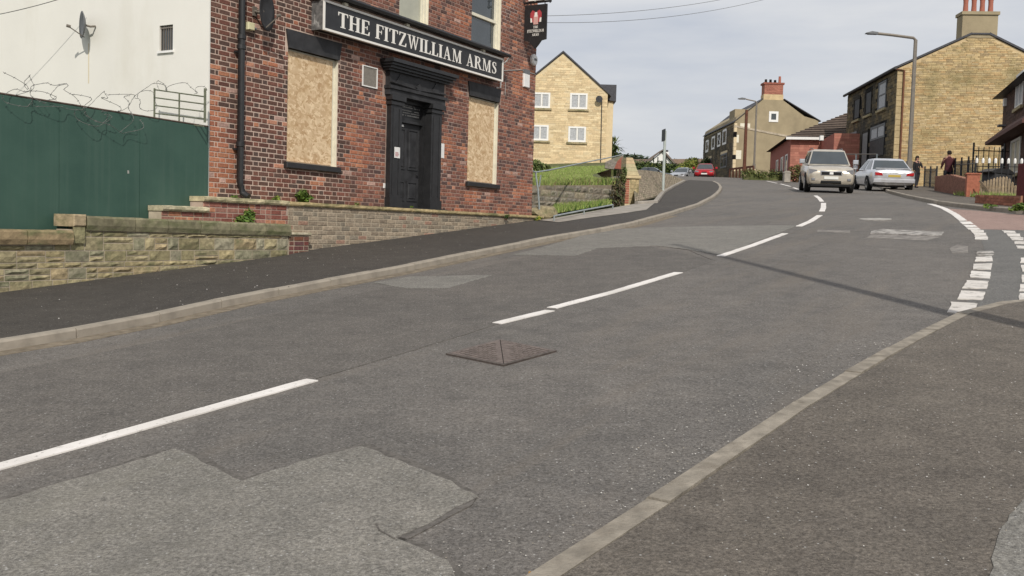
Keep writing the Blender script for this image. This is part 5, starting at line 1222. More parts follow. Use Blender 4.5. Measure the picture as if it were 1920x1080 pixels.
def bush(name, label, cat, loc, rad, n, size, pal, stem=True, group=None, lumps=9, mn='leaf'):
    t = thing(name, label, cat, (loc[0], loc[1], H(loc[0], loc[1]) if loc[2] is None else loc[2]), group=group)
    if stem:
        s = MB(); s.tube([(0, 0, -.3), (0, 0, rad[2] * .9)], .06 + rad[0] * .04, 6, r1=.02)
        for k in range(4): a = k * 1.6; s.tube([(0, 0, rad[2] * .3), (math.cos(a) * rad[0] * .6, math.sin(a) * rad[1] * .5, rad[2] * 1.3)], .03, 5)
        s.build('trunk', M['rust'] if False else mat('bark', (.09, .07, .05), .95, .3, 9), t)
    mb = MB()
    for k in range(lumps):
        a = random.uniform(0, 6.28); r = random.random() ** .5; c = (math.cos(a) * r * rad[0] * .7, math.sin(a) * r * rad[1] * .6, rad[2] * (.25 + 1.25 * random.random() * (1 - .35 * r))); q = random.uniform(.3, .55)
        leaves(mb, c, (rad[0] * q, rad[1] * q, rad[2] * q), n // lumps, size, pal, .3)
    mb.build('crown', M[mn], t, fix=False); return t
q_ = (0.902, 40.000, 3.973); bush('shrub', 'loose green shrub against the corner of the pub in front of the flats', 'shrub', (q_[0] - .5, q_[1], q_[2] + EYE - EYE - .25), (.95, .5, .42), 900, .10, [(.13, .17, .05), (.09, .13, .04), (.17, .2, .07)])
# palm-like tree behind the flats
q_ = (8.027, 82.000, 7.530)
pt = thing('palm_tree', 'spiky green tree showing behind the right edge of the pale flats', 'tree', (q_[0], q_[1], q_[2] - 2.5)); mb = MB(); mb.tube([(0, 0, 0), (0, 0, 3.6)], .14, 7); mb.build('trunk', M['soil'], pt); mb = MB()
for k in range(170):
    a = random.uniform(0, 6.28); el = random.uniform(-.5, 1.3); c0 = Vector((random.uniform(-.3, .3), 0, 3.2 + random.uniform(-1.1, .7))); d_ = Vector((math.cos(a) * math.cos(el), math.sin(a) * math.cos(el), math.sin(el))); L_ = random.uniform(.8, 1.25); tip = c0 + d_ * L_ - Vector((0, 0, L_ * .25)); mid = c0 + d_ * L_ * .5; s_ = d_.cross(Vector((0, 0, 1))).normalized() * .08; col = random.choice([(.07, .11, .04), (.12, .17, .05), (.2, .24, .1), (.045, .07, .03)])
    mb.face([c0 - s_ * .3, mid - s_, tip, mid + s_], col)
mb.build('crown', M['leaf'], pt, fix=False)

# ---- stone house on the right
def houseframe(name, label, o, ang, baseh): return thing(name, label, 'building', (o[0], o[1], baseh), R(ang))
SHO = (21.771, 57.0); sbz = H(22, 57) + .05; SHH = houseframe('stone_house', 'tall golden stone gable-end house with cement chimney and four red pots', SHO, -4.6, sbz); Z = lambda z: z + EYE - sbz
e0 = Z(9.93); ap = Z(11.86); WD = 8.98; LEN = 10.95
mb = MB(); mb.prism([(0, -1.2), (WD, -1.2), (WD, e0), (WD / 2 + .5, ap), (WD / 2 - .5, ap), (0, e0)], 'y', 0, LEN); wl_ = mb.build('wall', M['gable_mortar'], SHH)
gh = lambda x: min(ap, e0 + (ap - e0) * (1 - abs(x - WD / 2) / (WD / 2)) * 1.12) - .03
pal = jit((.52, .38, .195), (.54, .41, .22), (.49, .36, .185), (.55, .43, .25), (.50, .385, .205), (.50, .34, .17), (.53, .405, .22), (.40, .30, .17))
allst = MB(); masonry(allst, (.32, 0, 0), (1, 0, 0), (0, -1, 0), WD - .32, -.5, lambda x: gh(x + .32), .095, .34, pal, (), .022, .014)
# biggest stones of the gable are parts of their own, the rest one mass
o = allst.build('stonework', M['gable_stone'], wl_, fix=False); o['kind'] = 'stuff'
z = -.4
while z < e0 - .1: mb = MB(); h = random.uniform(.28, .42); c = random.uniform(.8, .95); mb.bevbox(0.0, .31, -.03, .02, z, min(z + h - .012, e0), .012, (.50 * c, .39 * c, .22 * c)); mb.build('quoin', M['beige'], wl_); z += h
S_wins = [(1.95, 3.55, Z(7.95), Z(9.60)), (4.95, 6.45, Z(7.95), Z(9.5)), (7.65, 9.2, Z(7.95), Z(9.42)), (1.85, 4.85, Z(5.15), Z(7.05)), (5.35, 6.75, Z(3.6), Z(6.85)), (8.15, 10.4, Z(5.9), Z(7.2))]
mb = MB(); masonry(mb, (0, 0, 0), (0, 1, 0), (-1, 0, 0), LEN, -.5, lambda x: e0 - .02, .19, .45, jit((.17, .13, .07), (.13, .105, .06), (.2, .155, .08), (.1, .085, .055)), S_wins, .02, .015); o = mb.build('dark_stonework', M['dark_stone'], wl_, fix=False); o['kind'] = 'stuff'  # side stones coloured much darker than those of the gable
mb = MB(); mb.face([(-.004, 0, -1), (-.004, LEN, -1), (-.004, LEN, e0), (-.004, 0, e0)]); mb.build('side_pointing', M['dark_stone'], wl_)
U_, N_ = (0, 1, 0), (-1, 0, 0)
for i, (a, b, c, d_) in enumerate(S_wins):
    if i == 0: window(SHH, (0, a, c), U_, N_, b - a, d_ - c, 'dish_grey', 'curtain', 0, .5, .1, 'coping')
    elif i in (1, 2): window(SHH, (0, a, c), U_, N_, b - a, d_ - c, 'dark_stone', 'black_dull', 0, 0, .12, 'coping', label='blocked dark upper window')
    elif i == 3:
        f = window(SHH, (0, a, Z(6.2)), U_, N_, b - a, d_ - Z(6.2), 'dish_grey', 'curtain', 1, 0, .12, None); mb = MB(); mb.box(-.05, -.0, a, b, c, Z(6.18)); mb.build('shutter', M['black_dull'], f)
    elif i == 4: mb = MB(); mb.box(-.03, .02, a + .1, b - .1, c - .3, d_); mb.build('door', M['door_grey'], SHH); mb = MB(); mb.box(-.05, 0, a - .1, a + .098, c - .3, d_ + .2); mb.box(-.05, 0, b - .098, b + .1, c - .3, d_ + .2); mb.build('door_jamb', M['dark_stone'], SHH)
    else: mb = MB(); mb.box(-.06, 0, a, b, c, d_); o = mb.build('window_board', M['door_grey'], SHH); o['label'] = 'grey sheet boarding over the far ground-floor window'
mb = MB()
for s in (0, 1):
    xa, xb = (-.22, WD / 2 - .5) if s == 0 else (WD + .22, WD / 2 + .5); mb.obox((xa, -.1, e0 - .06), (xb - xa, 0, ap - e0 + .09), (0, LEN + .2, 0), (0, 0, .12))
mb.box(WD / 2 - .5, WD / 2 + .5, -.1, LEN + .1, ap + .03, ap + .12); mb.build('roof', M['slate'], SHH)
mb = MB(); mb.tube([(-.2, -.35, e0 - .02), (-.2, LEN + .3, e0 - .02)], .09, 8); mb.build('gutter', M['black_dull'], SHH)
mb = MB(); mb.tube([(-.15, -.08, e0 - .05), (.36, -.09, e0 - .12), (.36, -.09, -.4)], .055, 8); mb.build('downpipe', mat('rusty downpipe', (.16, .07, .04), .8, .2, 9), SHH)
ch = MB(); ch.box(3.45, 5.40, -.04, .85, ap - .15, Z(13.0)); ch.box(3.38, 5.47, -.12, .93, Z(13.0), Z(13.18)); cho = ch.build('chimney', M['pebble'], SHH)
M['pot'] = mat('terracotta pot', (.36, .13, .09), .85, .15, 9)
for k in range(4): mb = MB(); x = 3.72 + k * .46; mb.lathe((x, .35, Z(13.18)), [(.15, 0), (.13, .5), (.14, .72), (.16, .74), (.16, .84), (.11, .85)], 12); mb.build('chimney_pot', M['pot'], cho, True)

# ---- brown rendered house far up the street
RO = (19.835, 90.0); rbz = H(22, 90); RH = houseframe('rendered_house', 'brown rendered gable-end house with red brick chimney at the top of the street', RO, .5, rbz); Z = lambda z: z + EYE - rbz
e0 = Z(10.4); WD = 7.62; LEN = 13.9
mb = MB(); mb.prism([(0, -1.5), (WD, -1.5), (WD, Z(10.8)), (6.3, Z(11.15)), (4.3, Z(12.55)), (2.5, Z(12.55)), (.15, Z(10.95)), (0, e0)], 'y', 0, LEN); wl_ = mb.build('wall', M['pebble'], RH)
mb = MB(); masonry(mb, (0, 0, 0), (0, 1, 0), (-1, 0, 0), LEN, -.5, lambda x: e0 - .02, .24, .5, jit((.14, .115, .07), (.18, .14, .08), (.1, .085, .06)), (), .02, .02); o = mb.build('stonework', M['dark_stone'], wl_, fix=False); o['kind'] = 'stuff'
z = .6
while z < e0: mb = MB(); h = random.uniform(.35, .5); mb.box(-.03, .22, -.04, .3, z, min(z + h - .02, e0)); mb.build('quoin', M['dark_stone' if random.random() < .4 else 'beige_mortar'], wl_); z += h
for (a, b, c, d_) in ((3.1, 4.7, Z(8.75), Z(10.2)), (5.6, 7.0, Z(8.75), Z(10.1)), (8.2, 9.7, Z(8.7), Z(10.0)), (11.2, 12.6, Z(8.65), Z(9.9))): window(RH, (0, a, c), U_, N_, b - a, d_ - c, 'white', 'glass', 0, 0, .2, None)
for (a, b, c, d_) in ((2.6, 5.2, Z(6.55), Z(7.9)), (9.6, 12.4, Z(6.6), Z(7.9))): window(RH, (0, a, c), U_, N_, b - a, d_ - c, 'dish_grey', 'glass', 1, 0, .15, None, surround='beige_mortar')
window(RH, (3.08, 0, Z(10.55)), (1, 0, 0), (0, -1, 0), .85, Z(11.5) - Z(10.55), 'white', 'glass', 0, 0, .2, None, label='small white attic window in the gable')
mb = MB(); mb.obox((.0, -.05, Z(10.0)), (5.05, 0, Z(9.18) - Z(10.0)), (0, .06, 0), (0, 0, .18)); mb.build('flashing_line', M['mortar2'], RH)
mb = MB(); mb.obox((-.15, -.12, e0), (2.6, 0, Z(12.6) - e0), (0, LEN, 0), (0, 0, .07)); mb.obox((WD + .2, -.12, Z(10.7)), (4.4 - WD - .2, 0, Z(12.6) - Z(10.7)), (0, LEN, 0), (0, 0, .07)); mb.build('roof', M['slate'], RH)
mb = MB(); mb.box(.2, 1.15, 1.0, 3.2, Z(10.9), Z(11.75)); mb.build('dormer', M['pebble'], RH); mb = MB(); mb.box(5.7, 6.6, 1.0, 2.4, Z(11.2), Z(11.75)); mb.build('dormer', M['pebble'], RH)
mb = MB(); mb.box(2.55, 4.35, .1, 1.1, Z(12.3), Z(13.05)); cho = mb.build('chimney', M['gable_mortar'], RH)
mb = MB(); masonry(mb, (2.6, .1, 0), (1, 0, 0), (0, -1, 0), 1.7, Z(13.05), lambda x: Z(14.0), .1, .3, jit((.4, .17, .12), (.34, .14, .1)), (), .01, .02); mb.box(2.6, 4.3, .1, 1.1, Z(13.05), Z(13.95), (.37, .16, .11)); mb.box(2.5, 4.4, .04, 1.2, Z(13.95), Z(14.12), (.28, .1, .07)); mb.build('brick_stack', M['red_brick'], cho)
for k, hh in enumerate((.32, .32, .28, .62)): mb = MB(); mb.lathe((2.8 + k * .42, .5, Z(14.12)), [(.13, 0), (.11, hh)], 8); mb.build('chimney_pot', M['pot' if k == 3 else 'dark_stone'], cho)
# white patches of repair on the gable corner
for q in ((-.0, .42, Z(8.6), Z(9.3)), (.18, .7, Z(7.1), Z(7.9)), (.5, 1.4, Z(9.95), Z(10.35))): mb = MB(); mb.box(q[0], q[1], -.03, 0, q[2], q[3]); mb.build('pale_repair', M['cream'], RH)

# ---- red brick hall with tiled hip roof
HO = (19.44, 70.0); hbz = H(20, 70); HH = houseframe('brick_hall', 'single-storey red brick hall with brown tiled hip roof', HO, -8, hbz); Z = lambda z: z + EYE - hbz
e0 = Z(7.14)
mb = MB(); mb.box(0, 11, 0, 12, -1, e0, (.33, .12, .09)); wl_ = mb.build('wall', M['hall_brick'], HH)
mb = MB(); masonry(mb, (0, 0, 0), (1, 0, 0), (0, -1, 0), 2.3, -.3, lambda x: e0, .075 * 2, .45, jit((.42, .18, .13), (.39, .16, .12), (.45, .2, .145)), (), .01, .015); o = mb.build('brickwork', M['hall_brick'], wl_, fix=False); o['kind'] = 'stuff'
bl_ = MB(); bl_.box(2.05, 10.5, -5.2, 0, -1, Z(6.95), (.33, .12, .09)); bo = bl_.build('porch_block', M['hall_brick'], HH)
mb = MB(); masonry(mb, (2.05, -5.2, 0), (1, 0, 0), (0, -1, 0), 8.4, -.3, lambda x: Z(6.95), .15, .45, jit((.42, .18, .13), (.39, .16, .12), (.45, .2, .145)), (), .01, .015); o = mb.build('brickwork', M['hall_brick'], bo, fix=False); o['kind'] = 'stuff'
rfm = MB(); E_ = [(-.35, -.35, e0), (11.3, -.35, e0), (11.3, 12.3, e0), (-.35, 12.3, e0)]; Rg = [(4.6, 4.5, Z(9.45)), (6.6, 6.5, Z(9.45))]
for f in ([E_[0], E_[1], Rg[1], Rg[0]], [E_[1], E_[2], Rg[1]], [E_[2], E_[3], Rg[0], Rg[1]], [E_[3], E_[0], Rg[0]]): rfm.face(f, (.16, .12, .095))
ro = rfm.build('roof', M['tile'], HH)
tl = MB(); a_, b_, c_ = Vector(E_[0]), Vector(E_[1]), Vector(Rg[0])
for k in range(14):
    t0, t1 = k / 14, (k + .93) / 14; L0, L1 = Vector(E_[0]).lerp(Vector(Rg[0]), t0), Vector(E_[0]).lerp(Vector(Rg[0]), t1); R0_, R1_ = Vector(E_[1]).lerp(Vector(Rg[1]), t0), Vector(E_[1]).lerp(Vector(Rg[1]), t1); c = random.uniform(.8, 1.15); up_ = Vector((0, -.02, .05)); tl.face([L0 + up_ * 1.6, R0_ + up_ * 1.6, R1_ + up_ * .4, L1 + up_ * .4], (.16 * c, .12 * c, .095 * c)); tl.face([L0, R0_, R0_ + up_ * 1.6, L0 + up_ * 1.6], (.05, .04, .035))
tl.build('tile_course', M['tile'], ro, fix=False)
mb = MB(); mb.box(-.38, 2.05, -.42, -.33, e0 - .16, e0 + .02); mb.build('white_fascia', M['white'], HH)
for y in (1.2, 3.6, 6.5): window(HH, (0, y, Z(4.6)), U_, N_, 1.2, 1.5, 'white', 'glass', 0, 0, .1, None)
fix_ = thing('security_light', 'small white box light on the corner of the red brick hall', 'light', (20.017, 64.900, 8.098)); mb = MB(); mb.bevbox(-.12, .12, -.15, .05, -.2, .12, .02); mb.build('body', M['white'], fix_)

# ---- dark brick house at the right edge
DH = houseframe('brick_house', 'dark brown brick house with red canopy at the right edge', (23.2, 47.3), -107.8, H(23, 45) + .1); dbz = H(23, 45) + .1; Z = lambda z: z + EYE - dbz
e0 = Z(7.0)
mb = MB(); mb.box(0, 10, 0, 8, -1, e0, (.085, .05, .038)); wl_ = mb.build('wall', M['dark_brick'], DH)
mb = MB(); masonry(mb, (0, 0, 0), (1, 0, 0), (0, -1, 0), 10, -.3, lambda x: e0, .15, .45, jit((.085, .05, .04), (.1, .058, .045), (.07, .042, .034)), (), .008, .015); o = mb.build('brickwork', M['dark_brick'], wl_, fix=False); o['kind'] = 'stuff'
mb = MB(); mb.prism([(-.55, e0 - .02), (10.5, e0 - .02), (10.5, e0 + .12), (5.0, e0 + 2.6), (-.55, e0 + .12)], 'y', -.45, 8.4) if False else None
rm = MB(); q = [(-.5, -.45, e0), (10.5, -.45, e0), (10.5, 8.4, e0), (-.5, 8.4, e0)]; rg = [(3.5, 4, e0 + 2.6), (6.5, 4, e0 + 2.6)]
for f in ([q[0], q[1], rg[1], rg[0]], [q[1], q[2], rg[1]], [q[2], q[3], rg[0], rg[1]], [q[3], q[0], rg[0]], q[::-1]): rm.face(f)
rm.build('roof', M['black_dull'], DH)
cnp = MB(); cnp.prism([(-.7, Z(4.75)), (-.7, Z(4.9)), (-.003, Z(5.5)), (-.003, Z(4.75))], 'x', -.1, 9.5); cnp.build('canopy', mat('red canopy', (.10, .045, .038), .7, .2, 8), DH)
window(DH, (3.4, 0, Z(6.0)), (1, 0, 0), (0, -1, 0), 1.8, 1.0 + .5, 'white', 'curtain', 1, 0, .1, 'coping'); window(DH, (2.9, 0, Z(3.1)), (1, 0, 0), (0, -1, 0), 2.4, 1.55, 'white', 'pale_pane', 1, 0, .1, 'coping')
mb = MB(); mb.box(.5, 1.5, -.04, .02, -.2, Z(4.55)); dd = mb.build('door', M['dark_brick'], DH); mb = MB(); mb.box(.42, .5, -.06, .02, -.2, Z(4.6)); mb.box(.5, 1.3, -.06, .02, Z(4.5), Z(4.6)); mb.build('door_frame', M['white'], dd); mb = MB(); mb.box(.9, 1.3, -.05, -.04, Z(3.3), Z(3.8)); mb.build('glazing', M['curtain'], dd)
mb = MB(); mb.box(.6, .95, -.12, 0, Z(6.5), Z(6.85)); mb.build('alarm_box', M['white'], DH)
mb = MB(); mb.box(.5, 1.0, -.3, 0, Z(5.55), Z(5.62)); mb.build('lamp', M['dish_grey'], DH)

# ---- bungalow and distance
q_ = (18.354, 125.000, 9.695)
bg_ = thing('bungalow', 'distant bungalow with white half-timbered gable and brown roof', 'building', (q_[0], q_[1], q_[2] - 1.5)); S = 125 / 1840
def bx_(px): return (px - 1238) * S
def bzz(py): return (318 - py) * S + 1.5
mb = MB(); mb.prism([(bx_(1180), 0), (bx_(1345), 0), (bx_(1345), bzz(306)), (bx_(1180), bzz(306))], 'y', 1.0, 8); mb.build('wall', M['cream'], bg_)
mb = MB(); mb.prism([(bx_(1216), bzz(306)), (bx_(1260), bzz(306)), (bx_(1240), bzz(284.5))], 'y', 0, .9); mb.build('gable', M['white'], bg_)
mb = MB(); mb.prism([(bx_(1212), bzz(307)), (bx_(1240), bzz(283)), (bx_(1263), bzz(308)), (bx_(1268), bzz(308)), (bx_(1241), bzz(280.5)), (bx_(1204), bzz(307))], 'y', -.4, 3); mb.build('bargeboard', mat('grey bargeboard', (.16, .13, .11), .8, .2, 9), bg_)
mb = MB(); mb.face([(bx_(1165), .6, bzz(306)), (bx_(1350), .6, bzz(308)), (bx_(1330), 5, bzz(290)), (bx_(1190), 5, bzz(295))], (.2, .135, .09)); mb.face([(bx_(1165), 9.4, bzz(306)), (bx_(1350), 9.4, bzz(308)), (bx_(1330), 5, bzz(290)), (bx_(1190), 5, bzz(295))], (.2, .135, .09)); mb.build('roof', M['tile'], bg_)
mb = MB(); mb.box(bx_(1249), bx_(1256), 1.5, 2.2, bzz(300), bzz(283)); cc = mb.build('chimney', M['white'], bg_); mb = MB(); mb.box(bx_(1248), bx_(1255), 1.5, 2.2, bzz(283), bzz(279.5)); mb.build('chimney_cap', M['black_dull'], cc)
for px in (1224, 1232, 1247): mb = MB(); mb.box(bx_(px), bx_(px) + .12, -.05, 0, bzz(305), bzz(305) + .7); mb.build('timber', M['black_dull'], bg_)
hd = thing('hedge', 'long dark hedge in front of the distant bungalow', 'hedge', ((15.531, 105.000, 8.374)[0], 105, (15.531, 105.000, 8.374)[2] - 1)); b0 = Vector(hd.location); mb = MB()
for px in range(1186, 1300, 5):
    p = Vector((15.531, 105.000, 8.374)); x = (px - 1240) * 105 / 1840; leaves(mb, (x, random.uniform(-.3, .3), 1.0 + (px - 1190) * -.002), (.5, .6, 1.1 * random.uniform(.8, 1.05)), 170, .16, DARK + [(.09, .12, .03), (.13, .15, .04)], .3)
mb.build('foliage', M['leaf'], hd, fix=False); mb = MB(); mb.box(-3, 3.3, -.2, .2, -1, .9); mb.build('core', M['soil'], hd)
for (lab, p, rad, n, pal) in (('yellow-green bush behind the red car up the street', (17.362, 98.000, 7.780), (1.5, 1, 1.15), 1500, [(.17, .2, .04), (.22, .22, .05), (.11, .15, .03)]), ('dark round bush against the left end of the brown rendered house', (18.896, 100.000, 8.158), (1.0, 1, 1.4), 1200, DARK), ('low bush beyond the silver car up the street', (16.740, 100.000, 7.990), (1.0, .8, .7), 800, [(.1, .15, .03), (.14, .18, .04)])):
    bush('bush', lab, 'bush', (p[0], p[1], p[2] - .6), rad, n, .16, pal)
# far wooded ridge
rg_ = MB()
for k in range(150):
    x = -30 + k * .62; p = (x, 240 + random.uniform(-8, 8), H(0, 0) + EYE + 17.6 + 1.0 * math.sin(x * .07) - max(0, x - 10) * .05); leaves(rg_, p, (2.2, 2, 1.3 * random.uniform(.7, 1.4)), 60, .7, [(.06, .085, .05), (.08, .1, .06), (.05, .07, .045)], .3)
o = rg_.build('far_trees', M['leaf'], None, fix=False); tag(o, 'line of distant trees on the horizon beside the pale flats', 'trees', kind='stuff')
mb = MB(); mb.face([(-140, 246, 0), (70, 246, 0), (70, 246, EYE + 17), (-140, 246, EYE + 17.6)]); mb.face([(-140, 246, EYE + 17.6), (70, 246, EYE + 17), (70, 300, EYE + 17), (-140, 300, EYE + 17)]); o = mb.build('hillside', M['ground'], None); o['kind'] = 'structure'
# hedge and low wall in front of the rendered house and hall
hd = thing('hedge', 'low clipped hedge in front of the red brick hall', 'hedge', ((18.832, 72.000, 6.029)[0], 72, H(19, 72))); mb = MB()
for k in range(22): leaves(mb, (-2.1 + k * .27, random.uniform(-.2, .2), .42 + .06 * math.sin(k)), (.3, .4, .36), 110, .08, [(.11, .13, .035), (.08, .1, .03), (.15, .16, .045), (.055, .075, .025)], .3)
mb.build('foliage', M['leaf'], hd, fix=False); mb = MB(); mb.box(-2.2, 3.8, -.2, .2, -.2, .4); mb.build('core', M['soil'], hd)
hd = thing('shrub', 'reddish and green shrub beside the pale car in front of the hall', 'shrub', ((18.818, 66.000, 5.973)[0], 66, H(19.3, 66))); mb = MB(); leaves(mb, (0, 0, .6), (.7, .4, .6), 700, .09, [(.09, .1, .03), (.14, .12, .04), (.13, .06, .04)], .3); mb.build('foliage', M['leaf'], hd, fix=False); mb = MB(); mb.tube([(0, 0, -.2), (0, 0, .6)], .05, 5); mb.build('stem', M['soil'], hd)
p = (17.336, 63.000, 5.308); gp = thing('gate_post', 'short pale concrete post in front of the low hedge', 'post', (p[0], p[1], H(p[0], p[1]))); mb = MB(); mb.bevbox(-.2, .2, -.2, .2, 0, .62, .03); mb.prism([(-.23, .62), (.23, .62), (.12, .74), (-.12, .74)], 'y', -.22, .22); mb.build('body', M['concrete'], gp)
p0_, p1_ = Vector((18.254, 84.000, 6.604)), Vector((19.286, 80.000, 6.410)); fn = thing('low_fence', 'low brown post-and-rail fence at the foot of the rendered gable', 'fence', (p0_.x, p0_.y, H(p0_.x, p0_.y)), math.atan2(p1_.y - p0_.y, p1_.x - p0_.x)); LF = (p1_ - p0_).length
mb = MB(); mb.box(0, LF, -.03, .03, .62, .78); mb.build('rail', M['rust'], fn)
for k in range(8): mb = MB(); mb.box(k * LF / 7 - .06, k * LF / 7 + .06, -.05, .05, -.2, .7); mb.build('post', M['rust'], fn)
mb = MB(); mb.box(0, LF, .1, .2, -.2, .5); mb.build('back_wall', M['beige_mortar'], fn)

# ---------------------------------------------------------------- lamps and poles
def lamp(label, p, h, arm, r, tilt=.0, m_='grey_metal'):
    t = thing('street_lamp', label, 'street lamp', (p[0], p[1], H(p[0], p[1]) + .08), 0, 'street lamps along the road'); a = MB(); a.tube([(0, 0, 0), (0, 0, h * .18)], r * 1.45, 8); a.tube([(0, 0, h * .18), (tilt, 0, h)], r, 8, r1=r * .8); a.build('column', M[m_], t, True)
    b = MB(); b.tube([(tilt, 0, h - .02), (tilt - .12, 0, h + .1), (tilt - arm * .5, 0, h + .22), (tilt - arm + .5, 0, h + .28)], r * .6, 8); b.build('arm', M[m_], t, True)
    c = MB(); c.prism([(tilt - arm - .1, h + .25), (tilt - arm + .5, h + .22), (tilt - arm + .52, h + .33), (tilt - arm + .2, h + .37), (tilt - arm - .1, h + .29)], 'y', -.14, .14); c.build('lantern', M['dish_grey'], t); c2 = MB(); c2.box(tilt - arm, tilt - arm + .4, -.1, .1, h + .215, h + .248); c2.build('lens', M['lens_clear'], t)
    return t
lamp('tall grey street lamp on the right in front of the golden stone gable', (20.93, 52.5), 7.75, 2.55, .125)
lamp('distant grey street lamp before the brown rendered gable', (20.3, 84.0), 6.3, 1.5, .09)
p = (18.55, 80.0); mb = MB(); mb.tube([(0, 0, -.2), (0, 0, 5.5)], .15, 8, r1=.12); o = mb.build('wooden_pole', M['rust'], None, True); o.location = (p[0], p[1], H(*p)); tag(o, 'reddish brown wooden pole before the brown rendered gable', 'pole')
# telegraph pole just outside the frame: its shadow crosses the road
tip = Vector([(2.666, 16.392)][0]); d2 = Vector((sun_dir.x, sun_dir.y)).normalized(); Ls = 11.5; bp = tip + d2 * Ls
hgt = H(tip.x, tip.y) - H(bp.x, bp.y) + Ls * math.tan(SUN_EL)
tpn = thing('telegraph_pole', 'wooden telegraph pole whose thin shadow crosses the road and near pavement', 'pole', (bp.x, bp.y, H(bp.x, bp.y))); mb = MB(); mb.tube([(0, 0, -.3), (0, 0, hgt)], .12, 10, r1=.055); mb.build('pole', M['rust'], tpn, True)
# overhead wires
def wirecurve(label, a, b, sag, r=.012):
    a, b = Vector(a), Vector(b); mb = MB(); mb.tube([a.lerp(b, t / 20) - Vector((0, 0, sag * 4 * (t / 20) * (1 - t / 20))) for t in range(21)], r, 4); return tag(mb.build('overhead_wire', M['wire'], None), label, 'wire', 'overhead wires')
wirecurve('upper overhead wire running from the pub corner across the sky', (0.400, 26.000, 7.038), (9.157, 34.000, 10.080), .25, .006)
wirecurve('lower overhead wire running from the pub corner across the sky', (0.405, 26.000, 6.873), (9.169, 34.000, 9.794), .3, .006)
o = wirecurve('thin wire slanting across the top left of the white side wall', (-8.538, 15.400, 4.448), (-6.804, 15.400, 4.911), .04, .006)

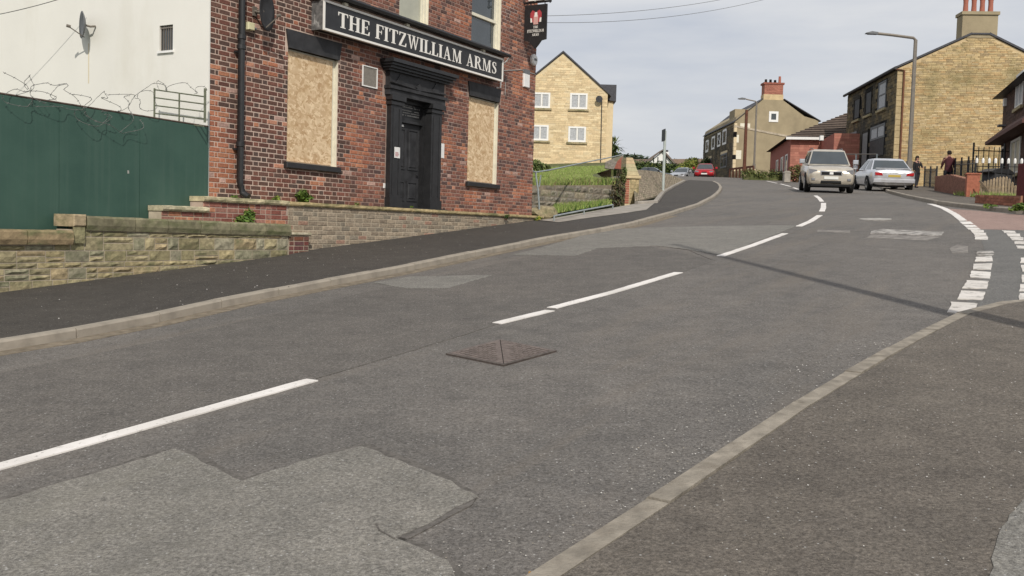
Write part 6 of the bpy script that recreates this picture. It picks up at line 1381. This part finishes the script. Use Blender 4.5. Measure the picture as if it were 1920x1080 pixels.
# ---------------------------------------------------------------- cars
def car(label, loc, rz, Lc, Wc, Hc, paint, kind, plate=None, rear=False, group=None, name='car', text_plate=None):
    t = thing(name, label, 'car', loc, rz, group)         # car faces local -y
    hw = Wc / 2; P = M[paint]
    if kind == 'suv': st = [(-.5, .42, .78, .80), (-.49, .30, .86, .90), (-.455, .25, .97, .965), (-.40, .22, 1.02, .99), (-.22, .22, 1.08, 1.0), (.1, .22, 1.10, 1.0), (.35, .22, 1.12, .99), (.47, .25, 1.10, .96), (.5, .4, 1.0, .88)]; belt = 1.08
    else: st = [(-.5, .38, .58, .78), (-.485, .26, .70, .90), (-.45, .2, .80, .96), (-.38, .18, .86, .99), (-.2, .17, .93, 1.0), (.1, .17, .95, 1.0), (.3, .18, .98, .99), (.43, .22, 1.0, .96), (.485, .28, .96, .90), (.5, .38, .86, .84)]; belt = .93
    mb = MB(); rings = []
    for y, zb, zt, ws in st:
        w = hw * ws; zm = zb + (zt - zb) * .45
        half = [(0, zb), (w * .80, zb), (w * .97, zb + .08), (w, zm), (w * .985, zt - .16), (w * .93, zt - .05), (w * .78, zt), (0, zt + .03)]
        rings.append([(x, y * Lc, z) for x, z in half] + [(-x, y * Lc, z) for x, z in half[-2:0:-1]])
    for a, b in zip(rings[:-1], rings[1:]):
        for k in range(len(a)): k2 = (k + 1) % len(a); mb.face([a[k], a[k2], b[k2], b[k]])
    mb.face(rings[0]); mb.face(rings[-1][::-1]); bo_ = mb.build('body', P, t, True); sm_ = bo_.modifiers.new('round', 'SUBSURF'); sm_.levels = sm_.render_levels = 1
    # greenhouse
    if kind == 'suv': y0b, y0t, y1t, y1b = -.24, -.085, .40, .475
    else: y0b, y0t, y1t, y1b = -.22, -.06, .20, .36
    zb_, zt_ = belt - .02, Hc - .05; wb_, wt_ = hw * (.88 if kind == 'suv' else .9), hw * (.68 if kind == 'suv' else .66)
    def ring(z, ya, yb, w, n=0): return [(-w, ya, z), (-w * .6, ya - .07, z), (0, ya - .1, z), (w * .6, ya - .07, z), (w, ya, z), (w, (ya + yb) / 2, z), (w, yb, z), (w * .6, yb + .05, z), (0, yb + .07, z), (-w * .6, yb + .05, z), (-w, yb, z), (-w, (ya + yb) / 2, z)]
    r0_ = ring(zb_, y0b * Lc, y1b * Lc, wb_); r1_ = ring(zt_, y0t * Lc, y1t * Lc, wt_); r2_ = ring(zt_ + .045, y0t * Lc + .12, y1t * Lc - .12, wt_ * .8); g = MB()
    for a, b in ((r0_, r1_), (r1_, r2_)):
        for k in range(12): k2 = (k + 1) % 12; g.face([a[k], a[k2], b[k2], b[k]])
    g.face(r2_); g.build('cabin', P, t, True)
    def pane(i0, i1, t0, t1, nm, s0=0.0, s1=1.0, out=.008):
        pts = []
        idx = list(range(i0, i1 + 1)); 
        for k in idx: a, b = Vector(r0_[k % 12]), Vector(r1_[k % 12]); pts.append((a.lerp(b, t0), a.lerp(b, t1)))
        lo = [p[0] for p in pts]; hi = [p[1] for p in pts]
        lo[0] = lo[0].lerp(lo[1], s0); hi[0] = hi[0].lerp(hi[1], s0); lo[-1] = lo[-1].lerp(lo[-2], s0); hi[-1] = hi[-1].lerp(hi[-2], s0)
        n = (lo[-1] - lo[0]).cross(hi[0] - lo[0]).normalized(); c = (lo[0] + hi[-1]) / 2
        if n.dot(c - Vector((0, c.y * .0 if abs(n.y) > .5 else c.y, c.z))) < 0: n = -n
        mb = MB()
        for k in range(len(lo) - 1): mb.face([lo[k] + n * out, lo[k + 1] + n * out, hi[k + 1] + n * out, hi[k] + n * out])
        return mb.build(nm, M['glass'], t, True, False)
    pane(0, 4, .06, .93, 'windscreen', .16); pane(6, 10, .10, .90, 'rear_window', .16); pane(4, 5, .1, .9, 'side_window', .14); pane(5, 6, .1, .9, 'side_window', .14); pane(10, 11, .1, .9, 'side_window', .14); pane(11, 12, .1, .9, 'side_window', .14)
    # wheels
    rw = .36 if kind == 'suv' else .32
    for sx in (-1, 1):
        for yy in (-.31, .29):
            wmb = MB(); wmb.lathe((sx * (hw - .11), yy * Lc, rw), [(rw * .6, -.11), (rw * .93, -.11), (rw, -.07), (rw, .07), (rw * .93, .11), (rw * .6, .11)], 18, 'x'); wo_ = wmb.build('wheel', M['tyre'], t, True)
            rmb = MB(); rmb.lathe((sx * (hw - .03), yy * Lc, rw), [(rw * .62, -.05), (rw * .62, .03), (rw * .5, .035), (rw * .12, .02)], 14, 'x'); rmb.build('rim', M['rim'], wo_)
            am = MB(); n = 12
            for k in range(n):
                a0, a1 = math.pi * k / n, math.pi * (k + 1) / n
                am.face([(sx * (hw + .006), yy * Lc + math.cos(a) * r_, rw + math.sin(a) * r_) for a, r_ in ((a0, rw * 1.02), (a1, rw * 1.02), (a1, rw * 1.17), (a0, rw * 1.17))])
                am.face([(sx * (hw - .2), yy * Lc + math.cos(a0) * rw * 1.1, rw + math.sin(a0) * rw * 1.1), (sx * (hw - .2), yy * Lc + math.cos(a1) * rw * 1.1, rw + math.sin(a1) * rw * 1.1), (sx * (hw + .004), yy * Lc + math.cos(a1) * rw * 1.1, rw + math.sin(a1) * rw * 1.1), (sx * (hw + .004), yy * Lc + math.cos(a0) * rw * 1.1, rw + math.sin(a0) * rw * 1.1)])
                am.face([(sx * (hw + .003), yy * Lc, rw), (sx * (hw + .003), yy * Lc + math.cos(a0) * rw * 1.05, rw + math.sin(a0) * rw * 1.05), (sx * (hw + .003), yy * Lc + math.cos(a1) * rw * 1.05, rw + math.sin(a1) * rw * 1.05)])
            am.build('wheel_arch', M['tyre'], t)
    ub = MB(); ub.box(-hw * .86, hw * .86, -Lc * .46, Lc * .46, .2, .36); ub.build('underbody', M['tyre'], t)
    def bxp(nm, x0, x1, y0, y1, z0, z1, m_, bev=.01, parent=None):
        mb = MB(); 
        if y0 < 0: mb.bevbox(x0, x1, y0, y1, z0, z1, bev)
        else:
            mb.bevbox(x0, x1, -y1, -y0, z0, z1, bev); mb.v = [(x, -y, z) for x, y, z in mb.v]
        return mb.build(nm, M[m_], parent or t)
    for s in (-1, 1):
        zm_ = belt + .04; bxp('mirror', s * hw - .0 if s > 0 else -hw - .2, hw + .2 if s > 0 else -hw, y0b * Lc + .1, y0b * Lc + .22, zm_ - .02, zm_ + .16, 'palesilver' if kind == 'suv' else paint, .03)
    F0 = -Lc / 2
    if kind == 'suv':
        for s in (-1, 1):
            h_ = MB(); h_.prism([(s * hw * .50, .72), (s * hw * .88, .74), (s * hw * .90, .90), (s * hw * .60, .87)], 'y', F0 - .005 + .03, F0 + .2); h_.build('headlight', M['lens_clear'], t)
            bxp('fog_lamp', s * hw * .72 - .07, s * hw * .72 + .07, F0 - .005, F0 + .2, .46, .56, 'lens_clear', .02)
        bxp('grille_surround', -hw * .47, hw * .47, F0 - .004, F0 + .1, .635, .845, 'rim', .04); bxp('grille', -hw * .42, hw * .42, F0 - .016, F0 + .1, .665, .82, 'tyre', .03); bxp('badge', -.07, .07, F0 - .03, F0, .70, .79, 'white', .01); bxp('lower_grille', -hw * .42, hw * .42, F0 - .012, F0 + .1, .36, .48, 'tyre', .03); bxp('number_plate', -.26, .26, F0 - .025, F0, .52, .63, 'plate_white', .005)
        bxp('bumper_valance', -hw * .8, hw * .8, F0 + .0, F0 + .3, .24, .34, 'tyre', .02)
        for s in (-1, 1): rr2 = MB(); rr2.tube([(s * hw * .62, y0t * Lc + .3, Hc - .0), (s * hw * .62, y0t * Lc + .45, Hc + .04), (s * hw * .62, y1t * Lc - .4, Hc + .04), (s * hw * .62, y1t * Lc - .2, Hc)], .018, 5); rr2.build('roof_rail', M['dish_grey'], t)
    else:
        for s in (-1, 1): h_ = MB(); h_.prism([(s * hw * .50, .56), (s * hw * .84, .58), (s * hw * .86, .70), (s * hw * .55, .68)], 'y', F0 + .02, F0 + .22); h_.build('headlight', M['lens_clear'], t)
        bxp('grille', -hw * .25, hw * .25, F0 - .01, F0 + .1, .50, .62, 'tyre', .03); bxp('number_plate', -.26, .26, F0 - .02, F0, .38, .49, 'plate_white', .005); bxp('lower_grille', -hw * .5, hw * .5, F0 + .0, F0 + .1, .26, .35, 'tyre', .02)
    B0 = Lc / 2
    for s in (-1, 1):
        h_ = MB(); zt2 = .90 if kind == 'suv' else .84; h_.prism([(s * hw * .50, zt2 - .14), (s * hw * .83, zt2 - .13), (s * hw * .84, zt2 + .0), (s * hw * .55, zt2 - .02)], 'y', B0 - .2, B0 - .005 + .01); h_.build('tail_light', M['lens_red'], t)
    if rear:
        pz = .66; bxp('plate_recess', -.34, .34, B0 - .02, B0 + .002, pz - .07, pz + .08, 'dish_grey' if False else paint, .01); bxp('number_plate', -.26, .26, B0, B0 + .018, pz - .02, pz + .08, 'plate_yellow', .004)
        lip = MB(); lip.box(-hw * .78, hw * .78, B0 - .34, B0 - .14, .995, 1.03); lip.build('boot_lip', P, t); bxp('bumper', -hw * .9, hw * .9, B0 - .03, B0 + .03, .38, .56, paint, .03); ex = MB(); ex.tube([(-hw * .5, B0 - .1, .24), (-hw * .5, B0 + .02, .24)], .035, 8); ex.build('exhaust', M['rim'], t)
    return t
def place(px_pt): return (px_pt[0], px_pt[1], H(px_pt[0], px_pt[1]))
def slope(o, heading):
    # lay the car on the hill: pitch about its own side axis
    d_ = Vector((math.sin(heading), -math.cos(heading)));  e_ = .5; x, y = o.location.x, o.location.y
    fz_ = Vector((d_.x, d_.y, (H(x + d_.x * e_, y + d_.y * e_) - H(x - d_.x * e_, y - d_.y * e_)) / (2 * e_))).normalized(); sx_ = Vector((-d_.y, d_.x)); sd_ = Vector((sx_.x, sx_.y, (H(x + sx_.x * e_, y + sx_.y * e_) - H(x - sx_.x * e_, y - sx_.y * e_)) / (2 * e_))).normalized()
    # local -y = forward; local x = side
    yv = -fz_; xv = sd_; 
    if xv.cross(yv).z < 0: xv = -xv
    zv = xv.cross(yv).normalized(); xv = yv.cross(zv).normalized(); mm = Matrix((xv, yv, zv)).transposed(); o.rotation_euler = mm.to_euler()
c1 = car('champagne four-wheel-drive car coming down the centre of the road', place((12.45, 39.6)), 0, 4.2, 1.81, 1.68, 'champagne', 'suv'); slope(c1, R(-12) * 1.0)
c2 = car('silver saloon car seen from behind, parked half on the right pavement', place((16.85, 45.3)), 0, 4.5, 1.94, 1.46, 'silver', 'saloon', rear=True); slope(c2, R(180 - 8))
c3 = car('small red car facing downhill at the top of the street', place((16.95, 88.0)), 0, 3.9, 1.78, 1.48, 'redpaint', 'saloon', group='cars at the top of the street'); slope(c3, R(-14))
c4 = car('pale silver car facing downhill to the left of the red car', place((15.7, 92.0)), 0, 3.9, 1.6, 1.42, 'palesilver', 'saloon', group='cars at the top of the street'); slope(c4, R(-30))
p = (12.820, 92.000, 7.293); c5 = car('dark car almost hidden behind the sett-paved bank', (p[0], p[1], H(p[0], p[1]) - .05), R(70), 4.2, 1.7, 1.4, 'darkpaint', 'saloon')

# ---------------------------------------------------------------- people
def person(label, loc, rz, hgt, top, bottom, hair, pose, bag=False):
    t = thing('person', label, 'person', loc, rz); k = hgt / 1.75
    V = []; E = []; Rd = []
    def v(x, y, z, r): V.append((x * k, y * k, z * k)); Rd.append(r * k); return len(V) - 1
    pel = v(0, 0, .95, .15); wa = v(0, 0, 1.10, .135); chs = v(0, -.01, 1.30, .155); sh_ = v(0, 0, 1.44, .10); nk = v(0, -.01, 1.52, .055); hd_ = v(0, -.02, 1.60, .085); hd2 = v(0, -.02, 1.69, .095)
    E += [(pel, wa), (wa, chs), (chs, sh_), (sh_, nk), (nk, hd_), (hd_, hd2)]
    for s in (-1, 1):
        st_ = pose['leg'][0 if s < 0 else 1]
        hp = v(s * .10, 0, .86, .105); kn = v(s * .11, -.03 + st_ * .5, .48, .07); an = v(s * .11, st_, .09, .045); to = v(s * .12, st_ - .16, .035, .04); E += [(pel, hp), (hp, kn), (kn, an), (an, to)]
        ar = pose['arm'][0 if s < 0 else 1]; so_ = v(s * .20, 0, 1.41, .065); el = v(s * .25, ar[0] * .5, 1.13, .045); wr = v(s * ar[2], ar[0], ar[1], .033); hn = v(s * ar[2] * .97, ar[0] - .06, ar[1] - .05, .035); E += [(sh_, so_), (so_, el), (el, wr), (wr, hn)]
    me = bpy.data.meshes.new('body'); me.from_pydata(V, E, []); o = bpy.data.objects.new('body', me); C.objects.link(o); o.parent = t
    sm = o.modifiers.new('skin', 'SKIN'); sm.use_smooth_shade = True
    for i, r_ in enumerate(Rd): me.skin_vertices[0].data[i].radius = (r_, r_)
    me.skin_vertices[0].data[0].use_root = True; o.modifiers.new('sub', 'SUBSURF').levels = 1; o.modifiers['sub'].render_levels = 1
    for mm in (M['skin'],): me.materials.append(mm)
    # clothing: coat, trousers, shoes as shells over the body
    def shell(nm, spec, m_):
        mb = MB(); 
        for ptz, n in spec: 
            for a, b in zip(ptz[:-1], ptz[1:]): pass
            rings = [];
            for (x, y, z, rx, ry) in ptz: rings.append([((x + math.cos(q * 6.2832 / n) * rx) * k, (y + math.sin(q * 6.2832 / n) * ry) * k, z * k) for q in range(n)])
            for a, b in zip(rings[:-1], rings[1:]):
                for q in range(n): q2 = (q + 1) % n; mb.face([a[q], a[q2], b[q2], b[q]])
            mb.face(rings[0][::-1]); mb.face(rings[-1])
        mb.build(nm, M[m_], t, True)
    sp = [([(0, 0, .80, .185, .14), (0, 0, .98, .185, .145), (0, 0, 1.12, .165, .13), (0, 0, 1.32, .205, .145), (0, 0, 1.43, .19, .11), (0, 0, 1.51, .075, .07)], 12)]
    for s in (-1, 1):
        ar = pose['arm'][0 if s < 0 else 1]; sp.append(([(s * .17, 0, 1.45, .07, .075), (s * .24, ar[0] * .4, 1.2, .062, .062), (s * .25, ar[0] * .55, 1.12, .055, .055), (s * ar[2], ar[0], ar[1], .043, .043)], 8))
    shell('jacket', sp, top); sp = []
    for s in (-1, 1):
        st_ = pose['leg'][0 if s < 0 else 1]; sp.append(([(s * .11, st_, .07, .062, .07), (s * .11, -.03 + st_ * .5, .48, .085, .09), (s * .10, 0, .86, .12, .13)], 8))
    shell('trousers', sp, bottom); sp = []
    for s in (-1, 1): st_ = pose['leg'][0 if s < 0 else 1]; sp.append(([(s * .115, st_ - .06, .0, .055, .14), (s * .115, st_ - .06, .05, .055, .13), (s * .115, st_ - .01, .1, .05, .06)], 8))
    shell('shoes', sp, 'cloth_black'); L_h = pose.get('hair', 1.62)
    shell('hair', [([(0, .045, L_h, .09, .05), (0, .03, 1.66, .105, .095), (0, .01, 1.74, .10, .105), (0, .0, 1.79, .06, .07)], 10)], hair)
    fm = MB()
    for s in (-1, 1): fm.box((s * .035 - .012) * k, (s * .035 + .012) * k, -.122 * k, -.10 * k, 1.655 * k, 1.668 * k)
    fm.build('eyes', M['cloth_black'], t); nm_ = MB(); nm_.prism([(-.14 * k, 1.625 * k), (-.10 * k, 1.625 * k), (-.10 * k, 1.665 * k)], 'x', -.011 * k, .011 * k); nm_.build('nose', M['skin'], t)
    return t
M['hair_dark'] = mat('dark hair', (.02, .014, .01), .8, .3, 20); M['trouser_mix'] = mat('dark trousers', (.03, .03, .035), .9, .2, 9)
person('woman in a long black coat with dark hair walking beside the lamp column', (20.45, 50.3, H(20.45, 50.3) + .1), R(15), 1.58, 'cloth_black', 'trouser_mix', 'hair_dark', dict(leg=(-.12, .14), arm=((-.1, .95, .27), (-.28, 1.15, .18)), hair=1.42))
q_ = [(26.343, 59.959)][0]
person('man in a dark maroon top standing behind the low brick wall', (20.7, 47.2, H(20.7, 47.2) + .12), R(170), 1.8, 'cloth_maroon', 'trouser_mix', 'hair_dark', dict(leg=(.02, -.03), arm=((-.12, .98, .3), (-.2, 1.0, .27))))

# ---------------------------------------------------------------- front garden on the right
def upright(p, z=0.0): return Vector((p[0], p[1], H(p[0], p[1]) + .1 + z))
WA, WB = Vector([(18.370, 43.176)][0]), Vector([(15.289, 33.368)][0])
bwl = thing('garden_wall', 'low red brick garden wall with pier behind the far pavement', 'wall', upright(WA), math.atan2(WB.y - WA.y, WB.x - WA.x)); LW = (WB - WA).length; rs_ = (H(WB.x, WB.y) - H(WA.x, WA.y)) / LW
mb = MB(); mb.prism([(0, -.3), (LW, rs_ * LW - .3), (LW, rs_ * LW + .58), (LW * .5, rs_ * LW * .5 + .72), (0, .62)], 'y', 0, .22); mb.build('core', M['red_mortar'], bwl)
mb = MB(); z = -.9
while z < .75:
    x = random.uniform(-.2, 0)
    while x < LW:
        a, b = max(x, 0), min(x + .215, LW); xm = (a + b) / 2; top = .62 + (rs_ * LW * .5 + .10) * xm / (LW * .5) if xm < LW * .5 else rs_ * LW * .5 + .72 + (rs_ * LW * .5 - .14) * (xm - LW * .5) / (LW * .5)
        if b > a + .03 and z + .065 < top + .03 and z > rs_ * xm - .1: c = random.uniform(.8, 1.2); mb.bevbox(a, b, -.008, .01, z, z + .063, .004, (.27 * c, .13 * c, .09 * c))
        x += .227
    z += .075
o = mb.build('brickwork', M['red_brick'], bwl, fix=False); o['kind'] = 'stuff'
mb = MB(); mb.box(LW + .01, LW + .42, -.06, .34, rs_ * LW - .3, rs_ * LW + .72, (.36, .13, .08)); mb.build('pier', M['red_brick'], bwl); mb = MB(); mb.box(LW - .02, LW + .45, -.09, .37, rs_ * LW + .721, rs_ * LW + .77, (.36, .13, .08)); mb.build('pier_cap', M['red_brick'], bwl)
# black railings
def railing(label, P0, P1, h, n, back=.3, white=False, base_=.0, r=.014, group=None, rails=(.25, .88)):
    P0, P1 = Vector(P0), Vector(P1); t = thing('railing', label, 'railing', upright(P0, base_), math.atan2(P1.y - P0.y, P1.x - P0.x), group); L_ = (P1 - P0).length; rs2 = (H(P1.x, P1.y) - H(P0.x, P0.y)) / L_
    for f in rails: mb = MB(); mb.tube([(0, 0, h * f), (L_, 0, h * f + rs2 * L_)], r * 1.1, 5); mb.build('rail', M['black'], t)
    for k in range(n):
        x = L_ * k / (n - 1); mb = MB(); thick = (k % 6 == 0); mb.tube([(x, 0, rs2 * x - .05), (x, 0, rs2 * x + h * (1.12 if thick else 1))], r * (2.2 if thick and not white else 1), 5); mb.build('post' if thick else 'bar', M['black'], t)
        if white: mb = MB(); mb.lathe((x, 0, rs2 * x + h), [(.045, 0), (.05, .06), (.05, .13), (.02, .19)], 7); mb.build('finial', M['white'], t)
    return t
railing('black bar railing beside the woman behind the silver car', (22.6, 54.5), (21.3, 49.9), 1.0, 13, r=.02, group='black front garden railings')
railing('tall black bar railing behind the low red brick wall', (21.8, 49.6), (18.6, 39.9), 1.35, 25, r=.018, group='black front garden railings')
railing('black railing further back before the dark brick house', (20.6, 44.5), (22.6, 44.8), 1.5, 9, r=.02, base_=.5, group='black front garden railings')
wt = [(14.606, 31.135), (15.303, 29.861)]
q0, q1 = (17.274, 37.000, 3.901), (18.184, 35.500, 3.845)
t_ = railing('low railing with a row of white finials in front of the dark bin', (q0[0], q0[1]), (q1[0], q1[1]), 1.0, 8, white=True, base_=.18)
# bin
p = (19.008, 39.000, 4.057); bn = thing('wheelie_bin', 'black wheelie bin lying behind the white-tipped railing', 'bin', (p[0], p[1], H(p[0], p[1]) + .5), R(20)); mb = MB(); mb.prism([(-.5, -.1), (.5, -.1), (.52, .42), (-.35, .5)], 'y', -.3, .3); mb.build('body', M['black_dull'], bn); mb = MB(); mb.prism([(-.62, .46), (-.2, .60), (.3, .58), (.62, .42), (.6, .38), (-.6, .42)], 'y', -.34, .34); mb.build('lid', M['black'], bn)
# garden ground, fallen picket fence
GP = [(15.130, 32.482), (15.378, 29.912)] + [(15.4, 33.5), (20, 35.5), (24, 41), (20, 42.5)]
sheet('front_garden', GP, .13, M['soil'])
def gpt():
    t = random.random(); p = Vector(GP[0]).lerp(Vector(GP[1]), t); q = p + Vector((random.uniform(0, 1.0), random.uniform(0, 2.0))); return q.x, q.y, H(q.x, q.y) + .12
tag(blades('grass', gpt, 2600, .06, .22, YGR, .014), 'green grass strip below the fallen picket fence', 'grass', kind='stuff')
P0 = Vector((15.387, 32.600, 3.137)); P1 = Vector((16.043, 31.400, 3.091)); pf = thing('picket_fence', 'weathered wooden picket fence panel leaning in the front garden', 'fence', P0, math.atan2(P1.y - P0.y, P1.x - P0.x)); LP_ = (P1 - P0).length
for k in range(13):
    x = LP_ * k / 12.5; f = k / 12; top = .34 + .14 * min(f * 2.2, 1) - max(0, f - .7) * 1.35; c = random.uniform(.8, 1.2); mb = MB(); mb.prism([(x, -.25), (x + .07, -.25), (x + .075, top - .04), (x + .04, top), (x + .005, top - .04)], 'y', -.012 + random.uniform(-.006, .006), .01, (.45 * c, .34 * c, .22 * c)); mb.build('picket', M['wood'], pf)
mb = MB(); mb.obox((0, .012, .1), (LP_, 0, .02), (0, .03, 0), (0, 0, .06), (.36, .27, .17)); mb.build('rail', M['wood'], pf); mb = MB(); mb.obox((-.05, -.04, .35), (.45, 0, -.48), (0, .03, 0), (.05, 0, .04), (.2, .15, .1)); mb.build('loose_board', M['wood'], pf)
RA, RB = Vector([(12.072, 25.838)][0]), Vector([(12.180, 23.725)][0])
rbk = thing('edging_wall', 'very low red brick edging below the garden grass', 'wall', upright(RA), math.atan2(RB.y - RA.y, RB.x - RA.x)); LR = (RB - RA).length; rs3 = (H(RB.x, RB.y) - H(RA.x, RA.y)) / LR
mb = MB(); mb.prism([(0, -.2), (LR, rs3 * LR - .2), (LR, rs3 * LR + .27), (0, .22)], 'y', 0, .2); mb.build('core', M['red_mortar'], rbk)
for r_ in range(3):
    for k in range(int(LR / .227)): c = random.uniform(.75, 1.25); x = k * .227 + (.11 if r_ % 2 else 0); mb = MB(); mb.bevbox(x, min(x + .215, LR), -.008, .01, rs3 * x + .0 + r_ * .075, rs3 * x + .063 + r_ * .075, .004, (.36 * c, .15 * c, .095 * c)); mb.build('brick', M['red_brick'], rbk)
p = [(12.346, 23.822)][0]; pr = thing('brick_pier', 'dark red gate pier at the right edge of the frame', 'pier', upright(p)); mb = MB(); mb.box(-.1, .35, -.2, .25, -.2, 1.0, (.12, .03, .03)); mb.build('body', M['red_brick'], pr)
mb = MB(); mb.box(-.1, .35, -.2, .25, 1.002, 1.05, (.16, .05, .045)); mb.build('cap', M['red_brick'], pr)
p = [(11.240, 21.885)][0]; bush('weed', 'green weeds growing at the kerb below the red edging wall', 'weed', (p[0], p[1], H(*p) + .08), (.28, .14, .12), 320, .04, GREEN, False)
p = [(11.307, 23.430)][0]; bush('weed', 'small tuft of weeds on the far pavement left of the larger clump', 'weed', (p[0], p[1], H(*p) + .08), (.22, .12, .05), 120, .04, GREEN, False)
# low hoop rails in front of the dark facade, behind the cars
h0, h1 = Vector((19.2, 62.5)), Vector((20.4, 55.8)); hp = thing('guard_rail', 'grey hooped guard rail in front of the dark stone facade', 'railing', (h0.x, h0.y, H(*h0) + .1), math.atan2(h1.y - h0.y, h1.x - h0.x)); LH = (h1 - h0).length; rs4 = (H(*h1) - H(*h0)) / LH
mb = MB(); mb.tube([(0, 0, 1.75), (LH, 0, 1.75 + rs4 * LH)], .035, 6); mb.build('rail', M['grey_metal'], hp)
for k in range(4): x = LH * k / 3; mb = MB(); mb.tube([(x, 0, rs4 * x), (x, 0, rs4 * x + 1.75)], .05, 6); mb.build('post', M['galv'], hp)
# litter
p = [(0.135, 3.252)][0]; mb = MB(); mb.face([(0, 0, .01), (.05, .01, .02), (.06, .05, .01), (.01, .04, .03)], (.35, .2, .06)); mb.face([(.06, .01, .01), (.1, .03, .02), (.07, .06, .015)], (.28, .15, .05)); o = mb.build('dead_leaf', M['leaf'], None); o.location = (p[0] - .06, p[1], H(*p) + .0); tag(o, 'curled brown dead leaf against the near kerb', 'leaf')
p = [(0.432, 3.831)][0]; mb = MB(); mb.face([(0, 0, .01), (.025, .005, .02), (.02, .02, .012)], (.6, .3, .14)); o = mb.build('litter', M['leaf'], None); o.location = (p[0], p[1], H(*p) + .004); tag(o, 'tiny orange scrap of litter on the road beside the near kerb', 'litter')
